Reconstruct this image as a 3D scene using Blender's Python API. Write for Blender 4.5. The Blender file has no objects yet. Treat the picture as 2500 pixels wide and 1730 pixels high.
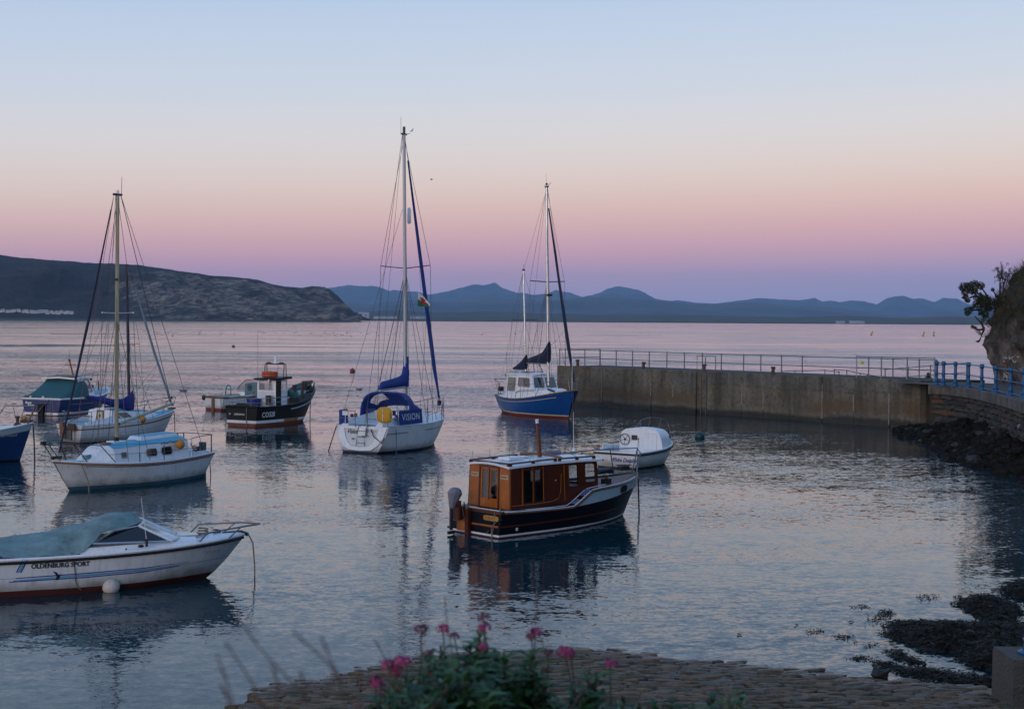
import bpy, bmesh, math, random
import numpy as np
from mathutils import Vector, Matrix, noise
from mathutils.geometry import tessellate_polygon
random.seed(7); np.random.seed(7)
sc = bpy.context.scene
COL = sc.collection
R_ = math.radians
# ------------------------------------------------------------------ camera
F, HC, ROLL, HZ = 3472.0, 5.5, 0.0065, 780.5      # focal length in photo pixels, eye height, roll, horizon row
PITCH = math.atan((865 - HZ) / F)
cam = bpy.data.cameras.new('camera'); cam.sensor_width = 36; cam.lens = 50
cam.clip_start = 0.1; cam.clip_end = 60000
cam.dof.use_dof = True; cam.dof.focus_distance = 46; cam.dof.aperture_fstop = 6.5
camo = bpy.data.objects.new('camera', cam); COL.objects.link(camo)
RM = Matrix.Rotation(math.pi / 2 - PITCH, 3, 'X') @ Matrix.Rotation(ROLL, 3, 'Z')
camo.matrix_world = Matrix.Translation((0, 0, HC)) @ RM.to_4x4()
sc.camera = camo
EYE = Vector((0, 0, HC))
# ------------------------------------------------------------------ world: dusk sky
W = bpy.data.worlds.new('World'); sc.world = W; W.use_nodes = True
nt = W.node_tree; nt.nodes.clear()
def srgb(r, g, b):
    f = lambda c: (c / 255 / 12.92) if c <= 10 else ((c / 255 + .055) / 1.055) ** 2.4
    return (f(r), f(g), f(b), 1)
SUN_AZ = R_(238)         # direction the afterglow comes from, anticlockwise from +X (behind the camera, to the left)
SUN_EL = R_(6)
out = nt.nodes.new('ShaderNodeOutputWorld')
tc = nt.nodes.new('ShaderNodeTexCoord'); sep = nt.nodes.new('ShaderNodeSeparateXYZ')
nt.links.new(tc.outputs['Generated'], sep.inputs[0])
ramp = nt.nodes.new('ShaderNodeValToRGB'); ramp.color_ramp.interpolation = 'B_SPLINE'
mr = nt.nodes.new('ShaderNodeMapRange'); mr.inputs[1].default_value = -0.1; mr.inputs[2].default_value = 1.0
# slight tilt of the dusk band towards the right, where the earth's shadow stands higher
tilt = nt.nodes.new('ShaderNodeMath'); tilt.operation = 'MULTIPLY_ADD'; tilt.inputs[1].default_value = -0.03
nt.links.new(sep.outputs['X'], tilt.inputs[0]); nt.links.new(sep.outputs['Z'], tilt.inputs[2])
nt.links.new(tilt.outputs[0], mr.inputs[0]); nt.links.new(mr.outputs[0], ramp.inputs[0])
SKY = [(-.1, (44, 54, 72)), (-.012, (150, 156, 192)), (.012, (168, 161, 195)), (.026, (184, 160, 188)), (.040, (212, 163, 180)),
       (.056, (224, 173, 175)), (.074, (230, 190, 179)), (.096, (230, 208, 197)), (.126, (221, 216, 216)), (.160, (204, 211, 224)),
       (.225, (179, 199, 227)), (.45, (134, 172, 216)), (1.0, (92, 132, 188))]
el = ramp.color_ramp.elements
for i, (z, c) in enumerate(SKY):
    p = (z + .1) / 1.1
    e = el[i] if i < 2 else el.new(p)
    e.position = p; e.color = srgb(*c)
bg1 = nt.nodes.new('ShaderNodeBackground'); bg1.inputs[1].default_value = 0.97
nt.links.new(ramp.outputs[0], bg1.inputs[0])
sky = nt.nodes.new('ShaderNodeTexSky'); sky.sky_type = 'NISHITA'; sky.sun_disc = False
sky.sun_elevation = R_(1.5); sky.sun_rotation = math.pi / 2 - SUN_AZ
sky.air_density = 1.0; sky.dust_density = 2.0
bg2 = nt.nodes.new('ShaderNodeBackground'); bg2.inputs[1].default_value = 0.05
nt.links.new(sky.outputs[0], bg2.inputs[0])
addw = nt.nodes.new('ShaderNodeAddShader')
nt.links.new(bg1.outputs[0], addw.inputs[0]); nt.links.new(bg2.outputs[0], addw.inputs[1]); nt.links.new(addw.outputs[0], out.inputs[0])
sun = bpy.data.lights.new('sun', 'SUN'); sun.energy = 1.0; sun.angle = R_(30); sun.color = (1.0, .86, .74)
suno = bpy.data.objects.new('sun', sun); COL.objects.link(suno)
sd = Vector((math.cos(SUN_AZ) * math.cos(SUN_EL), math.sin(SUN_AZ) * math.cos(SUN_EL), math.sin(SUN_EL)))
suno.rotation_euler = sd.to_track_quat('Z', 'Y').to_euler()
vs = sc.view_settings; vs.view_transform = 'Standard'; vs.look = 'None'; vs.exposure = 0.1; vs.gamma = 1.0; vs.use_curve_mapping = False
sc.cycles.volume_bounces = 1; sc.cycles.max_bounces = 8; sc.cycles.transparent_max_bounces = 16

# ------------------------------------------------------------------ pixel helpers (photo is 2500 x 1730)
def crop(x0, y0, s): return lambda x, y: (x0 + x * s, y0 + y * s)
CA = crop(0, 800, .26875); CB = crop(0, 1180, .29476); CC = crop(460, 840, .14738); CD = crop(780, 840, .17544)
CE = crop(1060, 1000, .26875); CF = crop(1180, 800, .15038); CG = crop(1340, 820, .26875); CH = crop(1940, 620, .35088)
CI = crop(180, 420, .27559); CJ = crop(880, 290, .35714); CK = crop(1240, 430, .28205); CL = crop(1980, 880, .2254)
CM = crop(1800, 1350, .30342); CN = crop(540, 1420, .58951); CO = crop(0, 860, .12534); CP = crop(100, 960, .19072)
CQ = crop(1080, 1080, .16291); CR = crop(1320, 1080, .16291); CS = crop(2180, 880, .13871); CT = crop(2100, 800, .1127)
CU = crop(0, 600, .39012); CV = crop(780, 640, .37278); CW = crop(1440, 1020, .10027); CX = crop(2330, 620, .21303)
CY = crop(300, 900, .07802); CZ = crop(0, 1100, .22556); CFL = crop(1000, 690, .05013); CAA = crop(840, 1480, .26875)
CBB = crop(2300, 1380, .2193)
def ray(p): return RM @ Vector(((p[0] - 1250) / F, -(p[1] - 865) / F, -1.0))
def gp(p, z=0.0):
    d = ray(p); return EYE + d * ((z - HC) / d.z)
def at(p, Y):
    d = ray(p); return EYE + d * (Y / d.y)

# ------------------------------------------------------------------ mesh builder
def smooth_interp(xs, ys, x):
    xs = list(xs); n = len(xs)
    if x <= xs[0]: return ys[0]
    if x >= xs[-1]: return ys[-1]
    i = max(j for j in range(n - 1) if xs[j] <= x)
    h = xs[i + 1] - xs[i]; t = (x - xs[i]) / h
    def m(j):
        if j == 0: return (ys[1] - ys[0]) / (xs[1] - xs[0])
        if j == n - 1: return (ys[-1] - ys[-2]) / (xs[-1] - xs[-2])
        return .5 * ((ys[j + 1] - ys[j]) / (xs[j + 1] - xs[j]) + (ys[j] - ys[j - 1]) / (xs[j] - xs[j - 1]))
    t2, t3 = t * t, t * t * t
    return (2*t3 - 3*t2 + 1) * ys[i] + (t3 - 2*t2 + t) * h * m(i) + (-2*t3 + 3*t2) * ys[i + 1] + (t3 - t2) * h * m(i + 1)

class MB:
    def __init__(s): s.v = []; s.f = []; s.m = []
    def add(s, vs, fs, mi=0):
        o = len(s.v); s.v += [tuple(p) for p in vs]; s.f += [[i + o for i in f] for f in fs]; s.m += [mi] * len(fs); return s
    def hexa(s, p, mi=0):   # 8 points: bottom ring 0-3, top ring 4-7
        return s.add(p, [(3, 2, 1, 0), (4, 5, 6, 7), (0, 1, 5, 4), (1, 2, 6, 5), (2, 3, 7, 6), (3, 0, 4, 7)], mi)
    def box(s, c, d, rz=0, mi=0, M=None):
        x, y, z = d[0] / 2, d[1] / 2, d[2] / 2
        p = [Vector(q) for q in ((-x,-y,-z),(x,-y,-z),(x,y,-z),(-x,y,-z),(-x,-y,z),(x,-y,z),(x,y,z),(-x,y,z))]
        m = M or Matrix.Rotation(rz, 3, 'Z')
        return s.hexa([m @ q + Vector(c) for q in p], mi)
    def tube(s, pts, r, n=6, mi=0, closed=False, r2=None, cap=True):
        pts = [Vector(p) for p in pts]; N = len(pts); rings = []
        for i, p in enumerate(pts):
            if closed: t = pts[(i + 1) % N] - pts[i - 1]
            elif i == 0: t = pts[1] - p
            elif i == N - 1: t = p - pts[-2]
            else: t = (pts[i + 1] - p).normalized() + (p - pts[i - 1]).normalized()
            if t.length < 1e-9: t = Vector((0, 0, 1))
            t.normalize()
            ref = Vector((0, 0, 1)) if abs(t.z) < .9 else Vector((1, 0, 0))
            a = t.cross(ref).normalized(); b = a.cross(t)
            rr = r if r2 is None else r + (r2 - r) * i / (N - 1)
            if isinstance(r, (list, tuple)): rr = r[i]
            rings.append([p + (a * math.cos(2*math.pi*k/n) + b * math.sin(2*math.pi*k/n)) * rr for k in range(n)])
        vs = [q for g in rings for q in g]; fs = []
        M = N if closed else N - 1
        for i in range(M):
            j = (i + 1) % N
            for k in range(n):
                k2 = (k + 1) % n; fs.append((i*n + k, j*n + k, j*n + k2, i*n + k2))
        if cap and not closed:
            fs.append(tuple(range(n))); fs.append(tuple((N-1)*n + k for k in reversed(range(n))))
        return s.add(vs, fs, mi)
    def grid(s, rows, mi=0, fn=None, wrap=False):
        nr, nc = len(rows), len(rows[0]); o = len(s.v)
        s.v += [tuple(p) for g in rows for p in g]
        for i in range(nr - 1):
            for j in range(nc if wrap else nc - 1):
                j2 = (j + 1) % nc
                m = mi if fn is None else fn(i, j)
                if m is None: continue
                s.f.append([o+i*nc+j, o+i*nc+j2, o+(i+1)*nc+j2, o+(i+1)*nc+j]); s.m.append(m)
        return s
    def prism(s, pts, vec, mi=0):
        pts = [Vector(p) for p in pts]; n = len(pts); v = Vector(vec)
        tri = tessellate_polygon([pts])
        fs = [tuple(t) for t in tri] + [tuple(n + i for i in reversed(t)) for t in tri]
        fs += [(i, (i+1) % n, n + (i+1) % n, n + i) for i in range(n)]
        return s.add(pts + [p + v for p in pts], fs, mi)
    def plate(s, outer, holes, vec, mi=0):      # a plate with holes and thickness
        polys = [[Vector(p) for p in outer]] + [[Vector(p) for p in h] for h in holes]
        flat = [p for q in polys for p in q]; n = len(flat); v = Vector(vec)
        tri = tessellate_polygon(polys)
        fs = [tuple(t) for t in tri] + [tuple(n + i for i in reversed(t)) for t in tri]
        o = 0
        for q in polys:
            k = len(q); fs += [(o+i, o+(i+1) % k, n+o+(i+1) % k, n+o+i) for i in range(k)]; o += k
        return s.add(flat + [p + v for p in flat], fs, mi)
    def lathe(s, prof, c=(0,0,0), n=14, mi=0, M=None):   # prof: (radius, height)
        c = Vector(c); M = M or Matrix.Identity(3)
        rows = [[c + M @ Vector((r*math.cos(2*math.pi*k/n), r*math.sin(2*math.pi*k/n), z)) for k in range(n)] for r, z in prof]
        return s.grid(rows, mi, wrap=True)
    def ball(s, c, r, n=10, sc=(1,1,1), mi=0):
        prof = [(max(1e-4, r*math.sin(math.pi*i/(n//2+2))), -r*math.cos(math.pi*i/(n//2+2))) for i in range(n//2+3)]
        return s.lathe(prof, c, n, mi, Matrix.Diagonal(sc))
    def obj(s, name, mats, parent=None, smooth=35, **props):
        me = bpy.data.meshes.new(name); me.from_pydata(s.v, [], s.f); me.update()
        if not isinstance(mats, (list, tuple)): mats = [mats]
        for m in mats: me.materials.append(m)
        if len(mats) > 1: me.polygons.foreach_set('material_index', s.m)
        bm = bmesh.new(); bm.from_mesh(me); bmesh.ops.recalc_face_normals(bm, faces=bm.faces); bm.to_mesh(me); bm.free()
        if smooth:
            me.polygons.foreach_set('use_smooth', [True] * len(me.polygons)); me.set_sharp_from_angle(angle=R_(smooth))
        o = bpy.data.objects.new(name, me); COL.objects.link(o)
        if parent: o.parent = parent
        for k, v in props.items(): o[k] = v
        return o
def thing(name, label, cat, loc=(0,0,0), rz=0, group=None):
    o = bpy.data.objects.new(name, None); COL.objects.link(o); o.empty_display_size = .2
    o.location = loc; o.rotation_euler = (0, 0, rz); o['label'] = label; o['category'] = cat
    if group: o['group'] = group
    return o
def tag(o, label, cat, group=None, **k):
    o['label'] = label; o['category'] = cat
    if group: o['group'] = group
    for a, b in k.items(): o[a] = b
    return o
def dup(o, parent=None):
    c = o.copy(); COL.objects.link(c); c.parent = parent
    for ch in o.children: dup(ch, c)
    return c
def TB(pts, r, n=6, **k): return MB().tube(pts, r, n, **k)
def text_geo(txt, size, shear=0., bold=0., spacing=1.0):
    c = bpy.data.curves.new('lettering', 'FONT'); c.body = txt; c.size = size; c.shear = shear; c.offset = bold
    c.align_x = 'CENTER'; c.align_y = 'CENTER'; c.space_character = spacing; c.resolution_u = 3
    o = bpy.data.objects.new('lettering', c); COL.objects.link(o)
    dg = bpy.context.evaluated_depsgraph_get(); me = o.evaluated_get(dg).to_mesh()
    vs = [v.co.copy() for v in me.vertices]; fs = [tuple(p.vertices) for p in me.polygons]
    o.evaluated_get(dg).to_mesh_clear(); bpy.data.objects.remove(o); bpy.data.curves.remove(c)
    return vs, fs

# ------------------------------------------------------------------ materials
MATS = {}
def mat(name, col, rough=.5, var=.12, scale=4., bump=0., metal=0., col2=None, mix=.5, bscale=None, streak=0., streakcol=(.08,.06,.045), spec=.5, coat=0., scum=0.):
    """paint, cloth, wood, metal ...: a base colour broken up by noise, optional second colour, rain streaks and relief"""
    m = bpy.data.materials.new(name); m.use_nodes = True; n = m.node_tree; N = n.nodes; Lk = n.links
    b = N['Principled BSDF']; b.inputs['Roughness'].default_value = rough; b.inputs['Metallic'].default_value = metal
    b.inputs['Specular IOR Level'].default_value = spec; b.inputs['Coat Weight'].default_value = coat
    t = N.new('ShaderNodeTexCoord')
    nz = N.new('ShaderNodeTexNoise'); nz.inputs['Scale'].default_value = scale; nz.inputs['Detail'].default_value = 6; nz.inputs['Roughness'].default_value = .65
    Lk.new(t.outputs['Object'], nz.inputs['Vector'])
    cr = N.new('ShaderNodeValToRGB'); cr.color_ramp.elements[0].position = .5 - mix * .5; cr.color_ramp.elements[1].position = .5 + mix * .5
    c1 = [max(0, c * (1 - var)) for c in col] + [1]; c2 = [min(1, c * (1 + var)) for c in (col2 or col)] + [1]
    cr.color_ramp.elements[0].color = c1; cr.color_ramp.elements[1].color = c2
    Lk.new(nz.outputs[0], cr.inputs[0]); src = cr.outputs[0]
    if streak:
        mp = N.new('ShaderNodeMapping'); mp.inputs['Scale'].default_value = (9, 9, .7)
        Lk.new(t.outputs['Object'], mp.inputs[0])
        n2 = N.new('ShaderNodeTexNoise'); n2.inputs['Scale'].default_value = 1.5; n2.inputs['Detail'].default_value = 5
        Lk.new(mp.outputs[0], n2.inputs['Vector'])
        r2 = N.new('ShaderNodeMapRange'); r2.inputs[1].default_value = .5; r2.inputs[2].default_value = .8; r2.inputs[4].default_value = streak
        Lk.new(n2.outputs[0], r2.inputs[0])
        mx = N.new('ShaderNodeMix'); mx.data_type = 'RGBA'
        Lk.new(r2.outputs[0], mx.inputs[0]); Lk.new(src, mx.inputs[6]); mx.inputs[7].default_value = (*streakcol, 1); src = mx.outputs[2]
    if scum:      # slime and waterline dirt on a hull, above and below z = 0 of the boat
        s3 = N.new('ShaderNodeSeparateXYZ'); Lk.new(t.outputs['Object'], s3.inputs[0])
        n4 = N.new('ShaderNodeTexNoise'); n4.inputs['Scale'].default_value = 3.; n4.inputs['Detail'].default_value = 6; Lk.new(t.outputs['Object'], n4.inputs['Vector'])
        m4 = N.new('ShaderNodeMath'); m4.operation = 'MULTIPLY_ADD'; m4.inputs[1].default_value = -.42; Lk.new(n4.outputs[0], m4.inputs[0]); Lk.new(s3.outputs['Z'], m4.inputs[2])
        r4 = N.new('ShaderNodeMapRange'); r4.inputs[1].default_value = -.12; r4.inputs[2].default_value = .14; r4.inputs[3].default_value = scum; r4.inputs[4].default_value = 0.; Lk.new(m4.outputs[0], r4.inputs[0])
        mx4 = N.new('ShaderNodeMix'); mx4.data_type = 'RGBA'; Lk.new(r4.outputs[0], mx4.inputs[0]); Lk.new(src, mx4.inputs[6]); mx4.inputs[7].default_value = (.10, .09, .05, 1); src = mx4.outputs[2]
    Lk.new(src, b.inputs['Base Color'])
    if bump:
        n3 = N.new('ShaderNodeTexNoise'); n3.inputs['Scale'].default_value = bscale or scale * 4; n3.inputs['Detail'].default_value = 5
        Lk.new(t.outputs['Object'], n3.inputs['Vector'])
        bp = N.new('ShaderNodeBump'); bp.inputs['Strength'].default_value = 1; bp.inputs['Distance'].default_value = bump
        Lk.new(n3.outputs[0], bp.inputs['Height']); Lk.new(bp.outputs[0], b.inputs['Normal'])
    MATS[name] = m; return m
def glass(name, tint=(.55,.6,.62), refl=.35):
    m = bpy.data.materials.new(name); m.use_nodes = True; n = m.node_tree; N = n.nodes; N.clear(); Lk = n.links
    o = N.new('ShaderNodeOutputMaterial'); tr = N.new('ShaderNodeBsdfTransparent'); tr.inputs[0].default_value = (*tint, 1)
    g = N.new('ShaderNodeBsdfGlossy'); g.inputs['Roughness'].default_value = .03; g.inputs[0].default_value = (.9,.9,.9,1)
    fr = N.new('ShaderNodeLayerWeight'); fr.inputs[0].default_value = .5; pw = N.new('ShaderNodeMath'); pw.operation = 'POWER'; pw.inputs[1].default_value = 4.; Lk.new(fr.outputs['Facing'], pw.inputs[0])
    ma = N.new('ShaderNodeMath'); ma.operation = 'MAXIMUM'; ma.inputs[1].default_value = refl * .3
    mx = N.new('ShaderNodeMixShader'); Lk.new(pw.outputs[0], ma.inputs[0]); Lk.new(ma.outputs[0], mx.inputs[0])
    Lk.new(tr.outputs[0], mx.inputs[1]); Lk.new(g.outputs[0], mx.inputs[2]); Lk.new(mx.outputs[0], o.inputs[0]); return m
WHITE = mat('white_gelcoat', (.72,.75,.80), .35, .08, 2.5, streak=.35, streakcol=(.36,.33,.27))
HULLW = mat('white_hull', (.58,.61,.65), .35, .12, 1.6, scum=.7, streak=.45, streakcol=(.3,.28,.22))
CREAM = mat('cream_paint', (.5,.46,.34), .45, .1, 5)
DECKB = mat('blue_deck_paint', (.05,.33,.52), .6, .14, 6, bump=.002, col2=(.1,.36,.5))
PALEB = mat('pale_blue_grey', (.3,.4,.45), .55, .12, 5)
NAVY = mat('navy_paint', (.002,.026,.125), .35, .15, 4, streak=.25, streakcol=(.03,.035,.05))
KBLUE = mat('royal_blue_hull', (.006,.06,.24), .3, .15, 3, streak=.3, streakcol=(.02,.07,.15))
BLACK = mat('black_hull_paint', (.006,.008,.010), .5, .2, 4, spec=.25, streak=.4, streakcol=(.04,.03,.022))
BRBLK = mat('blue_black_paint', (.0035,.0045,.010), .45, .2, 4, spec=.2)
RED = mat('red_antifoul', (.16,.025,.02), .6, .25, 6)
DRED = mat('dark_red_antifoul', (.06,.012,.012), .6, .25, 6)
RUSTO = mat('rust_orange', (.34,.13,.035), .8, .3, 8)
BLUEA = mat('blue_antifoul', (.03,.09,.14), .6, .2, 6)
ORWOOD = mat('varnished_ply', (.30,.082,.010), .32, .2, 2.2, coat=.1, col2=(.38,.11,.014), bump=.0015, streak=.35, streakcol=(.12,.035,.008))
DKWOOD_SHADE = mat('dark_wood_and_shade', (.07,.015,.005), .35, .3, 2.5, coat=.1, streak=.3, streakcol=(.03,.008,.004))  # dark trim wood; on the cabin sides this darker tone stands in for shade
MAROON = mat('maroon_deck', (.075,.022,.02), .5, .25, 6)
TEAK = mat('weathered_teak', (.16,.085,.045), .65, .25, 7)
STRAKE = mat('tan_strake', (.22,.1,.05), .6, .2, 7)
CANG = mat('green_canvas', (.018,.095,.115), .8, .18, 3, bump=.004, bscale=9)
TARP = mat('teal_tarpaulin', (.085,.165,.175), .8, .35, 2.2, bump=.012, bscale=7, col2=(.17,.26,.27), streak=.5, streakcol=(.22,.28,.27))
CANB = mat('blue_canvas', (.008,.035,.21), .75, .2, 4, bump=.004, bscale=9)
CANN = mat('navy_canvas', (.008,.012,.04), .8, .25, 4, bump=.005, bscale=9)
SAILB = mat('blue_sail_cover', (.006,.018,.17), .75, .25, 3, bump=.006, bscale=7)
GALV = mat('galvanised_steel', (.22,.25,.27), .5, .15, 12, metal=.6)
RAILG = mat('grey_rail_paint', (.10,.11,.13), .5, .25, 15, metal=.3)
STEEL = mat('stainless_steel', (.16,.17,.19), .35, .06, 10, metal=.6)
DSTEEL = mat('dark_steel', (.05,.055,.065), .45, .2, 12, metal=.5)
ALU = mat('mast_aluminium', (.42,.45,.48), .38, .06, 6, metal=.7)
YMAST = mat('cream_anodised_mast', (.36,.33,.2), .42, .08, 4)
DMAST = mat('dark_mast', (.015,.017,.04), .45, .15, 4)
WIRE = mat('rigging_wire', (.06,.06,.075), .5, .1, 10)
ROPE = mat('rope', (.2,.16,.11), .9, .3, 30)
DROPE = mat('dark_rope', (.035,.035,.04), .9, .3, 30)
BROPE = mat('blue_rope', (.02,.1,.25), .9, .3, 30)
PINKR = mat('pink_rope', (.2,.08,.09), .9, .3, 30)
CHAIN = mat('rusty_chain', (.08,.045,.03), .8, .3, 30)
RUBBER = mat('black_rubber', (.015,.015,.017), .7, .2, 10)
ORANGE = mat('orange_fender', (.42,.19,.03), .55, .2, 6)
RINGO = mat('orange_ring', (.5,.07,.02), .6, .2, 8)
YCOV = mat('yellow_cover', (.5,.27,.015), .7, .2, 5, bump=.008, bscale=10)
GREYC = mat('grey_fabric', (.19,.185,.225), .85, .18, 4, bump=.01, bscale=9)
BOXB = mat('blue_plastic', (.01,.02,.22), .5, .2, 6)
TEAL = mat('teal_tube', (.04,.18,.17), .45, .15, 8)
BLUEP = mat('blue_rail_paint', (.004,.078,.21), .42, .16, 9, streak=.3, streakcol=(.02,.06,.13))
GLASS = glass('window_glass', (.94,.95,.95), .25); SMOKE = glass('smoked_glass', (.5,.5,.52), .4); CLEAR = glass('clear_vinyl', (.75,.75,.74), .2)
DGLASS = mat('dark_glass', (.012,.013,.016), .06, .1, 4, spec=.8)
PLATE = mat('pale_plate', (.42,.34,.22), .6, .1, 8)
YELLOW = mat('yellow_buoy', (.55,.36,.02), .5, .15, 6)
CURT = mat('curtain', (.25,.23,.19), .9, .2, 6)
INK = mat('black_lettering', (.012,.012,.02), .5, .1, 4); WINK = mat('white_lettering', (.6,.62,.64), .5, .1, 4)
BINK = mat('blue_lettering', (.01,.012,.14), .5, .1, 4); LBLUE = mat('light_blue_stripe', (.1,.3,.48), .45, .1, 4)
GREEN = mat('flag_green', (.01,.13,.06), .8, .15, 4); FRED = mat('flag_red', (.3,.012,.012), .8, .15, 4); FWHITE = mat('flag_white', (.6,.6,.6), .8, .1, 4)
# ================================================================== SETTING
def nodes_of(name, rough=.9):
    m = bpy.data.materials.new(name); m.use_nodes = True
    b = m.node_tree.nodes['Principled BSDF']; b.inputs['Roughness'].default_value = rough
    return m, m.node_tree.nodes, m.node_tree.links, b
def nnoise(N, L, vec, scale, detail=5, rough=.6, mapscale=None):
    if mapscale:
        mp = N.new('ShaderNodeMapping'); mp.inputs['Scale'].default_value = mapscale; L.new(vec, mp.inputs[0]); vec = mp.outputs[0]
    n = N.new('ShaderNodeTexNoise'); n.inputs['Scale'].default_value = scale; n.inputs['Detail'].default_value = detail; n.inputs['Roughness'].default_value = rough
    L.new(vec, n.inputs['Vector']); return n.outputs[0]
def nmath(N, L, op, a, b=None, c=None, clamp=False):
    n = N.new('ShaderNodeMath'); n.operation = op; n.use_clamp = clamp
    for i, x in enumerate((a, b, c)):
        if x is None: continue
        if isinstance(x, (int, float)): n.inputs[i].default_value = x
        else: L.new(x, n.inputs[i])
    return n.outputs[0]
def nrange(N, L, x, a, b, c=0., d=1.):
    n = N.new('ShaderNodeMapRange'); n.interpolation_type = 'SMOOTHSTEP'
    for i, q in enumerate((a, b, c, d)): n.inputs[i + 1].default_value = q
    L.new(x, n.inputs[0]); return n.outputs[0]
def nmix(N, L, f, a, b):
    n = N.new('ShaderNodeMix'); n.data_type = 'RGBA'
    if isinstance(f, (int, float)): n.inputs[0].default_value = f
    else: L.new(f, n.inputs[0])
    for i, q in ((6, a), (7, b)):
        if isinstance(q, tuple): n.inputs[i].default_value = (*q[:3], 1)
        else: L.new(q, n.inputs[i])
    return n.outputs[2]
def nbump(N, L, b, h, dist):
    n = N.new('ShaderNodeBump'); n.inputs['Strength'].default_value = 1; n.inputs['Distance'].default_value = dist
    L.new(h, n.inputs['Height']); L.new(n.outputs[0], b.inputs['Normal']); return n

# ---- sea
WAVE = (.185, .19, .085)
m, N, L, b = nodes_of('sea_water', .03)
b.inputs['Base Color'].default_value = (.006, .030, .040, 1); b.inputs['IOR'].default_value = 1.333
g = N.new('ShaderNodeNewGeometry'); pos = g.outputs['Position']
sp = N.new('ShaderNodeSeparateXYZ'); L.new(pos, sp.inputs[0])
def slope(scale, ms, detail=2):          # a random surface slope field: two noise channels round zero
    mp = N.new('ShaderNodeMapping'); mp.inputs['Scale'].default_value = ms; L.new(pos, mp.inputs[0])
    n = N.new('ShaderNodeTexNoise'); n.inputs['Scale'].default_value = scale; n.inputs['Detail'].default_value = detail; n.inputs['Roughness'].default_value = .55
    L.new(mp.outputs[0], n.inputs['Vector']); v = N.new('ShaderNodeVectorMath'); v.operation = 'SUBTRACT'; v.inputs[1].default_value = (.5, .5, .5)
    L.new(n.outputs['Color'], v.inputs[0]); return v.outputs[0]
def vscale(v, f):
    n = N.new('ShaderNodeVectorMath'); n.operation = 'SCALE'; L.new(v, n.inputs[0])
    if isinstance(f, (int, float)): n.inputs['Scale'].default_value = f
    else: L.new(f, n.inputs['Scale'])
    return n.outputs[0]
def vadd(a, b_):
    n = N.new('ShaderNodeVectorMath'); n.operation = 'ADD'; L.new(a, n.inputs[0]); L.new(b_, n.inputs[1]); return n.outputs[0]
patch = nnoise(N, L, pos, .02, 3, .6, (.25, 1.7, 1))
inner = nnoise(N, L, pos, .10, 2, .5, (.4, 1.2, 1))
amp = nrange(N, L, patch, .40, .60, .45, 1.35)
amp2 = nrange(N, L, inner, .36, .64, .45, 1.35)
calm = nmath(N, L, 'MULTIPLY', nrange(N, L, sp.outputs['Y'], 34, 120, 1.0, 2.35), nrange(N, L, nmath(N, L, 'MULTIPLY_ADD', nnoise(N, L, pos, .012, 3, .5, (.3, 1, 1)), 90., sp.outputs['Y']), 300, 350, 1.0, .62))
A = nmath(N, L, 'MULTIPLY', nmath(N, L, 'MULTIPLY', amp, amp2), calm)
vec = vadd(vscale(slope(5.2, (.6, 1.15, 1)), WAVE[0]), vscale(slope(15., (.7, 1.1, 1)), WAVE[1]))
vec = vadd(vec, vscale(slope(.9, (.45, 1.2, 1)), WAVE[2]))
vec = vscale(vec, A)
mul = N.new('ShaderNodeVectorMath'); mul.operation = 'MULTIPLY'; mul.inputs[1].default_value = (.55, 1., 0); L.new(vec, mul.inputs[0])
ad = N.new('ShaderNodeVectorMath'); ad.operation = 'ADD'; cb_ = N.new('ShaderNodeCombineXYZ'); cb_.inputs[2].default_value = 1; L.new(nrange(N, L, sp.outputs['Y'], 60, 260, 0, -.026), cb_.inputs[1]); L.new(cb_.outputs[0], ad.inputs[1]); L.new(mul.outputs[0], ad.inputs[0])
no = N.new('ShaderNodeVectorMath'); no.operation = 'NORMALIZE'; L.new(ad.outputs[0], no.inputs[0]); L.new(no.outputs[0], b.inputs['Normal'])
mb = MB(); mb.add([(-13000, -400, 0), (13000, -400, 0), (13000, 13500, 0), (-13000, 13500, 0)], [(0, 1, 2, 3)])
mb.obj('sea', m, smooth=0, kind='structure')

# ---- far mountains: three ranges, real depth, faded only by the haze
def hill_mat(name, ca, cb, cc, scale):
    m, N, L, b = nodes_of(name, .95)
    t = N.new('ShaderNodeTexCoord').outputs['Object']
    f = nrange(N, L, nnoise(N, L, t, scale, 7, .65), .4, .62)
    f2 = nrange(N, L, nnoise(N, L, t, scale * 4.3, 6, .7), .5, .66)
    L.new(nmix(N, L, f2, nmix(N, L, f, ca, cb), cc), b.inputs['Base Color']); return m
def range_strip(name, pts, Y0, depth, m, rough, seed, foot=0., step=6.0):
    xs = [p[0] for p in pts]; ys = [p[1] for p in pts]; rows = []
    cols = int((xs[-1] - xs[0]) / step); V = 16
    for j in range(V + 5):
        row = []
        for i in range(cols + 1):
            px = xs[0] + (xs[-1] - xs[0]) * i / cols; py = float(np.interp(px, xs, ys))
            top = at((px, py), Y0 + depth)
            if j <= V:
                v = j / V; Y = Y0 + depth * v
                zz = foot + (top.z - foot) * (v ** 1.25)
                q = at((px, py), Y)
                n = noise.fractal(Vector((q.x * .0016, Y * .0016, seed)), 1., 2., 6)
                zz += n * rough * top.z * math.sin(math.pi * min(1, v)) ** .8
                if v == 1: zz = top.z + noise.fractal(Vector((px * .08, seed, 3)), 1., 2., 4) * top.z * .018
                zz = min(zz, top.z * (Y / (Y0 + depth)) * 1.0 + (0 if v == 1 else -2)) if v < 1 else zz
                row.append((q.x, Y, max(-1.0, zz)))
            else:
                w = (j - V) / 4.; q = at((px, py), Y0 + depth)
                row.append((q.x * (1 + w * .1), Y0 + depth * (1 + w * .6), top.z * (1 - w) - 3 * w))
        rows.append(row)
    return MB().grid(rows).obj(name, m, smooth=180, kind='structure')
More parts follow.
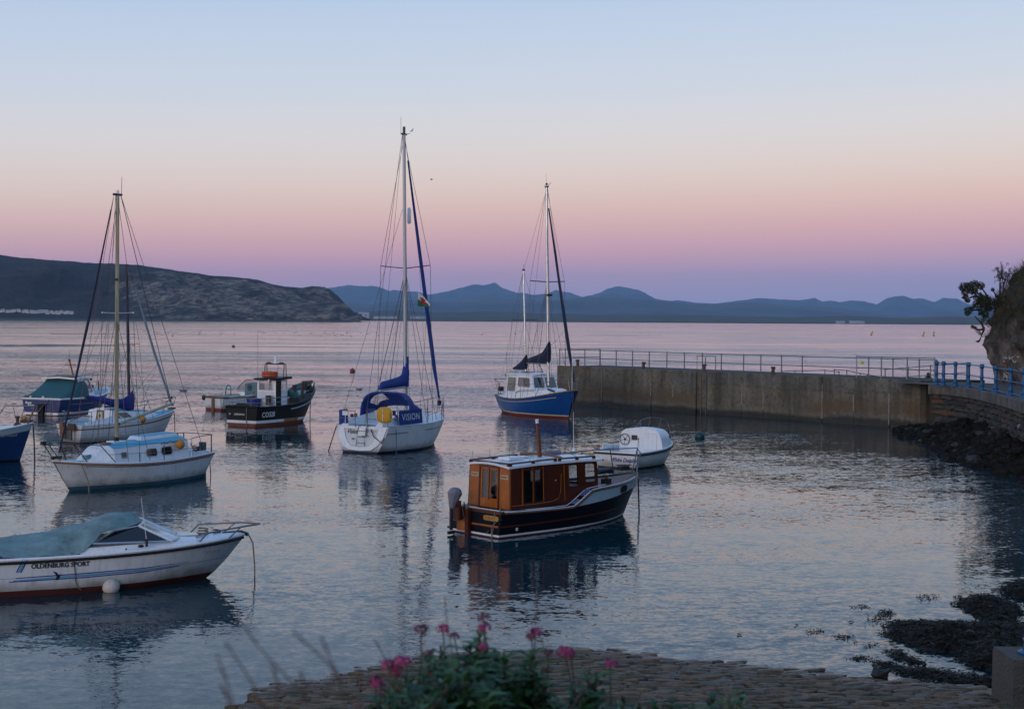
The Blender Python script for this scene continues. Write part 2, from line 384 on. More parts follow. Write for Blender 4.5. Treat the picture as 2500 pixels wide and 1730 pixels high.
far_pts = [(-60, 690), (300, 690), (700, 706)] + [CV(x, y) for x, y in ((60,168),(190,150),(260,156),(370,155),(460,187),(490,180),(550,190),(640,193),(720,213),(770,203),(860,185),(950,160),(1030,142),(1070,152),(1150,134),(1190,165),(1290,200),(1340,200),(1400,213),(1480,207),(1550,182),(1640,200),(1720,228),(1840,200),(1890,172),(1945,157),(2000,165),(2080,178),(2140,205),(2200,240),(2300,253))] \
    + [(x * 1.084, y * 1.084) for x, y in ((1530, 676), (1565, 681), (1610, 684), (1660, 677), (1710, 671), (1760, 674))] \
    + [CH(x, y) for x, y in ((30,322),(100,310),(140,305),(190,330),(250,322),(310,335),(400,322),(480,328),(570,350),(640,310),(700,292),(760,290),(820,310),(900,310),(970,335),(1030,305),(1130,310),(1190,340),(1250,360),(1500,372),(1800,366))]
mid_pts = [(600, 735), (800, 733), (900, 742), (1000, 731), (1080, 737), (1200, 728), (1330, 733), (1440, 724), (1560, 730), (1700, 742), (1830, 738)] + [CH(x, y) for x, y in ((0,362),(150,366),(300,372),(550,412),(700,425),(900,432),(1000,392),(1100,402),(1230,432),(1500,420),(1800,425))]
low_pts = [(500, 770), (780, 768), (860, 763), (950, 757), (1080, 763), (1200, 760), (1330, 765), (1480, 768), (1640, 767), (1800, 772), (1940, 774), (2060, 770), (2200, 776), (2330, 772), (2500, 779), (2800, 776)]
FARM = hill_mat('mountain_ground', (.035,.045,.04), (.075,.075,.06), (.06,.055,.06), .0011)
range_strip('mountains', far_pts, 13500, 4500, FARM, .34, 11.3)
range_strip('mountains', mid_pts, 9000, 2500, FARM, .3, 4.1)
range_strip('foothills', low_pts, 4000, 1500, hill_mat('wooded_plain', (.014,.024,.014), (.04,.05,.028), (.02,.03,.02), .008), .22, 8.8, foot=1.5, step=4)

# ---- headland with cliffs on the left
m, N, L, b = nodes_of('headland_ground', .95)
t = N.new('ShaderNodeTexCoord').outputs['Object']
heath = nmix(N, L, nrange(N, L, nnoise(N, L, t, .012, 6), .4, .62), (.008,.007,.007), (.034,.026,.02))
heath = nmix(N, L, nrange(N, L, nnoise(N, L, t, .05, 6), .48, .66), heath, (.008,.014,.008))
rock = nmix(N, L, nrange(N, L, nnoise(N, L, t, .06, 8, .75), .38, .66), (.02,.017,.016), (.40,.30,.215))
at_ = N.new('ShaderNodeAttribute'); at_.attribute_name = 'rockiness'
rk = nmath(N, L, 'ADD', at_.outputs['Fac'], nmath(N, L, 'MULTIPLY_ADD', nnoise(N, L, t, .022, 7, .7), 1.5, -.75))
gully = nrange(N, L, nnoise(N, L, t, .016, 6, .65, (1, .6, .22)), .36, .54)
rock = nmix(N, L, gully, (.012,.013,.011), rock)
colr = nmix(N, L, nrange(N, L, rk, .38, .62), heath, rock)
spz = N.new('ShaderNodeSeparateXYZ'); L.new(t, spz.inputs[0])
beach = nrange(N, L, nmath(N, L, 'MULTIPLY_ADD', nnoise(N, L, t, .05, 3), 3., spz.outputs['Z']), 3.6, 5.2, 1, 0)
L.new(nmix(N, L, beach, colr, (.075,.07,.068)), b.inputs['Base Color'])
nbump(N, L, b, nnoise(N, L, t, .06, 9, .8), 11.0)
hp = [CU(x, y) for x, y in ((-200,50),(0,57),(150,78),(320,87),(520,103),(700,108),(870,125),(1000,140),(1110,157),(1240,172),(1290,185),(1480,198),(1600,212),(1700,240),(1790,255),(1880,263),(1950,250),(2010,255),(2070,275),(2130,330),(2160,380),(2172,408),(2192,404),(2230,425),(2250,452),(2262,462))]
hx = [p[0] for p in hp]; hy = [p[1] for p in hp]
rows = []; rockv = []; cols, V = 300, 40; YS, YR = 2350., 3000.
for j in range(V + 4):
    row = []
    for i in range(cols + 1):
        px = hx[0] + (hx[-1] - hx[0]) * i / cols; py = float(np.interp(px, hx, hy)); cu = px / .39012
        depth = YR - YS if cu < 2000 else (YR - YS) * max(.12, (2270 - cu) / 270)
        Yr = YS + depth; top = at((px, py), Yr); topz = max(1.2, top.z)
        cl = min(1, max(0, (cu - 600) / 700))           # cliffs to the right, heath slopes to the left
        if j <= V:
            v = j / V; Y = YS + depth * v; q = at((px, py), Y)
            flat = .10 * (1 - cl)
            w = max(0, (v - flat) / (1 - flat))
            f = (1 - cl) * (w ** 1.15) + cl * (w ** .62)
            if cl < 1: f = f * .6 + .4 * (1 / (1 + math.exp(-11 * (w - .42))) - .01) * (1 if w > 0 else 0)
            lim = topz * Y / Yr
            n = noise.fractal(Vector((q.x * .006, Y * .006, 2.2)), 1., 2., 6); n2 = noise.fractal(Vector((q.x * .02, Y * .02, 9.2)), 1., 2., 5)
            z = topz * f + (n * .18 + n2 * .06 * (0.4 + cl)) * topz * math.sin(math.pi * min(1, w))
            z = min(z, lim - 1.2 * (1 - v)) if v < 1 else topz + n2 * 2.5
            z = max(z, .05 + 8 * v if w <= 0 else .3)
            row.append((q.x + n * 26 * math.sin(math.pi * v), Y, z)); rockv.append(max(0, min(1, cl * 1.15 * (1 - abs(2 * w - .8) ** 2.2)) ) + .08 + .45 * math.exp(-((cu - 1080) / 190) ** 2 - ((w - .62) / .3) ** 2))
        else:
            w = (j - V) / 3.; q = at((px, py), Yr); row.append((q.x, Yr + 260 * w, topz * (1 - w * .7))); rockv.append(0)
    rows.append(row)
hd = MB().grid(rows).obj('headland', m, smooth=180, kind='structure')
at_ = hd.data.attributes.new('rockiness', 'FLOAT', 'POINT'); at_.data.foreach_set('value', rockv)

# ---- sandbanks just breaking the surface off the headland beach
SAND = mat('wet_sand', (.06,.042,.036), .5, .25, .05, spec=.3)
def sandbank(px0, px1, row, w0, seed):
    a, c = [], []
    for i in range(81):
        f_ = i / 80; px = px0 + (px1 - px0) * f_; y_ = row(f_); wv = w0 * (math.sin(math.pi * min(1, f_ * .5 + .5)) ** .7) * (.45 + 1.1 * abs(noise.noise(Vector((f_ * 9, seed, 0)))))
        g1, g2 = gp((px, y_ - wv), .03), gp((px, y_ + wv), .03); a.append(g1); c.append(g2)
    m_ = [p.lerp(q, .5) + Vector((0, 0, .08)) for p, q in zip(a, c)]
    dn = Vector((0, 0, -.06)); MB().grid([[p + dn for p in a], m_, [p + dn for p in c]]).obj('sandbank', SAND, smooth=180, kind='structure')
sandbank(-200, 330, lambda f: CU(0, 625 - 4 * f)[1], 6.5, 1.3); sandbank(-200, 215, lambda f: CU(0, 516 - 3 * f)[1], 1.1, 4.3); sandbank(125, 330, lambda f: CU(0, 551)[1], .8, 7.7)

# ---- haze
m = bpy.data.materials.new('haze_air'); m.use_nodes = True; N = m.node_tree.nodes; N.clear()
o = N.new('ShaderNodeOutputMaterial'); pv = N.new('ShaderNodeVolumePrincipled')
pv.inputs['Color'].default_value = (.38, .63, 1.0, 1); pv.inputs['Density'].default_value = 4.0e-5; pv.inputs['Anisotropy'].default_value = 0.
m.node_tree.links.new(pv.outputs[0], o.inputs['Volume'])
MB().box((0, 9900, 339), (34000, 21800, 682)).obj('haze', m, smooth=0, kind='stuff')

# ---- concrete with tide marks
def wall_mat(name, base, base2, ochre=1., weed=1.):
    m, N, L, b = nodes_of(name, .85)
    t = N.new('ShaderNodeTexCoord').outputs['Object']; s = N.new('ShaderNodeSeparateXYZ'); L.new(t, s.inputs[0]); z = s.outputs['Z']
    c = nmix(N, L, nrange(N, L, nnoise(N, L, t, .55, 6, .65), .35, .65), base, base2)
    c = nmix(N, L, nrange(N, L, nnoise(N, L, t, 5., 6, .7), .42, .75), c, tuple(x * .5 for x in base))
    dirt = nrange(N, L, nnoise(N, L, t, 1.3, 5, .6, (1, 1, .12)), .45, .7, 0, .65)
    c = nmix(N, L, dirt, c, (.022,.021,.017))
    strk = nmath(N, L, 'MULTIPLY', nrange(N, L, nnoise(N, L, t, 2.4, 4, .6, (1, 1, .06)), .6, .72, 0, .6), nrange(N, L, z, .6, 2.2, .3, 1))
    c = nmix(N, L, strk, c, (.16,.17,.16))
    wob = nmath(N, L, 'MULTIPLY_ADD', nnoise(N, L, t, .3, 5, .6), 1.3, -.65)
    zz = nmath(N, L, 'ADD', z, wob)
    och = nmath(N, L, 'MULTIPLY', nrange(N, L, zz, .35, .75), nrange(N, L, zz, 1.0, 1.5, 1, 0))
    och = nmath(N, L, 'MULTIPLY', och, nrange(N, L, nnoise(N, L, t, .13, 3), .38, .58, 0, .75 * ochre))
    c = nmix(N, L, och, c, (.10,.06,.028))
    wd = nrange(N, L, nmath(N, L, 'MULTIPLY_ADD', wob, .45, z), .2, .5, .88 * weed, 0)
    c = nmix(N, L, wd, c, (.008,.009,.006))
    L.new(c, b.inputs['Base Color']); L.new(nrange(N, L, z, .2, .8, .5, .9), b.inputs['Roughness'])
    nbump(N, L, b, nmath(N, L, 'ADD', nnoise(N, L, t, 3., 8, .7), nmath(N, L, 'MULTIPLY', nnoise(N, L, t, .9, 3, .5, (1, 1, 3)), 1.2)), .04)
    return m
CONC = wall_mat('harbour_concrete', (.115,.10,.074), (.17,.15,.11))
COPE = wall_mat('coping_concrete', (.10,.095,.08), (.15,.142,.122), ochre=.2, weed=0)
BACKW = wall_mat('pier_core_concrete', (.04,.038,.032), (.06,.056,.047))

# ---- pier: front line from the seaward head to the corner by the stone wall
def wl(px, a, b):     # point over the line a-b (plan) seen in photo column px
    d = ray((px, 940)); n = Vector((b.y - a.y, a.x - b.x)); t_ = (n.x * a.x + n.y * a.y) / (n.x * d.x + n.y * d.y)
    return Vector((d.x * t_, d.y * t_))
PB = gp((1426, 989.5)); PC = gp((2246, 1047.2))
fd = (PC - PB).normalized(); fn = Vector((fd.y, -fd.x, 0)); fn = fn if fn.y < 0 else -fn     # outward normal, towards the harbour
PA2 = wl(1359.5, PB, PC); PA = Vector((PA2.x, PA2.y, 0)); ZT = 2.5
PD = gp((2279, 1040)); 
PIER_W = 4.2; back = -fn * PIER_W
pier = thing('harbour_pier', 'long grey concrete harbour wall stained by tides reaching out to the deep water', 'pier', (0, 0, 0))
mb = MB()
lad0, lad1 = wl(CG(1335, 0)[0], PB, PC), wl(CG(1440, 0)[0], PB, PC)
L0 = Vector((lad0.x, lad0.y, 0)); L1 = Vector((lad1.x, lad1.y, 0))
def v3(p, z): return Vector((p.x, p.y, z))
inn = -fn * .32
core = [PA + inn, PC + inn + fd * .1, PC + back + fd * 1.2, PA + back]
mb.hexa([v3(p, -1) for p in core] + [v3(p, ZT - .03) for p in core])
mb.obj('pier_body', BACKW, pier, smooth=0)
joints = [1359.5] + [CG(x, 0)[0] for x in (480, 770, 930, 1130)] + ['L'] + [CG(x, 0)[0] for x in (1600, 1755, 1950)] + [CL(x, 0)[0] for x in (125, 465, 850, 1190)] 
cur = PA; segs = []
for jx in joints[1:]:
    if jx == 'L': segs.append((cur, L0)); cur = L1; continue
    q = wl(jx, PB, PC); q = Vector((q.x, q.y, 0)); segs.append((cur, q)); cur = q
rnd = random.Random(3)
for k, (a, c) in enumerate(segs):
    g_ = fd * .012; off = fn * rnd.uniform(-.015, .02)
    p = [a + g_ + off, c - g_ + off, c - g_ + inn, a + g_ + inn]
    zs = 1.72 + rnd.uniform(-.1, .1) if k > 4 else 1.55 + rnd.uniform(-.25, .25)
    MB().hexa([v3(q, -1) for q in p] + [v3(q, zs) for q in p]).obj('wall_panel', CONC, pier, smooth=0)
    off2 = off + fn * (rnd.uniform(.01, .04) if k > 4 else rnd.uniform(-.02, .012))
    p = [a + g_ * .5 + off2, c - g_ * .5 + off2, c - g_ * .5 + inn * .9, a + g_ * .5 + inn * .9]
    za, zb = ZT + rnd.uniform(-.02, .03), ZT + rnd.uniform(-.02, .03)
    MB().hexa([v3(q, zs + .006) for q in p] + [v3(p[0], za), v3(p[1], zb), v3(p[2], zb), v3(p[3], za)]).obj('coping_block', COPE if k > 3 else CONC, pier, smooth=0)
p = [PC - fd * .01, PD, PD - fn * .5 + fd * .3, PC + inn + fd * .12]
MB().hexa([v3(q, -1) for q in p] + [v3(q, ZT - .05) for q in p]).obj('corner_panel', COPE, pier, smooth=0)
STRKM = mat('lime_streak', (.2,.195,.18), .9, .3, 6)
for jx, z0_, z1_ in ((CG(480, 0)[0], .3, 2.3), (CG(930, 0)[0], .9, 2.0), (CG(1130, 0)[0], .9, 1.7), (CG(1755, 0)[0], .7, 1.9), (CG(1950, 0)[0], .5, 1.9), (CL(125, 0)[0], .2, 2.1), (CL(465, 0)[0], .7, 1.6), (CL(850, 0)[0], .1, 1.8)):
    q = wl(jx, PB, PC); q = Vector((q.x, q.y, 0)) + fn * .022; n_ = 9
    l_ = [v3(q - fd * rnd.uniform(.015, .05), z0_ + (z1_ - z0_) * i / n_) for i in range(n_ + 1)]; r_ = [v3(q + fd * rnd.uniform(.015, .05), z0_ + (z1_ - z0_) * i / n_) for i in range(n_ + 1)]
    MB().grid([l_, r_]).grid([[p + fn * .012 for p in l_], [p + fn * .012 for p in r_]]).obj('joint_streak', STRKM, pier, smooth=0)
# ladder in its recess
rp4 = [L0 - fn * .13, L1 - fn * .13, L1 + inn, L0 + inn]
MB().hexa([v3(q, -1) for q in rp4] + [v3(q, ZT - .02) for q in rp4]).obj('recess_panel', CONC, pier, smooth=0)
lm = MB(); lad = thing('pier_ladder', 'steel ladder with a hooped top set in the recess of the harbour wall', 'ladder', v3((L0 + L1) / 2, 0))
def ll(p): return Vector(p) - lad.location
lc = (L0 + L1) / 2 + fd * .1 + fn * .04 - fn * .1
for s_ in (-.2, .2): TB([ll(v3(lc + fd * s_, -.4)), ll(v3(lc + fd * s_, ZT))], .022).obj('stringer', RAILG, lad)
for k in range(10): TB([ll(v3(lc - fd * .22, -.1 + k * .27)), ll(v3(lc + fd * .22, -.1 + k * .27))], .013).obj('rung', RAILG, lad)
hp_ = [v3(L0 - fn * .2 - fd * .1, ZT - .2), v3(L0 - fn * .2 - fd * .1, ZT + .92), v3(L1 - fn * .2 + fd * .45, ZT + .92), v3(L1 - fn * .2 + fd * .45, ZT - .1)]
TB([ll(q) for q in hp_], .03).obj('hoop', RAILG, lad)
TB([ll(v3(lc - fn * .15, ZT)), ll(v3(lc - fn * .15, ZT + .85))], .03).obj('handhold', RAILG, lad)

# ---- railings along the pier
def railing(name, label, posts, height, rails, mp, r=.032, rr=.024, ball=.05, group=None):
    """posts: list of base points"""
    o = thing(name, label, 'railing', posts[0], 0, group); o0 = posts[0]
    for p in posts:
        mbp = MB().tube([p - o0, p - o0 + Vector((0, 0, height))], r, 8); 
        if ball: mbp.ball(p - o0 + Vector((0, 0, height)), ball, 8)
        for f in rails[1:]: mbp.ball(p - o0 + Vector((0, 0, height * f)), ball * .9, 6)
        mbp.obj('post', mp, o)
    for f in rails:
        TB([p - o0 + Vector((0, 0, height * f)) for p in posts], rr).obj('rail', mp, o)
    return o
rb = PA - fn * .55; rc = PC - fn * .55
pxs = [CG(x, 0)[0] for x in (97, 325, 465, 610, 758, 910, 1070, 1229, 1392, 1565, 1767, 1923, 2111, 2300)] + [CT(x, 0)[0] for x in (180, 455, 705, 1015, 1275, 1640)]
posts = []
for x in pxs:
    q = wl(x, rb, rc); posts.append(Vector((q.x, q.y, ZT - .04)))
railing('pier_railing', 'grey two-rail steel railing running the length of the harbour wall', posts, 1.1, (1.0, .52), RAILG)
a = at(CG(97, 285), posts[0].y); b_ = posts[0] + back * .7
railing('pier_head_railing', 'short grey railing across the seaward end of the harbour wall', [posts[0] + back * .12, posts[0] + back * .8 + fd * .4], 1.1, (1.0, .52), RAILG)
# taller inner run beside the blue rails
pp = []
for x in (430, 600, 780, 970):
    q = wl(CH(x, 0)[0], PB - fn * .2, PC - fn * .2); pp.append(Vector((q.x, q.y, ZT - .04)))
railing('landing_railing', 'pale grey railing standing at the edge just left of the blue railing', pp, 1.2, (1.0, .5), GALV, r=.03, rr=.03)
# ramp and step rails behind
def back_rail(name, label, pts, Yo, mid=None):
    q = [at(CT(x, y), Y) for (x, y), Y in zip(pts, Yo)]
    o = thing(name, label, 'railing', v3(q[0], 1.3)); o0 = o.location
    for p in q: TB([v3(p, 1.2) - o0, p - o0], .03).ball(p - o0, .05, 8).obj('post', RAILG, o)
    TB([p - o0 for p in q], .024).obj('rail', RAILG, o)
    if mid: TB([p - o0 - Vector((0, 0, mid)) for p in q], .024).obj('rail', RAILG, o)
back_rail('ramp_railing', 'grey handrail climbing to the right behind the harbour wall', [(540, 900), (1040, 860), (1525, 820), (2307, 765)], (80, 79.5, 79, 78.5), .52)
q_ = CT
back_rail('step_railing', 'grey handrail stepping down to the right behind the harbour wall', [(-560, 905), (-290, 925), (0, 985), (160, 1015), (645, 1090), (1160, 1165)], (83, 82.5, 82, 81.5, 81, 80.5))
low = thing('low_railing', 'low grey single-rail fence on the outer edge of the harbour wall', 'railing', (0, 0, 0))
q = [at(CG(2115, 322), 86.5), at(CG(2237, 318), 85.6), at(CL(150, 105), 84.7), at(CL(303, 122), 84)]
for p in q: TB([v3(p, ZT - .3), p], .028).ball(p, .045, 8).obj('post', RAILG, low)
TB(q, .024).obj('rail', RAILG, low)
mb = MB(); p = [PC - fd * 12 - fn * 4.3, PC + fd * 2 - fn * 4.3, PC + fd * 2 - fn * 9, PC - fd * 12 - fn * 9]
mb.hexa([v3(q, -1) for q in p] + [v3(q, 1.25) for q in p]).obj('lower_landing', COPE, smooth=0, kind='structure')
# bollards
for k, (x, y, lab) in enumerate(((262, 275, 'rusty leaning iron bollard at the seaward end of the harbour wall'), (855, 305, 'dark iron bollard on the wall top left of the ladder'), (1412, 345, 'reddish iron bollard standing right beside the ladder top'), (2032, 368, 'short dark bollard on the wall top right of the ladder'))):
    q = wl(CG(x, 0)[0], PA - fn * .3, PC - fn * .3)
    o = thing('bollard', lab, 'bollard', (q.x, q.y, ZT - .03), 0, 'bollards along the harbour wall'); o.rotation_euler = (0, rnd.uniform(-.12, .12), 0)
    MB().lathe([(.14, 0), (.14, .04), (.10, .07), (.09, .3), (.105, .36)], n=12).obj('shaft', CHAIN, o)
    MB().lathe([(.105, .36), (.14, .38), (.14, .44), (.1, .47), (.001, .48)], n=12).obj('cap', CHAIN, o)

# ---- curved promenade wall on the right
ctop = [gp(p, 2.42) for p in ((2266, 938.8), (2310, 941), (2350, 945.4), (2390, 952), (2431, 961), (2465, 970.5), (2500, 981.4))]
ctop += [Vector(p) for p in ((20.6, 52, 2.42), (19.4, 44, 2.42), (17.2, 35, 2.42), (14.2, 28, 2.42), (10.9, 22.6, 2.2), (9.4, 20.8, 1.9))]
def resample(pts, step):
    out = [pts[0].copy()]; acc = 0
    for a, c in zip(pts, pts[1:]):
        l = (c - a).length; s = step - acc
        while s <= l: out.append(a.lerp(c, s / l)); s += step
        acc = l - (s - step)
    return out
curve = resample(ctop, .35)
def side(i):
    t_ = curve[min(i + 1, len(curve) - 1)] - curve[max(i - 1, 0)]; n = Vector((t_.y, -t_.x, 0)).normalized()
    return n if n.x < 0 else -n          # towards the water
wallT = thing('promenade_wall', 'curved rubble stone wall under a pale concrete coping below the cliff', 'wall', (0, 0, 0))
prof = [(-.02, -1.2), (0, 1.9)]
rows = [[curve[i] - side(i) * .16 + Vector((0, 0, z - curve[i].z)) for z in (-1.2, .3, 1.0, curve[i].z - .44)] for i in range(len(curve))]
MORTAR = mat('dark_mortar', (.03,.028,.025), .95, .3, 6, bump=.02)
MB().grid(rows).obj('wall_core', MORTAR, wallT, smooth=0)
step = 7; i = 0
while i < len(curve) - 1:
    j = min(i + step, len(curve) - 1); rows = []
    for k in range(i, j + 1):
        n = side(k); z = curve[k].z; sh = .012 if k == i else (-.012 if k == j else 0); t_ = (curve[min(k+1, len(curve)-1)] - curve[max(k-1, 0)]).normalized()
        c0 = curve[k] + t_ * sh
        rows.append([c0 + n * a_ + Vector((0, 0, dz)) for a_, dz in ((-.5, -.46), (0, -.46), (.02, -.42), (.02, -.03), (-.02, 0), (-.5, 0))])
    MB().grid(rows, wrap=True).add(rows[0], [(0, 1, 2, 3, 4, 5)]).add(rows[-1], [(5, 4, 3, 2, 1, 0)]).obj('coping_block', COPE, wallT, smooth=0); i = j
# path behind
rows = [[curve[i] - side(i) * a_ + Vector((0, 0, -.012)) for a_ in (.48, 2.2, 4.6)] for i in range(len(curve))]
rows.insert(0, [r + Vector((-1.5, 2.5, 0)) for r in rows[0]])
MB().grid(rows).obj('promenade_path', mat('path_concrete', (.09,.085,.08), .9, .2, 1.5, bump=.01), smooth=0, kind='structure')
# rubble stones
smats = [mat('rubble_grey', (.05,.047,.043), .9, .35, 3, bump=.03), mat('rubble_brown', (.085,.05,.032), .9, .35, 3, bump=.03), mat('rubble_dark', (.028,.027,.028), .9, .35, 3, bump=.03), mat('rubble_pale', (.22,.21,.2), .9, .2, 3, bump=.02)]
def stone_mb(pts_uv, place, bulge, back=.12):
    """an irregular dressed stone from an outline in wall coordinates"""
    n = len(pts_uv); cu = sum(p[0] for p in pts_uv) / n; cv = sum(p[1] for p in pts_uv) / n
    r0 = [place(u, v, -back) for u, v in pts_uv]; r1 = [place(u, v, bulge * .45) for u, v in pts_uv]
    r2 = [place(cu + (u - cu) * .72, cv + (v - cv) * .72, bulge * rnd.uniform(.8, 1.2)) for u, v in pts_uv]
    vs = r0 + r1 + r2; fs = []
    for a_ in (0, n):
        fs += [(a_ + i, a_ + (i + 1) % n, a_ + n + (i + 1) % n, a_ + n + i) for i in range(n)]
    fs.append(tuple(2 * n + i for i in range(n)))
    return MB().add(vs, fs)
seglen = .35
def on_wall(u, v, d):
    f_ = min(max(u / seglen, 0), len(curve) - 1.001); i = int(f_); p = curve[i].lerp(curve[i + 1], f_ - i); n = side(i)
    return v3(p, v) + n * (d - .16)
z = .25; cnt = 0
while z < 1.92:
    hrow = rnd.uniform(.2, .42); hrow = min(hrow, 1.96 - z); u = rnd.uniform(.1, .4)
    while u < 19.0:
        w = rnd.uniform(.45, 1.15); e = .03
        q = [(u + e, z + e), (u + w * .5, z + e * rnd.uniform(.3, 1.6)), (u + w - e, z + e), (u + w - e * .4, z + hrow * .5), (u + w - e, z + hrow - e), (u + w * .5, z + hrow - e * rnd.uniform(.2, 1.8)), (u + e, z + hrow - e), (u + e * .4, z + hrow * .5)]
        q = [(a_ + rnd.uniform(-.08, .08), c + rnd.uniform(-.06, .06)) for a_, c in q]
        mi = rnd.choices(range(4), (5, 2.2 if z > 1.2 else .7, 4 if z < 1.3 else 2, .35))[0]
        stone_mb(q, on_wall, rnd.uniform(.05, .12)).obj('stone', smats[mi], wallT, smooth=50); cnt += 1
        u += w
    z += hrow
# blue railing with ball tops
bpx = [(2286, 939.6), (2303, 941.3), (2332, 943.3), (2364, 945.3), (2396.5, 952), (2430.5, 958.3), (2467, 965.3), (2499, 972.5)]
bpos = [gp(p, 2.42) for p in bpx] + [Vector((21.1, 57.4, 2.42)), Vector((20.6, 54.4, 2.42)), Vector((20.2, 51.4, 2.42))]
def blue_post(root, base, h=1.18):
    MB().lathe([(.0, 0), (.19, 0), (.19, .03), (.12, .06), (.105, .16), (.125, .2), (.1, .24), (.075, .3), (.075, h * .5 - .06), (.095, h * .5 - .03), (.095, h * .5 + .03), (.075, h * .5 + .06), (.07, h - .2), (.1, h - .16), (.115, h - .09), (.1, h - .02), (.06, h + .02), (.001, h + .03)], base, 12).obj('post', BLUEP, root)
br = thing('blue_railing', 'bright blue three-rail railing with ball-topped posts along the promenade', 'railing', bpos[0])
for p in bpos: blue_post(br, p - bpos[0])
for hh in (.09, .6, 1.09): TB([p - bpos[0] + Vector((0, 0, hh)) for p in bpos], .026).obj('rail', BLUEP, br)

# ---- cliff
m, N, L, b = nodes_of('cliff_rock', .95)
t = N.new('ShaderNodeTexCoord').outputs['Object']
c = nmix(N, L, nrange(N, L, nnoise(N, L, t, .7, 7, .7), .36, .66), (.04,.033,.029), (.24,.20,.17))
c = nmix(N, L, nrange(N, L, nnoise(N, L, t, .35, 5), .52, .7, 0, .7), c, (.085,.05,.035))
s = N.new('ShaderNodeSeparateXYZ'); L.new(t, s.inputs[0])
veg = nrange(N, L, nmath(N, L, 'MULTIPLY_ADD', nnoise(N, L, t, .5, 5, .65), 5., s.outputs['Z']), 6.6, 8.2)
c = nmix(N, L, veg, c, nmix(N, L, nrange(N, L, nnoise(N, L, t, 2.5, 5), .4, .65), (.016,.019,.010), (.05,.04,.024)))
L.new(c, b.inputs['Base Color']); nbump(N, L, b, nnoise(N, L, t, 2.2, 8, .72), .22)
cl_prof = [(0, 2.2), (-.28, 3.5), (-.5, 4.6), (-.34, 5.6), (-.05, 6.4), (.45, 7.2), (1.0, 8.0), (1.9, 8.8), (3.2, 9.6), (5.5, 10.4), (9, 10.8)]
cbase = [Vector((33, 85, 0)), Vector((29, 81, 0)), Vector((26.8, 77.5, 0)), Vector((25.2, 73.5, 0)), Vector((25.4, 69.5, 0)), Vector((26.2, 63, 0)), Vector((26.4, 54, 0)), Vector((24.6, 44, 0)), Vector((21.5, 33, 0)), Vector((18, 24, 0)), Vector((16.5, 15, 0)), Vector((16.5, 4, 0)), Vector((17, -10, 0))]
for p in cbase: p.z = 0
cb = resample(cbase, .25); rows = []
for i, p in enumerate(cb):
    t_ = cb[min(i+5, len(cb)-1)] - cb[max(i-5, 0)]
    t2 = Vector((-t_.y, t_.x, 0)).normalized(); inl = t2 if (t2.x > 0 or i < 12) else -t2
    row = []
    for k in range(57):
        f_ = k / 56 * (len(cl_prof) - 1); a_ = min(int(f_), len(cl_prof) - 2); w = f_ - a_
        of = cl_prof[a_][0] * (1 - w) + cl_prof[a_+1][0] * w; z = cl_prof[a_][1] * (1 - w) + cl_prof[a_+1][1] * w
        q = p + inl * of; q.z = z
        nn = noise.fractal(q * .45, 1., 2., 6) * .34 + (.3 - abs(noise.noise(q * .9 + Vector((7, 3, 1))))) * .75 + (.3 - abs(noise.noise(Vector((q.x * 2.1, q.y * 2.1, q.z * 1.1)) + Vector((2, 9, 4))))) * .42 + noise.noise(q * 4.) * .10
        q -= inl * nn * (.35 + .65 * min(1, k / 9.)); q.z += noise.fractal(q * .3, 1, 2, 4) * .5 * (k / 56)
        row.append(q)
    rows.append(row)
CLIFF = MB().grid(rows).obj('cliff', m, smooth=25, kind='structure')
cliff_rows = rows

# ---- weed covered rocks under the promenade wall
WEEDO = mat('olive_seaweed', (.022,.018,.007), .5, .4, 9, spec=.15)
WEEDB = mat('weed_blanket', (.005,.0045,.004), .75, .5, 5, bump=.06, bscale=9, col2=(.013,.010,.007), spec=.12)
WEED = mat('wet_seaweed', (.006,.0055,.0045), .6, .5, 7, bump=.03, bscale=16, col2=(.014,.011,.007), spec=.08)
WROCK = mat('wet_rock', (.02,.019,.018), .7, .45, 3, bump=.04, col2=(.045,.04,.036), spec=.25)
def rocky(c, r, mb_, seed, flat=.7, n=9):
    prof = []
    for i in range(n - 2):
        th = math.pi * i / (n - 3)
        prof.append((max(.001, r * math.sin(th)), -r * math.cos(th)))
    rows = []
    for rr, zz in prof:
        row = []
        for k in range(n):
            q = Vector((rr * math.cos(2 * math.pi * k / n), rr * math.sin(2 * math.pi * k / n), zz * flat))
            q *= 1 + .7 * noise.noise(q * (1.3 / r) + Vector((seed * 3.1, seed * 1.7, 0))) + .5 * noise.noise(q * (3.6 / r) + Vector((seed, 0, 5)))
            row.append(q + Vector(c))
        rows.append(row)
    mb_.grid(rows, wrap=True)
mb = MB(); mb2 = MB()
for k in range(620):
    u = rnd.uniform(-1.5, 24); d = rnd.uniform(.1, 2.6) if u > 3 else rnd.uniform(.1, .4 + .55 * max(0, u + 1.5)); 
    i = int(min(max(u / seglen, 0), len(curve) - 2)); p = curve[i] + side(i) * d + (curve[0] - curve[3]).normalized() * max(0, -u)
    hh = max(.0, 1.05 - d * .5) * rnd.uniform(.45, 1.0) * min(1, (u + 2.2) / 6)
    rocky((p.x, p.y, hh - .12), rnd.uniform(.14, .42), mb if rnd.random() < .93 else mb2, k, n=11)
tag(mb.obj('weed_covered_rocks', WEEDB, smooth=40), 'dark weed covered boulders heaped at the foot of the curved stone wall', 'rocks', kind='stuff')
tag(mb2.obj('bare_rocks', WROCK, smooth=30), 'few bare grey stones showing among the dark boulders under the stone wall', 'rocks', kind='stuff')

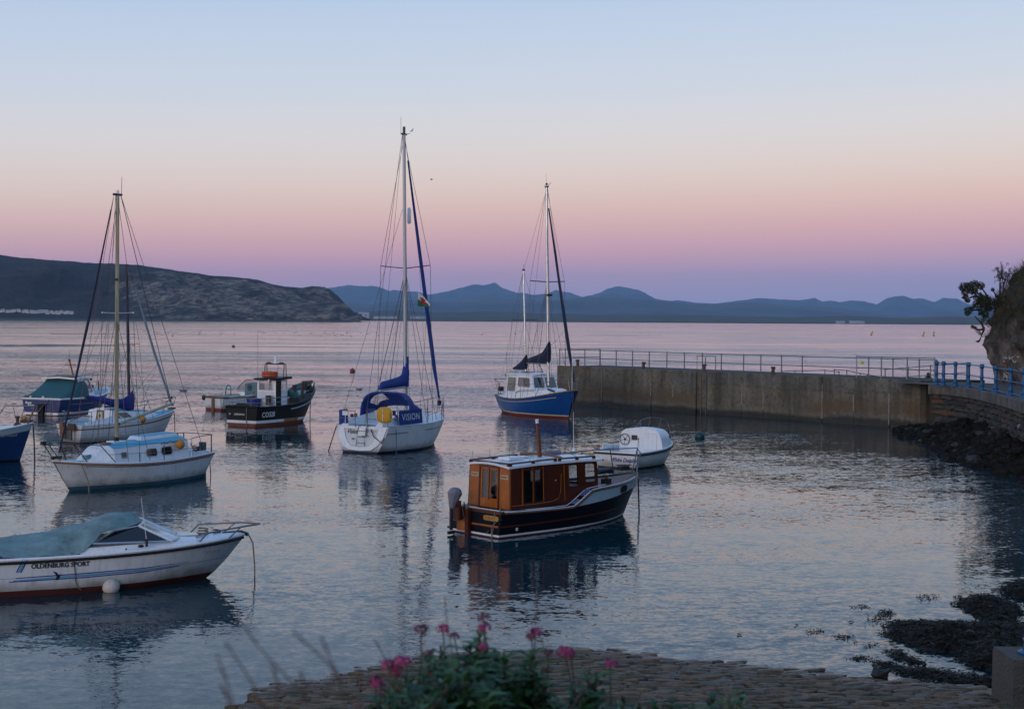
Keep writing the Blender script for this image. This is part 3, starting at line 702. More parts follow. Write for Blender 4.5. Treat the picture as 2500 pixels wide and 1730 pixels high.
# ---- slipway of pitched stone
edge_px = [CN(x, y) for x, y in ((140,440),(400,392),(650,346),(830,302),(1000,286),(1200,275),(1400,270),(1550,268),(1700,285),(1900,310),(2100,330),(2307,350))] + [CM(x, y) for x, y in ((150,893),(300,905),(600,935),(850,960),(1080,1000),(1400,1014),(1700,1042),(2110,1088),(2400,1120))]
ew = sorted([gp(p) for p in edge_px], key=lambda p: p.x); ex = [p.x for p in ew]; ey = [p.y for p in ew]
XL = ex[0]
def ye(x): return float(np.interp(x, ex, ey))
def slip_z(x, y): return .115 * (ye(x) - y) - .03
m, N, L, b = nodes_of('slipway_bed', .9); t = N.new('ShaderNodeTexCoord').outputs['Object']
L.new(nmix(N, L, nrange(N, L, nnoise(N, L, t, 3., 6), .4, .65), (.025,.022,.018), (.06,.05,.04)), b.inputs['Base Color'])
rows = []
for i in range(60):
    x = XL + (12.5 - XL) * i / 59; e_ = ye(min(x, ex[-1]))
    rows.append([(x, e_ + .7, -.16), (x, e_, -.06), (x, e_ - 2, slip_z(x, e_ - 2) - .09), (x, e_ - 6, slip_z(x, e_ - 6) - .09), (x, 10, max(.4, slip_z(x, 10)) - .09)])
rows.insert(0, [(p[0] - .02, p[1], -.8) for p in rows[0]])
slip = MB().grid(rows).obj('slipway', m, smooth=0, kind='structure')
def stone_mat(name, c1, c2):
    m, N, L, b = nodes_of(name, .8); g_ = N.new('ShaderNodeNewGeometry').outputs['Position']; s = N.new('ShaderNodeSeparateXYZ'); L.new(g_, s.inputs[0])
    c = nmix(N, L, nrange(N, L, nnoise(N, L, g_, 4., 6, .7), .36, .66), c1, c2)
    c = nmix(N, L, nrange(N, L, nnoise(N, L, g_, 17., 5, .7), .5, .72, 0, .7), c, tuple(q * .4 for q in c1))
    L.new(c, b.inputs['Base Color']); L.new(nrange(N, L, nmath(N, L, 'MULTIPLY_ADD', nnoise(N, L, g_, 2.), .12, s.outputs['Z']), .07, .2, .28, .85), b.inputs['Roughness'])
    nbump(N, L, b, nnoise(N, L, g_, 22., 7, .75), .02); return m
SM = [stone_mat('slip_stone_brown', (.13,.078,.042), (.25,.16,.095)), stone_mat('slip_stone_grey', (.11,.083,.06), (.22,.165,.12)), stone_mat('slip_stone_pink', (.125,.07,.045), (.235,.14,.095)), stone_mat('slip_stone_olive', (.07,.055,.03), (.15,.115,.065))]
cands = []
ca, sa = math.cos(R_(9)), math.sin(R_(9)); v = 0
for r_i in range(-18, 40):
    u = -8 + rnd.uniform(0, .3); hrow = .145
    while u < 16:
        w = rnd.uniform(.2, .52); uc, vc = u + w / 2, 18.4 + r_i * hrow + rnd.uniform(-.02, .02)
        x, y = uc * ca - (vc - 20) * sa, 20 + uc * sa + (vc - 20) * ca
        if x > XL + .12 and x < 9.6 and y < ye(x) + .22 + rnd.uniform(-.12, .08) and y > 17.6 and y > ye(x) - 5.5: cands.append((x, y, w, hrow))
        u += w
cands.sort(key=lambda q: -( (1 if abs(q[0]) < .37 * q[1] and q[1] > 19.7 else 0) * 10 - q[1] * .1))
rest = MB()
for k, (x, y, w, hr) in enumerate(cands):
    lift = rnd.uniform(-.02, .022); tiltx = rnd.uniform(-.10, .10); hw, hh = w / 2 - .012, hr / 2 - .008
    def place(u, v_, d, x=x, y=y, lift=lift, tiltx=tiltx):
        X, Y = x + u * ca - v_ * sa, y + u * sa + v_ * ca
        return Vector((X, Y, slip_z(x, y) + .115 * (y - Y) + d + lift + u * tiltx))
    q = [(-hw, -hh), (0, -hh), (hw, -hh), (hw, hh), (0, hh), (-hw, hh)]
    q = [(a_ + rnd.uniform(-.045, .045), c + rnd.uniform(-.03, .03)) for a_, c in q]
    s_ = stone_mb(q, place, rnd.uniform(.012, .035), .14); mi = rnd.choices(range(4), (4, 4, 2, 3))[0]
    if k < 300: s_.obj('stone', SM[mi], slip, smooth=60)
    else: rest.add(s_.v, s_.f, mi)
rest.obj('stones', SM, slip, smooth=60, kind='stuff')
# loose stone on the slip edge
mb = MB(); q = gp(CM(1140, 1000)); rocky((q.x, q.y, .06), .14, mb, 5.5)
tag(mb.obj('loose_stone', WROCK, smooth=60), 'small dark stone lying on the slipway edge beside the seaweed', 'stone')

# ---- bank under the camera (the plants in front grow on it)
rows = []
for j, (y, z) in enumerate(((-14, 4.2), (-4, 4.1), (1, 4.05), (3.2, 4.0), (5, 3.75), (7, 3.0), (9, 2.2), (10.6, 1.3))):
    rows.append([(-14 + i * 1.0, y, z + .12 * noise.noise(Vector((i * .7, y, 0)))) for i in range(30)])
MB().grid(rows).obj('grass_bank', mat('bank_soil', (.03,.035,.018), .95, .3, 3, bump=.03), smooth=60, kind='structure')

# ---- seaweed rocks in the water, bottom right
def seaweed_rock(label, poly, hmax, slope, seed):
    w = [gp(CM(x, y)) for x, y in poly]; P2 = np.array([(p.x, p.y) for p in w]); mn, mx = P2.min(0) - .15, P2.max(0) + .15
    stp = .075; nx, ny = int((mx[0]-mn[0])/stp) + 2, int((mx[1]-mn[1])/stp) + 2
    X, Y = np.meshgrid(mn[0] + np.arange(nx) * stp, mn[1] + np.arange(ny) * stp)
    inside = np.zeros(X.shape, bool); dist = np.full(X.shape, 9.)
    n = len(P2)
    for i in range(n):
        a_, c = P2[i], P2[(i+1) % n]
        cond = ((a_[1] > Y) != (c[1] > Y)); xi = (c[0]-a_[0]) * (Y - a_[1]) / (c[1] - a_[1] + 1e-12) + a_[0]; inside ^= cond & (X < xi)
        d = c - a_; t_ = np.clip(((X-a_[0])*d[0] + (Y-a_[1])*d[1]) / (d @ d + 1e-12), 0, 1)
        dist = np.minimum(dist, np.hypot(X - a_[0] - t_*d[0], Y - a_[1] - t_*d[1]))
    sd_ = np.where(inside, dist, -dist)
    H = np.empty(X.shape)
    for i in range(ny):
        for j in range(nx):
            q = Vector((X[i,j], Y[i,j], seed))
            H[i,j] = noise.fractal(q * .9, 1, 2, 4) * .5 + noise.fractal(q * 4.2, 1, 2, 4) * .35
    Z = np.clip(sd_ * slope, -.3, hmax) * (1 + .55 * H) + .07 * H - .01
    ctr = w[0].copy(); ctr = Vector((P2[:,0].mean(), P2[:,1].mean(), 0))
    o = thing('seaweed_rock', label, 'rock', ctr, 0, 'weedy rocks showing above the water')
    mb = MB(); idx = {}; rows = [[Vector((X[i,j], Y[i,j], max(Z[i,j], -.12))) - ctr for j in range(nx)] for i in range(ny)]
    mb.grid(rows, fn=lambda i, j: 0 if max(Z[i,j], Z[i+1,j], Z[i,j+1], Z[i+1,j+1]) > -.03 else None)
    mb.obj('rock', ROCKM, o, smooth=70)
    wd = MB(); pts = np.argwhere((Z > -.02) & (sd_ > -.1)); rr = random.Random(seed)
    for k in range(int(len(pts) * 4)):
        i, j = pts[rr.randrange(len(pts))]; p = Vector((X[i,j] + rr.uniform(-.05,.05), Y[i,j] + rr.uniform(-.05,.05), max(0, Z[i,j]) + rr.uniform(0, .03))) - ctr
        if H[i,j] > .22 and hmax > .3: continue
        a_ = rr.gauss(3.3, .9); l = rr.uniform(.06, .17); d = Vector((math.cos(a_) * l, math.sin(a_) * l, 0)); s_ = Vector((-d.y, d.x, 0)).normalized() * rr.uniform(.006, .016); w_ = Vector((-d.y, d.x, 0)) * rr.uniform(-.35, .35); u_ = Vector((0, 0, rr.uniform(.006, .022)))
        wd.add([p - s_, p + s_, p + d * .5 + w_ + s_ * 1.3 + u_, p + d - Vector((0, 0, .012)), p + d * .5 + w_ - s_ * 1.3 + u_], [(0, 1, 2, 4), (4, 2, 3)], 0 if rr.random() < .75 else 1)
    wd.obj('seaweed', [WEED, WEEDO], o, smooth=0, kind='stuff')
ROCKM = mat('weedy_rock', (.008,.007,.006), .7, .5, 2.2, bump=.05, bscale=13, col2=(.04,.036,.032), mix=.34, spec=.25)
seaweed_rock('long weedy rock running left to right with a pale bare face', [(1720,405),(1830,372),(1990,366),(2130,382),(2240,412),(2300,480),(2270,540),(2150,565),(2010,550),(1900,485),(1780,440)], .2, .4, 1.5)
seaweed_rock('largest weedy rock mass with bare grey stone beside the blue post plinth', [(1205,560),(1330,560),(1500,575),(1700,590),(1870,605),(2020,600),(2150,580),(2307,580),(2500,600),(2500,960),(2110,960),(1900,915),(1800,865),(1700,810),(1530,795),(1400,745),(1290,690),(1110,655),(1180,630),(1280,625),(1220,585)], .26, .32, 2.5)
seaweed_rock('small isolated weed clump below the largest weedy rock', [(1235,790),(1290,775),(1350,800),(1390,845),(1510,868),(1490,892),(1390,875),(1290,855)], .06, .4, 3.5)
seaweed_rock('flat strip of weedy rock along the slipway edge', [(1050,890),(1130,868),(1250,883),(1320,918),(1440,938),(1640,940),(1800,968),(1960,990),(2110,1015),(2300,1060),(2300,1100),(2110,1080),(1900,1060),(1700,1045),(1500,1030),(1400,992),(1320,938),(1200,918)], .06, .3, 4.5)
seaweed_rock('dark weedy rock at the right edge behind the others', [(2110,300),(2170,262),(2250,250),(2400,250),(2560,300),(2540,380),(2307,378),(2180,345)], .16, .35, 5.5)
fw = MB(); rr = random.Random(9)
for (x0, x1, y0, y1, n_) in ((1430,1650,318,392,60),(860,945,540,552,10),(460,480,570,580,4),(550,705,600,640,34),(740,950,650,692,44),(900,1090,412,440,30),(1110,1300,445,525,110),(1000,1220,470,600,60),(850,1150,820,862,60),(1210,1380,900,955,40),(1740,1815,330,372,24),(2040,2095,280,310,16),(0,50,640,660,8),(1380,1480,860,890,24),(935,960,712,728,3),(1000,1200,715,760,24)):
    for k in range(n_):
        p = gp(CM(rr.triangular(x0, x1), rr.triangular(y0, y1)), .012); a_ = rr.uniform(0, 6.28)
        for e in range(rr.randint(2, 4)):
            b_a = a_ + rr.uniform(-2.2, 2.2); l = rr.uniform(.02, .06); d = Vector((math.cos(b_a) * l, math.sin(b_a) * l, rr.uniform(-.01, .025))); s_ = Vector((-d.y, d.x, 0)) * .3
            fw.add([p, p + d * .5 + s_, p + d, p + d * .5 - s_], [(0, 1, 2, 3)])
tag(fw.obj('floating_seaweed', WEED, smooth=0), 'scattered scraps of dark weed floating off the slipway', 'seaweed', kind='stuff')
# plinth with the foot of a blue post
pl = gp(CBB(800, 1400), .35); 
plo = thing('stone_plinth', 'pale weathered concrete plinth in the lower right corner', 'plinth', (pl.x, pl.y, 0))
w2, d2, ht = .62, .62, .5
base = [(-.1, -.25), (w2, -.25), (w2, d2), (-.1, d2)]; mb = MB()
rws = []
for z, s_ in ((-.3, 1.06), (.02, 1.05), (.08, 1.0), (.3, 1.0), (ht * .88 + .35, .99), (ht + .35, .94)):
    row = []
    for i in range(4):
        a_, c = Vector(base[i]), Vector(base[(i+1) % 4])
        for k in range(5):
            q = a_.lerp(c, k / 5) * s_; nq = noise.fractal(Vector((q.x * 3, q.y * 3, z * 3)), 1, 2, 4) * .03
            row.append(Vector((q.x * (1 + nq), q.y * (1 + nq), z)))
    rws.append(row)
mb.grid(rws, wrap=True).add(rws[-1], [tuple(range(20))])
mb.obj('block', mat('plinth_concrete', (.15,.125,.105), .9, .2, 5, bump=.05, col2=(.07,.06,.05), mix=.5), plo, smooth=40)
bp0 = gp(CBB(930, 900), ht + .35); bp0 = Vector((pl.x + .13, pl.y + .12, ht + .352))
bq = thing('blue_post', 'blue cast iron railing post standing on the pale plinth in the corner', 'post', bp0)
blue_post(bq, Vector((.15, 0, 0)), 1.1)
# ================================================================== BOATS
BOATS = []
class Boat:
    """x runs from the transom to the stem, y to port, z up from the waterline (metres)"""
    def __init__(s, name, label, cat, M, yaw, L, ts, b, w, sz, k=.35, rk=.5, tr=0., p=.8, rkp=1., group='boats moored in the harbour'):
        s.M = Vector((M[0], M[1], 0)); s.yaw = yaw; s.Lw = L; s.ts = ts; s.b = b; s.w = w; s.sz = sz; s.k = k; s.rk = rk; s.tr = tr; s.p = p; s.rkp = rkp
        s.root = thing(name, label, cat, s.M, yaw, group); BOATS.append(s); s.iv = Matrix.Rotation(-yaw, 3, 'Z'); s.fw = Matrix.Rotation(yaw, 3, 'Z')
    def q(s, px, x=None, y=None, z=None):       # where the sight line through a photo point meets a plane of this boat
        e = s.iv @ (EYE - s.M); d = s.iv @ ray(px)
        t = (x - e.x) / d.x if x is not None else ((y - e.y) / d.y if y is not None else (z - e.z) / d.z)
        return e + d * t
    def B(s, t): return max(0, smooth_interp(s.ts, s.b, t))
    def Wl(s, t): return max(0, smooth_interp(s.ts, s.w, t))
    def S(s, t): return smooth_interp(s.ts, s.sz, t)
    def x0(s, z): return s.tr * z
    def x1(s, z): return s.Lw + (s.rk * (max(z, 0) / max(.01, s.sz[-1])) ** s.rkp * s.sz[-1] if z > 0 else s.rk * z * 1.2)
    def half(s, t, z):
        b, w, h = s.B(t), s.Wl(t), s.S(t)
        if z >= 0: return w + (b - w) * min(1.3, z / h) ** s.p
        return w * math.sqrt(max(0, 1 - (z / s.k) ** 2))
    def pt(s, t, z, sd, out=0.):
        return Vector((s.x0(z) + (s.x1(z) - s.x0(z)) * t, sd * (s.half(t, z) + out), z))
    def sheer(s, t, sd, dz=0., out=0.):
        z = s.S(t) + dz; return s.pt(t, min(z, s.S(t)), sd, out) + Vector((0, 0, z - min(z, s.S(t))))
    def on(s, x, z, sd, out=.006):              # hull side point at length x and height z
        t = (x - s.x0(z)) / (s.x1(z) - s.x0(z)); return s.pt(min(1, max(0, t)), z, sd, out)
    def hull(s, rows, mats, name='hull', n=30, fr=None):
        """rows: ('a', z) fixed heights, then ('f', fraction of the topsides); mats: one slot index per band"""
        ts_ = [1 - (1 - i / n) ** 1.35 for i in range(n + 1)]; za = [r[1] for r in rows if r[0] == 'a']; zb = za[-1]
        mb = MB(); sides = {}
        for sd in (-1, 1):
            G = []
            for t in ts_:
                h = s.S(t); G.append([s.pt(t, (v if k == 'a' else zb + (h - zb) * v), sd) for k, v in rows])
            sides[sd] = G; mb.grid(G, fn=lambda i, j: fr[j])
        mb.grid([sides[-1][0], sides[1][0]], fn=lambda i, j: fr[j])
        return mb.obj(name, mats, s.root, smooth=45)
    def deck(s, m, t0=0., t1=1., inset=.03, drop=.02, camber=.06, name='deck', n=18):
        rows = []
        for i in range(n + 1):
            t = t0 + (t1 - t0) * i / n; h = s.S(t) - drop; b = max(0, s.half(t, s.S(t)) - inset); x = s.pt(t, s.S(t), 1).x
            rows.append([Vector((x, b * y, h + camber * (1 - y * y))) for y in (-1, -.75, -.4, 0, .4, .75, 1)])
        return MB().grid(rows).obj(name, m, s.root, smooth=60)
    def rub(s, m, r=.03, dz=0., out=.01, name='rubbing_strake', t0=0., t1=1., sides=(-1, 1), n=28, stern=False):
        for sd in sides:
            TB([s.sheer(t0 + (t1 - t0) * i / n, sd, dz, out) for i in range(n + 1)], r, 6).obj(name, m, s.root)
        if stern: TB([s.sheer(0, -1, dz, out), s.sheer(0, 1, dz, out)], r, 6).obj(name, m, s.root)
    def stripe(s, m, zf, h, t0, t1, sd, name='stripe', n=24, out=.005, taper=False):
        r1, r2 = [], []
        for i in range(n + 1):
            t = t0 + (t1 - t0) * i / n; z = zf(t); hh = h * (1 - i / n) if taper else h
            r1.append(s.pt(t, z, sd, out)); r2.append(s.pt(t, z + max(hh, .002), sd, out))
        return MB().grid([r1, r2]).obj(name, m, s.root, smooth=60)
    def text(s, txt, size, x, z, sd, m, name='lettering', shear=0., bold=0., sx=1., slope=0., out=.008):
        vs, fs = text_geo(txt, size, shear, bold); d = 1 if sd < 0 else -1
        return MB().add([s.on(x + d * v.x * sx, z + v.y + slope * v.x * sx, sd, out) for v in vs], fs).obj(name, m, s.root, smooth=0)
    def ttext(s, txt, size, y, z, m, name='lettering', shear=0., bold=0., sx=1., slope=0.):
        vs, fs = text_geo(txt, size, shear, bold)
        return MB().add([Vector((s.x0(z + v.y) - .008, y - v.x * sx, z + v.y + slope * v.x)) for v in vs], fs).obj(name, m, s.root, smooth=0)
    def tube(s, name, pts, r, m, parent=None, n=6, **k): return TB(pts, r, n, **k).obj(name, m, parent or s.root)
    def wire(s, name, a, b, r=.011, m=None, sag=0.):
        a, b = Vector(a), Vector(b); pts = [a, b] if not sag else [a.lerp(b, i / 6) - Vector((0, 0, sag * 4 * (i/6) * (1 - i/6))) for i in range(7)]
        return TB(pts, r, 4, cap=False).obj(name, m or WIRE, s.root)
def rrect(u0, v0, u1, v1, r, n=4):
    out = []
    for cx, cy, a0 in ((u1 - r, v0 + r, -90), (u1 - r, v1 - r, 0), (u0 + r, v1 - r, 90), (u0 + r, v0 + r, 180)):
        for k in range(n + 1):
            a = R_(a0 + 90 * k / n); out.append((cx + r * math.cos(a), cy + r * math.sin(a)))
    return out
class Face:
    """a flat wall given by its corners seen from outside: lower left, lower right, upper right, upper left"""
    def __init__(s, a, b, c, d): s.c = [Vector(p) for p in (a, b, c, d)]; s.n = (s.c[1] - s.c[0]).cross(s.c[3] - s.c[0]).normalized()
    def p(s, u, v, o=0.):
        a, b, c, d = s.c; return (a * (1-u) + b * u) * (1 - v) + (d * (1-u) + c * u) * v + s.n * o
    def W(s): return (s.c[1] - s.c[0]).length
    def H(s): return (s.c[3] - s.c[0]).length
    def outline(s, u0, v0, u1, v1, r, o=0., grow=0.):
        W_, H_ = s.W(), s.H(); q = rrect(u0 * W_ - grow, v0 * H_ - grow, u1 * W_ + grow, v1 * H_ + grow, max(.002, r + grow))
        return [s.p(x / W_, y / H_, o) for x, y in q]
    def window(s, parent, rect, glassm, framem, r=.04, fr=.03, proud=.012, name='window'):
        o = MB().plate(s.outline(*rect, r, .002, fr), [s.outline(*rect, r, .002)], s.n * proud).obj(name, framem, parent, smooth=0)
        MB().prism(s.outline(*rect, r, .003, .004), s.n * .004).obj('pane', glassm, o, smooth=0); return o
    def wall(s, parent, name, m, rects=(), r=.04, th=.03):
        return MB().plate(s.c, [s.outline(*q, r) for q in rects], -s.n * th).obj(name, m, parent, smooth=0)
def arc(c, rx, rz, a0, a1, n, ax='y'):
    c = Vector(c)
    return [c + (Vector((0, rx * math.cos(R_(a)), rz * math.sin(R_(a)))) if ax == 'y' else Vector((rx * math.cos(R_(a)), 0, rz * math.sin(R_(a))))) for a in [a0 + (a1 - a0) * i / n for i in range(n + 1)]]
def UV(yaw): return Vector((math.cos(yaw), math.sin(yaw), 0)), Vector((math.sin(yaw), -math.cos(yaw), 0))   # forward, starboard
def fender_thing(label, loc, r, m, cat='fender', sc_=(1,1,1)):
    o = thing('fender', label, cat, loc); MB().ball((0, 0, 0), r, 12, sc_).obj('ball', m, o); MB().lathe([(.001, r * .9), (r * .25, r * .92), (r * .2, r * 1.12), (.001, r * 1.15)], n=8).obj('eye', m, o); return o

# ------------------------------------------------------------------ wooden cabin boat (centre)
P0, S0, F0 = gp(CE(580, 1175)), gp(CE(1715, 955)), gp(CE(180, 1100))
Mb = (P0 + F0) / 2; yaw = math.atan2(S0.y - Mb.y, S0.x - Mb.x)
b = Boat('cabin_boat', 'wooden cabin boat with varnished orange cabin, white roof and black hull', 'boat', Mb, yaw, (S0 - Mb).length,
         [0, .2, .45, .7, .85, .94, 1], [.94, 1.03, 1.08, .95, .66, .36, .03], [.84, .92, .95, .72, .42, .18, .0], [.63, .60, .60, .70, .80, .90, .98], k=.4, rk=.55, p=.75)
L_ = b.Lw
b.hull([('a', -.4), ('a', -.2), ('a', .035), ('a', .085), ('f', .3), ('f', .6), ('f', .85), ('f', 1.)], [DRED, WHITE, BRBLK], fr=[0, 0, 1, 2, 2, 2, 2])
# raised white bulwark forward, with its sloping step
def h2(t): return float(np.interp(t, [0, .425, .535, .6, .7, .8, 1], [0, .0, .345, .35, .32, .28, .18]))
bw = MB(); wt = MB()
for sd in (-1, 1):
    r = []
    for i in range(25):
        t = .42 + .58 * (i / 24) ** 1.3; a = b.sheer(t, sd); o_ = .05 * h2(t)
        r.append([a + Vector((0, 0, .02)), a + Vector((o_ * .6, sd * o_, max(.021, h2(t))))])
    bw.grid(r)
bw.obj('bulwark', PALEB, b.root, smooth=60)
def top2(t, sd, dz=0., inn=0.): a = b.sheer(t, sd); o_ = .05 * h2(t); return a + Vector((o_ * .6, sd * (o_ - inn), h2(t) + dz))
for sd in (-1, 1):
    b.tube('toe_rail', [top2(.02 + .98 * i / 40, sd, .0) for i in range(41)], .034, DKWOOD_SHADE)
    b.tube('white_edging', [top2(.02 + .9 * i / 36, sd, .036, .02) for i in range(37)], .012, WHITE)
    b.tube('white_edging', [top2(.02 + .66 * i / 30, sd, .036, .02) - Vector((0, sd * .24, -.0)) for i in range(31)], .010, WHITE)
    b.stripe(DKWOOD_SHADE, lambda t: .27 + .12 * t ** 2, .05, .0, .78, sd, 'strake', out=.02)
b.tube('transom_strake', [Vector((-.02, y, .295)) for y in (-.86, .1)], .03, ORWOOD); b.tube('transom_strake', [Vector((-.02, y, .295)) for y in (.32, .86)], .03, DKWOOD_SHADE)
MB().box((.02, 0, .645), (.1, 1.92, .075)).obj('transom_rail', DKWOOD_SHADE, b.root)
b.tube('white_edging', [Vector((.08, y, .69)) for y in (-.9, .9)], .012, WHITE)
b.deck(MAROON, 0, .50, .02, .01, .02, 'side_deck')
rows = []
for i in range(14):
    t = .53 + .47 * i / 13; a = top2(t, 1, -.03, .03); rows.append([Vector((a.x, max(0, a.y) * y, a.z + .05 * (1 - y * y))) for y in (-1, -.6, 0, .6, 1)])
MB().grid(rows).obj('foredeck', MAROON, b.root, smooth=60)
rows = [[(rows[0][k].x, rows[0][k].y, z) for k in (0, 2, 4)] for z in (.55, rows[0][0].z)]; MB().grid(rows).obj('step_riser', MAROON, b.root, smooth=0)
# cabin: four walls with real window openings
zb = .66; yb, yt = -.80, -.76
A0 = b.q(CE(690, 918), y=yb); xa = A0.x; zt = b.q(CE(690, 527), y=yt).z
xf = b.q(CE(1515, 690), y=yb).x; xft = b.q(CE(1492, 462), y=yt).x; xat = xa + .03
zf_t = zt - .02
cab = MB().plate([(xa, -.78, zb), (xa, .78, zb), (xf, .7, zb), (xf, -.7, zb)], [], (0, 0, .02)).obj('cabin_sole', DKWOOD_SHADE, b.root)
aft = Face((xa, -yb, zb), (xa, yb, zb), (xat, yt, zt), (xat, -yt, zt))     # seen from astern: port on the left
q = lambda x, y: ((x - 300) / 390., 1 - (y - (505 + (x - 300) * .06)) / 375.)
dw1 = (*[q(430, 785)[0], .235], q(486, 0)[0], .92); dw2 = (q(512, 0)[0], .235, q(572, 0)[0], .92)
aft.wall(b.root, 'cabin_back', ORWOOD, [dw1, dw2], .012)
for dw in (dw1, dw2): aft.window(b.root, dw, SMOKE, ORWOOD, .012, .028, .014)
MB().plate(aft.outline(.255, .0, .745, .99, .004, .002), [aft.outline(.285, .0, .715, .96, .004, .002)], aft.n * .02).obj('door_frame', DKWOOD_SHADE, b.root, smooth=0)
MB().prism(aft.outline(.49, .2, .512, .95, .004, .002), aft.n * .018).obj('door_stile', DKWOOD_SHADE, b.root, smooth=0)
MB().ball(aft.p(.505, .55, .03), .014, 8).obj('door_handle', STEEL, b.root); MB().ball(aft.p(.34, .62, .03), .012, 8).obj('door_handle', STEEL, b.root)
for u0, u1 in ((.06, .235), (.775, .955)):
    pl_ = MB().prism(aft.outline(u0, .715, u1, .815, .006, .003), aft.n * .008).obj('number_plate', PLATE, b.root, smooth=0)
    for k in (.1, .36, .62):
        uu = u0 + (u1 - u0) * k; MB().prism(aft.outline(uu, .745, uu + (u1 - u0) * .2, .785, .003, .012), aft.n * .002).obj('faded_print', TEAK, pl_, smooth=0)
for sd in (-1, 1):
    c_ = [(xa, sd * .80, zb), (xf, sd * .72, zb + .0), (xft, sd * .70, zf_t), (xat, sd * .76, zt)]
    f_ = Face(*c_) if sd < 0 else Face(c_[1], c_[0], c_[3], c_[2])
    m_ = (lambda u: u) if sd < 0 else (lambda u: 1 - u)
    def rc(u0, v0, u1, v1): a, c = m_(u0), m_(u1); return (min(a, c), v0, max(a, c), v1)
    U = lambda x: (b.q(CE(x, 560), y=-.77).x - xa) / (xf - xa)
    wins = [rc(U(812), .14, U(903), .90), rc(U(916), .14, U(1000), .90), rc(U(1238), .42, U(1332), .93), rc(U(1392), .48, U(1487), .93)]
    f_.wall(b.root, 'cabin_side', DKWOOD_SHADE, wins[:2] + wins[2:], .05)  # side shade painted in: darker wood here than on the lit cabin back
    for k, w_ in enumerate(wins): f_.window(b.root, w_, GLASS if k > 1 else SMOKE, DKWOOD_SHADE, .05 if k > 1 else .03, .022, .014)
    b.tube('door_trim', [f_.p(m_(u), v, .012) for u, v in ((.02, .1), (.28, .09), (.46, .1), (.53, .16), (.555, .3), (.57, .75))], .009, ORWOOD)
    for u in (.13, .245, .36, .6): MB().prism(f_.outline(*rc(u, .1, u + .006, .97), .001, .002), f_.n * .012).obj('panel_batten', ORWOOD, b.root, smooth=0)
    MB().ball(f_.p(m_(.5), .6, .02), .03, 8).obj('porthole', STEEL, b.root)
    if sd < 0: MB().prism(f_.outline(*rc(.655, .82, .675, .93), .004, .003), f_.n * .02).obj('side_light', PLATE, b.root, smooth=0)
fr = Face((xf, -.72, zb + .2), (xf, .72, zb + .2), (xft, .70, zf_t), (xft, -.70, zf_t))
fr.wall(b.root, 'windscreen', DKWOOD_SHADE, [(.06, .25, .47, .88), (.53, .25, .94, .88)], .05)
for w_ in ((.06, .25, .47, .88), (.53, .25, .94, .88)): fr.window(b.root, w_, GLASS, DKWOOD_SHADE, .05, .022, .014)
rows = [[Vector((x, y * yy, zt + .02 + .07 * (1 - yy * yy) + dz)) for yy in (-1, -.7, -.35, 0, .35, .7, 1)] for x, y, dz in ((xa - .05, .80, 0), (xa + 1, .80, .03), (xft - .6, .76, .01), (xft + .18, .74, -.02))]
low_ = [[p - Vector((0, 0, .05)) for p in r] for r in rows]
ring = lambda R: [R[0][k] for k in range(7)] + [R[i][6] for i in range(1, 4)] + [R[3][k] for k in range(5, -1, -1)] + [R[i][0] for i in (2, 1)]
MB().grid(rows).grid(low_).grid([ring(rows), ring(low_)], wrap=True).obj('cabin_roof', WHITE, b.root, smooth=40)
zr = zt + .095; xm = b.q(CE(1120, 480), y=-.74).x
for nm, pts in (('grab_rail', [(xa + .02, -.74, zr), (xm - .05, -.74, zr + .03)]), ('grab_rail', [(xa + .02, .74, zr), (xm - .05, .74, zr + .03)]), ('grab_rail', [(xa + .02, -.74, zr), (xa + .02, .74, zr)]), ('grab_rail', [(xm + .08, -.71, zr + .02), (xft - .08, -.69, zr)]), ('grab_rail', [(xm + .08, .71, zr + .02), (xft - .08, .69, zr)])):
    a, c = Vector(pts[0]), Vector(pts[1]); d = c - a; g_ = b.tube(nm, [a, c], .026, DKWOOD_SHADE)
    for k in (.02, .5, .98): MB().box(a + d * k - Vector((0, 0, .035)), (.08, .06, .06)).obj('rail_foot', DKWOOD_SHADE, g_)
b.tube('cross_board', [Vector((xm + .12, y, zt + .13 + .06 * (1 - (y / .8) ** 2))) for y in (-.76, -.4, 0, .4, .76)], .036, TEAK)
MB().box((xa + .75, -.05, zt + .15), (.55, .42, .07)).obj('roof_hatch', WHITE, b.root); MB().box((xa + 1.25, .1, zt + .14), (.4, .3, .03)).obj('roof_hatch', WHITE, b.root)
MB().tube([(xm + .5, .25, zt + .16), (xm + 1.1, .25, zt + .16)], .06, 8).obj('roof_roll', GREYC, b.root)
mp0 = b.q(CE(960, 408), y=.0); mp1 = b.q(CE(936, 120), y=.0)
b.tube('mast', [(mp0.x, 0, zt + .05), mp0.lerp(mp1, .5), mp1], .06, mat('brown_spar', (.13,.036,.008), .4, .2, 5), r2=.04, n=8); MB().tube([mp1, mp1 + (mp1 - mp0).normalized() * .1], .045, 8).obj('mast_cap', WHITE, b.root)
MB().ball(mp1 + Vector((.03, -.05, -.16)), .035, 8).obj('mast_light', DSTEEL, b.root)
for dx, dy in ((.9, -.6), (.9, .6), (-.9, .5), (-.9, -.5)): b.wire('mast_stay', mp0.lerp(mp1, .45), (mp0.x + dx, dy, zt + .08), .006)
a1 = b.q(CE(1268, 375), y=.2); a2 = b.q(CE(1264, 20), y=.2); b.tube('antenna', [a1, a2], .010, WHITE, r2=.005); MB().lathe([(.05, 0), (.03, .07), (.012, .1)], a1, 8).obj('antenna_foot', WHITE, b.root)
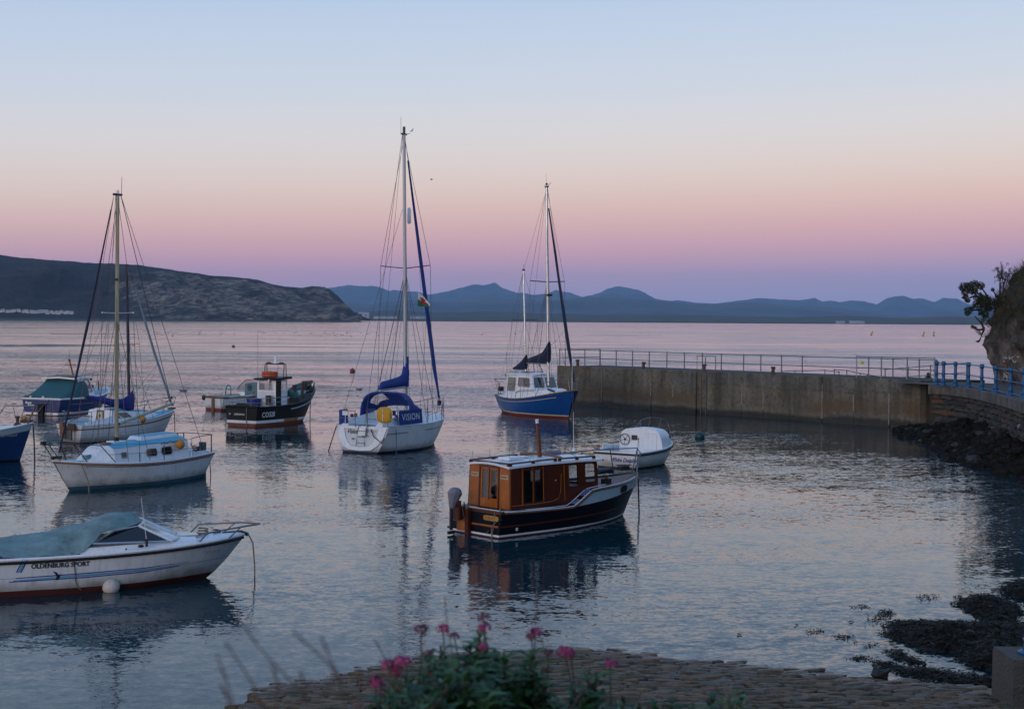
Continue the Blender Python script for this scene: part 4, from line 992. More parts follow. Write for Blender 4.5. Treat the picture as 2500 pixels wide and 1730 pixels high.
for x, y0, y1, yy in ((350, 470, 372, .7), (505, 445, 352, .74), (683, 490, 330, -.1), (716, 490, 335, -.1), (898, 470, 370, -.7), (1370, 420, 300, .5), (1385, 440, 330, -.6), (1115, 400, 300, .6)):
    a = b.q(CE(x, y0), y=yy); c = b.q(CE(x, y1), y=yy); a.z = min(a.z, zt + .1); b.tube('thin_rod', [a, (a.x, yy, c.z)], .005, STEEL)
# bow rail
r1 = [b.q(CE(1450, 400), y=.66), b.q(CE(1640, 368), y=.55), b.q(CE(1855, 348), y=.0)]
tp = top2(.97, -1); bow = Vector((b.x1(1.) + .1, 0, r1[2].z))
top_r = [Vector((L_ * .62, .82, bow.z - .08)), Vector((L_ * .82, .66, bow.z - .03)), Vector((L_ * .97, .36, bow.z)), Vector((b.x1(1) + .1, 0.05, bow.z)), Vector((b.x1(1) - .05, -.2, bow.z - .12))]
b.tube('bow_rail', top_r, .018, STEEL)
for a, c in ((top_r[1], top2(.8, 1)), (top_r[2], top2(.93, 1)), (top_r[3], top2(.99, 1)), (top_r[4], top2(.93, -1)), (top_r[3], top2(.96, -1)), (top_r[0], top2(.64, 1))): b.tube('rail_stanchion', [a, c], .016, STEEL)
# deck gear
fd_ = lambda x, y: Vector((x, y, 1.0 + .05 * (x - 3.6)))
q0 = b.q(CE(1562, 655), z=1.06); MB().box(q0 + Vector((0, 0, .03)), (.26, .16, .13)).obj('mooring_post', RUBBER, b.root); MB().lathe([(.05, .05), (.05, .16), (.09, .18), (.09, .2), (.001, .21)], q0, 10).obj('mooring_cap', TEAK, b.root)
q0 = b.q(CE(1560, 560), z=1.14); MB().tube([q0 + Vector((-.25, .1, 0)), q0 + Vector((.22, .05, .03))], .085, 12).obj('rolled_tender', DSTEEL, b.root); MB().ball(q0 + Vector((.26, .04, .0)), .10, 10).obj('vent_cowl', RUBBER, b.root)
q0 = b.q(CE(1720, 535), z=1.2); w_ = MB().box(q0, (.36, .2, .07)).obj('anchor_winch', DSTEEL, b.root)
for k in (-.12, 0., .12): MB().lathe([(.001, -.10), (.045, -.09), (.03, -.02), (.03, .02), (.045, .09), (.001, .10)], q0 + Vector((k, 0, .06)), 10, M=Matrix.Rotation(math.pi/2, 3, 'X')).obj('winch_drum', DSTEEL, w_)
b.tube('winch_bar', [q0 + Vector((-.3, .02, .13)), q0 + Vector((.3, -.02, .10))], .014, RED)
# steps with dotted treads
for t0, t1 in ((.432, .465), (.488, .532)):
    p_ = [top2(t0, -1, .045, .03), top2(t1, -1, .045, .03), top2(t1, -1, .045, .23), top2(t0, -1, .045, .23)]
    st = MB().prism(p_, (0, 0, .012)).obj('step_tread', NAVY, b.root, smooth=0)
    for i in range(4):
        for j in range(3): MB().ball(p_[0].lerp(p_[1], (i + .5) / 4).lerp(p_[3].lerp(p_[2], (i + .5) / 4), (j + .5) / 3) + Vector((0, 0, .013)), .018, 6, (1, 1, .3)).obj('tread_dot', WHITE, st)
for t0, t1 in ((.04, .1), (.16, .3)):
    p_ = [top2(t0, -1, .035, .04), top2(t1, -1, .035, .04), top2(t1, -1, .035, .17), top2(t0, -1, .035, .17)]; MB().prism(p_, (0, 0, .006)).obj('tread_mat', PALEB, b.root, smooth=0)
ov = b.q(CE(1604, 778), y=-.78); tt = .78
a = top2(tt, -1); c = b.sheer(tt, -1); mid = a.lerp(c, .5); tn = (top2(tt + .05, -1) - top2(tt - .05, -1)).normalized(); up = (a - c).normalized(); nn = up.cross(tn).normalized(); nn = nn if nn.y < 0 else -nn
oval = [mid + nn * .012 + tn * (.2 * math.copysign(abs(math.cos(k)) ** .7, math.cos(k))) + up * (.10 * math.copysign(abs(math.sin(k)) ** .7, math.sin(k))) for k in [2 * math.pi * i / 20 for i in range(20)]]
ow = MB().tube(oval, .014, 6, closed=True).obj('porthole', MAROON, b.root); MB().prism(oval, nn * .006).obj('pane', DGLASS, ow, smooth=0)
MB().tube([b.on(.55, .2, -1, .02) + Vector((.03 * math.cos(k), 0, .03 * math.sin(k))) for k in [2*math.pi*i/12 for i in range(12)]], .012, 6, closed=True).obj('drain_ring', WHITE, b.root)
# transom gear: rudder board, bracket, outboard under a grey cover, name board, ladder
yy = b.q(CE(310, 1050), x=-.06).y
MB().box((-.08, yy, .24), (.1, .13, .86)).obj('rudder', DKWOOD_SHADE, b.root); MB().box((-.03, yy + .18, .34), (.05, .08, .5)).obj('rudder_cheek', DKWOOD_SHADE, b.root)
nb = Vector((-.03, b.q(CE(522, 1005), x=-.02).y, .5)); nbm = MB().plate([nb + Vector((0, -u, v)) for u, v in rrect(-.28, -.065, .28, .065, .06)], [], (-.02, 0, 0)).obj('name_board', mat('board_gold', (.42,.21,.04), .5, .15, 5), b.root, smooth=0)
vs_, fs_ = text_geo('LLANC', .095); MB().add([nb + Vector((-.024, -v.x * 1.2 + .05, v.y)) for v in vs_], fs_).obj('lettering', TEAK, nbm, smooth=0)
oy = b.q(CE(155, 900), x=-.42).y
ob = MB().lathe([(.04, -.02), (.08, .03), (.12, .17), (.165, .31), (.19, .38), (.14, .49), (.06, .53), (.001, .535)], (-.40, oy, .68), 9, M=Matrix.Diagonal((1.2, .8, 1)) @ Matrix.Rotation(.22, 3, 'Y')).obj('outboard_cover', GREYC, b.root, smooth=20)
og = MB().box((-.42, oy, .42), (.07, .06, .6)).box((-.42, oy, .06), (.22, .05, .08)).box((-.42, oy, .2), (.16, .12, .05)).obj('outboard_leg', DSTEEL, b.root)
MB().box((-.24, oy, .62), (.06, .3, .5)).box((-.16, oy + .12, .56), (.2, .04, .34)).box((-.16, oy - .12, .56), (.2, .04, .34)).obj('outboard_bracket', DKWOOD_SHADE, b.root)
MB().box((-.05, oy, .28), (.06, .34, .4)).obj('mounting_pad', ORWOOD, b.root)
for yy_ in (-.17, .17): b.tube('bracket_rod', [(-.2, oy + yy_, .75), (-.06, oy + yy_, .1)], .012, STEEL)
for y_ in (-.86, .35, .5, .8): MB().lathe([(.035, 0), (.018, .02), (.018, .1), (.03, .11), (.001, .12)], (.05, y_, .68), 8).obj('cleat', STEEL, b.root)
b.tube('stern_rope', [(-.03, nb.y - .12, .66), (-.05, nb.y - .14, .45), (-.05, nb.y - .08, .2), (-.05, nb.y - .02, -.02)], .012, ROPE); b.tube('stern_rope', [(-.03, nb.y - .16, .4), (-.05, nb.y - .02, .3), (-.06, nb.y - .05, -.02)], .012, ROPE)
MB().tube([(-.01, nb.y + .12, .16), (-.09, nb.y + .1, .12)], .028, 8).obj('outlet_pipe', STEEL, b.root)
MB().box((.06, -.9, .52), (.12, .05, .09)).obj('fuel_cap', TEAL, b.root)
b.tube('mooring_rope', [(b.x1(1) + .02, -.06, .98), (b.x1(1) + .03, -.08, .4), (b.x1(1) + .02, -.12, -.2)], .022, DROPE)

# ------------------------------------------------------------------ small white open boat with wheel, behind it
P0 = gp((1556, 1146)); yaw = R_(57); fwv, rtv = UV(yaw); Mw = P0 - rtv * .90
d = Boat('open_boat', 'small white open boat with a black steering wheel on its cabin bulkhead', 'boat', Mw, yaw, 3.5,
         [0, .3, .55, .78, .92, 1], [.94, 1.06, 1.06, .86, .46, .03], [.76, .88, .85, .6, .24, 0], [.56, .58, .62, .72, .82, .88], k=.35, rk=.42, p=.6)
d.hull([('a', -.35), ('a', -.15), ('a', .05), ('f', .35), ('f', .8), ('f', 1)], [BLACK, HULLW], fr=[0, 0, 1, 1, 1])
d.rub(RUBBER, .04, -.03, .012, 'black_fender_strip', stern=True); d.rub(WHITE, .03, .03, -.02, 'gunwale', stern=True)
rows = [[d.sheer(t, sd, dz, o) for sd, o, dz in ((-1, -.07, .03), (-1, -.13, -.3), (1, -.13, -.3), (1, -.07, .03))] for t in (.03, .2, .4, .56)]
MB().grid(rows).add([rows[0][k] for k in range(4)], [(0, 1, 2, 3)]).obj('cockpit', mat('pale_blue_cockpit', (.42,.52,.58), .5, .1, 5), d.root, smooth=0)
MB().box((.55, 0, .45), (.35, 1.5, .06)).obj('thwart', WHITE, d.root); MB().box((1.2, -.72, .52), (.9, .22, .05)).obj('side_bench', PALEB, d.root)
xb = 1.95; wb = .94; zc = .56; pts = []
bulk = [(xb, wb, .3), (xb, -wb, .3), (xb + .0, -wb, .62), (xb, -wb + .05, .95), (xb, -wb + .14, 1.2), (xb, -wb + .3, 1.33), (xb, -.2, 1.38), (xb, .25, 1.38), (xb, wb - .3, 1.33), (xb, wb - .12, 1.22), (xb, wb - .03, .95), (xb, wb, .62)]
MB().prism(bulk, (.04, 0, 0)).obj('bulkhead', WHITE, d.root, smooth=0)
prof = [Vector(p) for p in bulk[2:]]; rows = []
for dx, s_, dz in ((.02, 1, 0), (.7, .98, .0), (1.15, .82, -.04), (1.5, .55, -.2)): rows.append([Vector((p.x + dx * (1 if p.z < 1 else .93), p.y * s_, max(.62, .62 + (p.z - .62) * (1 + dz * 3.5)))) for p in prof])
MB().grid(rows).add(rows[-1], [tuple(range(len(prof)))]).obj('cuddy', WHITE, d.root, smooth=50)
d.deck(WHITE, .55, 1, .02, -.01, .05, 'foredeck')
MB().box((3.25, -.18, .93), (.5, .4, .13)).obj('bow_locker', mat('bright_blue_box', (.03,.26,.5), .5, .1, 5), d.root)
bk = Face((xb, wb, .3), (xb, -wb, .3), (xb, -wb, 1.38), (xb, wb, 1.38))
wq = lambda x, y: d.q(CW(x, y), x=xb - .05)
c0 = wq(850, 512); rw = (wq(975, 512) - c0).length * .93; wheel = MB().tube([c0 + Vector((0, rw * math.cos(k), rw * math.sin(k))) for k in [2*math.pi*i/28 for i in range(28)]], .014, 6, closed=True).obj('steering_wheel', RUBBER, d.root)
for k in range(5): TB([c0, c0 + Vector((0, rw * math.cos(k * 1.2566 - .25), rw * math.sin(k * 1.2566 - .25)))], .008, 5).obj('spoke', STEEL, wheel)
MB().ball(c0, .045, 8, (.6, 1, 1)).obj('hub', RUBBER, wheel)
i0, i1 = wq(1012, 530), wq(1145, 420); MB().box(((xb - .02), (i0.y + i1.y) / 2, (i0.z + i1.z) / 2), (.04, abs(i1.y - i0.y), abs(i1.z - i0.z))).obj('instrument_panel', DGLASS, d.root)
j0, j1 = wq(1298, 770), wq(1612, 398); bk2 = lambda p: ((wb - p.y) / (2 * wb), (p.z - .3) / 1.08)
u0, v0 = bk2(j0); u1, v1 = bk2(j1); MB().plate(bk.outline(u0, max(.1, v0), u1, v1, .03, .001, .008), [bk.outline(u0, max(.1, v0), u1, v1, .03, .001)], bk.n * .006).obj('door_seam', PALEB, d.root, smooth=0)
MB().prism(bk.outline(u0, max(.1, v0), u1, v1, .03, .001), bk.n * .01).obj('cuddy_door', WHITE, d.root, smooth=0)
l0 = wq(1180, 500); d.tube('throttle_lever', [l0, l0 + Vector((-.02, 0, -.35))], .01, STEEL); MB().ball(l0, .025, 6).obj('lever_knob', RED, d.root)
k0 = [Vector((2.5, .62, 1.2)), Vector((2.75, .42, 1.62)), Vector((3.2, .22, 1.72)), Vector((3.7, 0., 1.66)), Vector((3.95, -.12, 1.5)), Vector((3.85, -.3, 1.2)), Vector((3.6, -.42, .95))]
d.tube('bow_rail', k0, .014, STEEL)
for a, c in ((k0[2], (2.95, .3, 1.0)), (k0[3], (3.45, .15, .95)), (k0[1], (2.7, .42, 1.3))): d.tube('rail_stanchion', [a, c], .012, STEEL)
d.tube('mooring_bitt', [(3.7, -.3, .9), (3.7, -.3, 1.25)], .03, DSTEEL); MB().ball((2.9, -.72, 1.0), .09, 8).obj('porthole', DGLASS, d.root)
t0 = d.q(CW(835, 1030), x=0); d.ttext('White Dolphin', .215, t0.y + .02, t0.z + .0, BINK, shear=.35, bold=.006, sx=.88)
d.tube('stern_rope', [(0, .8, .68), (.1, .86, .74), (-.1, .6, .66), (-.05, .9, .7)], .02, DROPE); d.tube('stern_rope', [(.0, .72, .7), (.1, .92, .78), (.3, .85, .76)], .022, ROPE)
d.tube('oar_crutch', [(.3, .3, .6), (.3, .3, .8)], .02, STEEL); MB().box((.9, .78, .74), (1.1, .05, .1)).obj('side_rail', WHITE, d.root)
MB().ball((-.01, .55, .28), .03, 8).obj('drain_plug', DSTEEL, d.root)

# ------------------------------------------------------------------ white sports cruiser, lower left
yaw = R_(20); fwv, rtv = UV(yaw); Pm = gp(CB(0, 945)) - rtv * .95; Mo = Pm - fwv * 1.25
o = Boat('sports_boat', 'white sports cruiser with teal tarpaulin over its cockpit in the lower left', 'boat', Mo, yaw, 5.35,
         [0, .25, .5, .7, .85, .94, 1], [1.06, 1.1, 1.1, .98, .70, .40, .04], [.96, .98, .96, .76, .40, .14, 0], [.70, .70, .72, .76, .80, .83, .84], k=.4, rk=.95, p=.55, rkp=.8)
o.hull([('a', -.4), ('a', -.15), ('a', .13), ('f', .25), ('f', .43), ('f', .46), ('f', .9), ('f', 1)], [DRED, HULLW, PALEB], fr=[0, 0, 1, 1, 2, 1, 1])
o.rub(BLACK, .028, -.01, .012, 'black_rubbing_strip'); o.rub(WHITE, .035, .05, -.015, 'gunwale')
o.deck(WHITE, .0, 1, .02, -.04, .07, 'deck')
# coachroof rising from the gunwale, windscreen glass, tarpaulin
oq = lambda x, y, yy: o.q(CB(x, y), y=yy)
sx0 = 1.3; zsh = .80
def cpt(x, f): return Vector((x, f, 0))
xs_ = [2.75, 2.95, 3.3, 3.7, 4.1, 4.6, 5.1]; rows = []
for x in xs_:
    t = x / 6.; bb = o.B(t) - .1; hgt = .17 if x < 3.6 else max(.05, .17 - .06 * (x - 3.6)); z0 = o.S(t) + .04
    rows.append([Vector((x, -bb, z0)), Vector((x, -bb * .93, z0 + hgt * .8)), Vector((x, -bb * .6, z0 + hgt)), Vector((x, 0, z0 + hgt + .03)), Vector((x, bb * .6, z0 + hgt)), Vector((x, bb * .93, z0 + hgt * .8)), Vector((x, bb, z0))])
MB().grid(rows).obj('coachroof', WHITE, o.root, smooth=50)
wtop = oq(1150, 350, -.62); wfoot = oq(1420, 475, -.80); waft = oq(770, 498, -.98)
zg = .98; T_ = wtop; F_ = Vector((wfoot.x, -.80, wfoot.z)); A_ = Vector((waft.x, -.98, waft.z))
for sd in (-1, 1):
    s_ = lambda p: Vector((p.x, p.y * -sd, p.z)); pane = [s_(A_), s_(F_), s_(T_), s_(A_.lerp(T_, .45) + Vector((0, 0, .10)))]
    w_ = MB().tube(pane, .022, 6, closed=True).obj('side_window', ALU, o.root); MB().prism(pane, (0, .006, 0)).obj('pane', DGLASS, w_, smooth=0)
cF = Vector((F_.x + .22, 0, F_.z - .02)); cT = Vector((T_.x + .16, 0, T_.z + .05)); fp = []
for k in range(9):
    y = -1 + k / 4; fp.append((Vector((F_.x + .24 * (1 - y * y), F_.y * -y * -1, F_.z + .02 * (1 - y * y))), Vector((T_.x + .16 * (1 - y * y), T_.y * y * 1., T_.z + .03 * (1 - y * y)))))
fp = [(Vector((F_.x + .24 * (1 - y * y), -F_.y * y, F_.z)), Vector((T_.x + .16 * (1 - y * y), -T_.y * y, T_.z + .03 * (1 - y * y)))) for y in [-1 + k / 4 for k in range(9)]]
ws = MB().tube([p[1] for p in fp], .028, 6).tube([p[0] for p in fp], .028, 6).obj('windscreen', ALU, o.root); MB().grid([[p[0] for p in fp], [p[1] for p in fp]]).obj('pane', GLASS, ws, smooth=50)
for k in (0, 3, 5, 8): TB([fp[k][0], fp[k][1]], .026, 6).obj('pillar', WHITE, ws)
tp_pts = [(-60, 470), (0, 462), (200, 438), (400, 405), (600, 350), (760, 310), (900, 265), (1010, 243), (1090, 245), (1140, 275), (1160, 315)]
bt_pts = [(-60, 600), (0, 612), (200, 617), (400, 605), (600, 592), (665, 575), (720, 540), (790, 480), (850, 415), (1000, 375), (1150, 332)]
rows = []; rt = random.Random(4)
def fine_pts(ps, n_=44):
    us = list(range(len(ps))); return [(smooth_interp(us, [p[0] for p in ps], (len(ps) - 1) * i / n_), smooth_interp(us, [p[1] for p in ps], (len(ps) - 1) * i / n_)) for i in range(n_ + 1)]
for (x, y), (x2, y2) in zip(fine_pts(tp_pts), fine_pts(bt_pts)):
    c = oq(x, y, 0.); e = oq(x2, y2, -1.02 if x2 < 700 else -1.0 + (x2 - 700) / 450 * .36); c.y = 0
    row = []
    for k in range(33):
        a = -1 + k / 16; f_ = abs(a); s_ = 1 if a > 0 else -1
        drop = f_ ** 1.9; x_ = c.x * (1 - f_) + e.x * f_; yv = abs(e.y) * min(1, 1.22 * f_ - .22 * f_ * f_); z_ = c.z + (e.z - c.z) * drop
        wr = noise.noise(Vector((x_ * 2.2, a * 1.5, 1.))) * .04 + (.25 - abs(noise.noise(Vector((x_ * 1.5 + a * 1.2, a * 5.5 - x_ * .8, 3.))))) * .085 + (.2 - abs(noise.noise(Vector((x_ * 3.5 - a, a * 9 + x_ * 1.5, 8.))))) * .035
        row.append(Vector((x_, s_ * yv, z_ + wr * (1 - .4 * f_))))
    rows.append(row)
MB().grid(rows).obj('tarpaulin', TARP, o.root, smooth=180)
for (x, y) in ((60, 560), (600, 640)): pass
# deck hatch, pulpit, gear
hq = oq(1570, 425, 0); MB().box((hq.x, .0, hq.z - .01), (.5, .5, .05)).obj('deck_hatch', ALU, o.root); MB().box((hq.x, .0, hq.z + .018), (.4, .4, .012)).obj('hatch_glass', DGLASS, o.root)
pn = [oq(1630, 510, -.72), oq(1715, 410, -.66), oq(2030, 352, -.30), oq(2140, 335, -.05)]; 
zr_ = pn[3].z; far = [Vector((p.x, -p.y, p.z)) for p in pn]; tip = Vector((pn[3].x + .04, 0, zr_))
o.tube('pulpit_rail', [pn[0], pn[1], pn[2], pn[3], tip, far[3], far[2], far[1], far[0]], .019, STEEL, n=8)
for sd in (-1, 1):
    p = Vector((pn[2].x - .1, -.36 * -sd, pn[2].z - .01)); o.tube('pulpit_stanchion', [p, Vector((p.x - .28, sd * .40, .86))], .014, STEEL)
o.tube('anchor_roller', [(5.7, 0, .92), (6.1, 0, .94), (6.25, 0, .88)], .045, DSTEEL); o.tube('coiled_rope', [(5.3 + .1 * math.cos(k * .9), .1 * math.sin(k * .9), .92 + .008 * k) for k in range(18)], .018, ROPE); o.tube('coiled_rope', [(5.6 + .08 * math.cos(k * .9), .05 + .08 * math.sin(k * .9), .92 + .008 * k) for k in range(12)], .018, DROPE)
o.tube('bow_rope', [(6.24, -.05, .9), (6.34, -.06, .7), (6.38, -.06, .2), (6.38, -.06, -.1)], .016, ROPE)
an = oq(1215, 480, -.95); an2 = oq(1168, 110, -.95); o.tube('antenna', [an, (an2.x, -.95, an2.z)], .007, WHITE, r2=.004); MB().box(an + Vector((0, 0, -.02)), (.05, .04, .16)).obj('antenna_foot', DSTEEL, o.root)
vq = oq(1168, 517, -1.); MB().ball(vq, .05, 8, (1.2, .5, .7)).obj('air_vent', RUBBER, o.root); MB().ball(oq(1045, 542, -1.02), .022, 6).obj('fuel_cap', DSTEEL, o.root)
# graphics: two long stripes, slanted flash, lettering, bird
def ostripe(pts_top, pts_bot, m, name):
    r = [[], []]
    for k, ps in enumerate((pts_top, pts_bot)):
        xs2 = [p[0] for p in ps]
        for i in range(19):
            X = xs2[0] + (xs2[-1] - xs2[0]) * i / 18; Y = float(np.interp(X, xs2, [p[1] for p in ps])); q_ = o.q(CB(X, Y), y=-1.0); 
            for _ in range(3): q_ = o.q(CB(X, Y), y=o.on(q_.x, q_.z, -1, .008).y)
            r[k].append(q_)
    MB().grid(r).obj(name, m, o.root, smooth=60)
B_ = mat('stripe_blue', (.01,.03,.25), .4, .1, 4)
ostripe([(130, 780), (700, 738), (1200, 695), (1570, 645)], [(130, 787), (700, 746), (1200, 702), (1570, 647)], B_, 'stripe')
ostripe([(110, 800), (700, 752), (1200, 708), (1500, 668)], [(110, 812), (700, 768), (1200, 722), (1500, 676)], LBLUE, 'stripe')
ostripe([(80, 812), (700, 772), (1200, 726), (1480, 680)], [(80, 819), (700, 780), (1200, 733), (1480, 683)], B_, 'stripe')
for a, m_ in ((0, B_), (16, LBLUE), (38, B_)):
    w_ = 9 if m_ is B_ else 17; ostripe([(130 + a, 736), (190 + a, 622)], [(130 + a + w_, 736), (190 + a + w_, 622)], m_, 'flash')
tq = o.q(CB(475, 672), y=-1.05); o.text('OLDENBURG SPORT', .13, tq.x + .06, tq.z, -1, INK, bold=.004, sx=.92, out=.01)
tq2 = o.q(CB(1760, 572), y=-.6); o.text('Sport', .10, tq2.x, tq2.z + .02, -1, PALEB, 'faint_lettering', shear=.3, sx=1.6)
bird = [(435, 722), (470, 735), (490, 760), (505, 738), (495, 775), (480, 796), (455, 796), (470, 775), (462, 752)]
bp = []
for X, Y in bird:
    q_ = o.q(CB(X, Y), y=-1.)
    for _ in range(3): q_ = o.q(CB(X, Y), y=o.on(q_.x, q_.z, -1, .012).y)
    bp.append(q_)
MB().prism(bp, (0, .002, 0)).obj('bird_emblem', INK, o.root, smooth=0)
q1 = [o.on(o.q(CB(x, y), y=-1.03).x, o.q(CB(x, y), y=-1.03).z, -1, .015) for x, y in ((600, 640), (618, 700), (622, 790), (640, 850), (672, 880))]; o.tube('hanging_rope', [(q1[0].x - .02, -1.0, .84)] + q1, .010, ROPE)
MB().ball(o.q(CB(88, 752), y=-1.02), .018, 6).obj('drain_plug', RUBBER, o.root)
o.tube('tie_rope', [o.q(CB(x, y), y=-1.04) for x, y in ((-20, 600), (30, 625), (90, 620), (60, 640), (10, 620))], .022, DROPE)
bq_ = gp(CB(942, 875)); bu = thing('mooring_buoy', 'round white mooring buoy floating against the sports cruiser hull', 'buoy', (bq_.x + .0, bq_.y - .2, 0))
MB().ball((0, 0, .10), .175, 16).obj('float', mat('buoy_white', (.5,.48,.46), .6, .15, 3, streak=.5, streakcol=(.15,.12,.08)), bu); MB().lathe([(.001, .27), (.04, .275), (.035, .31), (.001, .32)], n=8).obj('buoy_eye', WHITE, bu)

# ------------------------------------------------------------------ yacht with the cream mast (front left)
S0 = gp(CA(628, 1478)); yaw = R_(-124); fwv, rtv = UV(yaw); My = S0 - fwv * 5.3
y = Boat('sailing_yacht', 'small white yacht with bright blue cabin top and cream mast', 'yacht', My, yaw, 5.3,
         [0, .2, .45, .7, .86, .95, 1], [.72, .95, 1.08, .92, .58, .28, .03], [.42, .80, .92, .62, .28, .09, 0], [.85, .80, .77, .82, .90, .96, 1.0], k=.5, rk=.62, tr=-.35, p=.62)
y.hull([('a', -.5), ('a', -.25), ('a', .12), ('f', .35), ('f', .40), ('f', .86), ('f', 1)], [BLUEA, HULLW], fr=[0, 0, 1, 1, 1, 1], n=34)
y.rub(STRAKE, .03, -.05, .008, 'rubbing_strake'); y.rub(WHITE, .028, .0, -.01, 'toe_rail', stern=True)
for sd in (-1, 1): y.stripe(INK, lambda t: y.S(t) * .87 - .02, .022, .03, .88, sd, 'cove_line')
y.deck(DECKB, .0, 1, .03, .02, .05)
# coachroof, lower step forward, raised aft
yq = lambda x, yv, yy: y.q(CP(x, yv), y=yy)
def yh(st): # stations: x, half width foot, half width top, z foot, z top
    rows = []
    for x, wf, wt_, z0, z1, dx in st: rows.append([Vector((x, wf, z0)), Vector((x + dx, wt_, z1 - .02)), Vector((x + dx, wt_ * .55, z1 + .085)), Vector((x + dx, 0, z1 + .12)), Vector((x + dx, -wt_ * .55, z1 + .085)), Vector((x + dx, -wt_, z1 - .02)), Vector((x, -wf, z0))])
    return rows
st_ = yh([(.95, .82, .71, .72, 1.38, .0), (2.5, .78, .67, .76, 1.33, 0), (4.05, .74, .63, .80, 1.28, 0), (4.85, .34, .30, .84, 1.27, -.55)])
MB().grid(st_).add(st_[0], [(0, 1, 2, 3, 4, 5, 6)]).add(st_[-1], [(6, 5, 4, 3, 2, 1, 0)]).obj('coachroof', WHITE, y.root, smooth=25)
rt_ = [[p + Vector((0, 0, .012)) for p in r[1:6]] for r in st_[:-1]]; MB().grid(rt_).obj('roof_paint', DECKB, y.root, smooth=40)
MB().hexa([(1.0, -.32, 1.42), (2.7, -.32, 1.40), (2.7, .32, 1.40), (1.0, .32, 1.42), (1.05, -.29, 1.59), (2.6, -.28, 1.55), (2.6, .28, 1.55), (1.05, .29, 1.59)]).obj('sliding_hatch', WHITE, y.root, smooth=0)
MB().hexa([(1.1, -.27, 1.585), (2.5, -.26, 1.553), (2.5, .26, 1.553), (1.1, .27, 1.585), (1.1, -.27, 1.605), (2.5, -.26, 1.573), (2.5, .26, 1.573), (1.1, .27, 1.605)]).obj('hatch_paint', DECKB, y.root); MB().box((1.0, 0, 1.53), (.05, .56, .12)).obj('hatch_board', TEAK, y.root)
MB().box((3.4, 0, 1.42), (.5, .4, .07)).obj('mast_step', WHITE, y.root); MB().lathe([(.2, 0), (.2, .05), (.15, .07), (.001, .075)], (3.95, .1, 1.37), 14).obj('fore_hatch', TEAK, y.root)
for sd in (-1, 1):
    c_ = [(4.05, sd * .742, .80), (.95, sd * .822, .72), (.95, sd * .712, 1.36), (4.05, sd * .632, 1.26)]
    f_ = Face(*c_) if sd > 0 else Face(c_[1], c_[0], c_[3], c_[2]); fl = (lambda u: u) if sd > 0 else (lambda u: 1 - u)
    for u0, v0, u1, v1, r in ((.085, .36, .15, .70, .02), (.415, .32, .555, .74, .07), (.62, .34, .76, .76, .07)):
        a, c = fl(u0), fl(u1); f_.window(y.root, (min(a, c), v0, max(a, c), v1), DGLASS, ALU, r, .02, .014)
    for k in range(3): y.tube('hand_rail', [f_.p(fl(.62 + k * .09), .96, .02), f_.p(fl(.66 + k * .09), 1.04, .03), f_.p(fl(.71 + k * .09), .97, .02)], .014, TEAK)
MB().plate([(.12, -.62, .74), (.95, -.66, .74), (.95, .66, .74), (.12, .62, .74)], [], (0, 0, .01)).obj('cockpit_well', PALEB, y.root); 
for sd in (-1, 1): MB().box((.5, sd * .66, .84), (.9, .04, .2)).obj('cockpit_coaming', WHITE, y.root)
MB().box((.04, 0, .82), (.06, 1.1, .16)).obj('cockpit_coaming', WHITE, y.root)
rq = y.q(CP(2155, 700), y=0); MB().box((-.42, .0, .95), (.05, .32, .42)).obj('rudder_head', mat('grey_board', (.12,.125,.12), .8, .2, 5), y.root); MB().box((-.42, 0, .4), (.05, .3, .9)).obj('rudder', HULLW, y.root)
# mast, boom, rigging
mx_ = 3.4
m0 = y.q(CI(360, 1500), y=0)
mast_b = Vector((mx_, 0, 1.44)); pt_ = y.q(CI(352, 205), y=0); mast_t = Vector((mx_ - .05, 0, pt_.z))
y.tube('mast', [mast_b, mast_t], .068, YMAST, n=10, r2=.06); MB().lathe([(.09, 0), (.09, .1), (.075, .14)], (mx_, 0, 1.44), 10).obj('mast_foot', RUBBER, y.root)
hd_ = MB().box(mast_t + Vector((0, 0, .03)), (.34, .08, .07)).obj('mast_head', DSTEEL, y.root); MB().lathe([(.05, 0), (.05, .1), (.001, .13)], mast_t + Vector((0, 0, .06)), 8).obj('masthead_light', WHITE, y.root)
y.tube('antenna', [mast_t + Vector((-.16, .0, .02)), mast_t + Vector((-.18, 0, .62))], .008, DSTEEL)
g0 = y.q(CP(990, 400), y=0); bz = 2.35
bm0 = Vector((mx_ - .08, 0, y.q(CP(985, 392), y=0).z)); 
# the boom lies slewed out to port, its outer end lifted
be = y.q(CP(1672, 132), x=.2); 
y.tube('boom', [bm0, be], .05, YMAST, n=8); MB().ball(bm0, .06, 8).obj('gooseneck', DSTEEL, y.root)
y.wire('topping_lift', be, mast_t + Vector((-.14, 0, 0)), .014, DSTEEL); MB().ball(be + Vector((0, 0, .22)), .045, 6).obj('lift_block', DSTEEL, y.root)
spz_ = y.q(CI(352, 1250), y=0).z; sp1 = mast_b.copy(); sp1.z = spz_
for sd in (-1, 1):
    tip_ = Vector((mx_ - .05, sd * .75, spz_ + .02)); y.tube('spreader', [(mx_, 0, spz_), tip_], .02, ALU); MB().ball(tip_, .03, 6).obj('spreader_cap', WHITE, y.root)
    y.wire('shroud', mast_t, tip_); y.wire('shroud', tip_, (mx_ - .1, sd * 1.02, .84)); y.wire('shroud', (mx_, 0, spz_ - .1), (mx_ + .35, sd * .98, .86)); y.wire('shroud', (mx_, 0, spz_ - .1), (mx_ - .5, sd * 1.04, .84))
    y.tube('rigging_screw', [(mx_ - .1, sd * 1.02, .8), (mx_ - .1, sd * 1.0, 1.12)], .018, DSTEEL)
fs0 = Vector((5.75, 0, 1.0)); fst = mast_t + Vector((.16, 0, -.05))
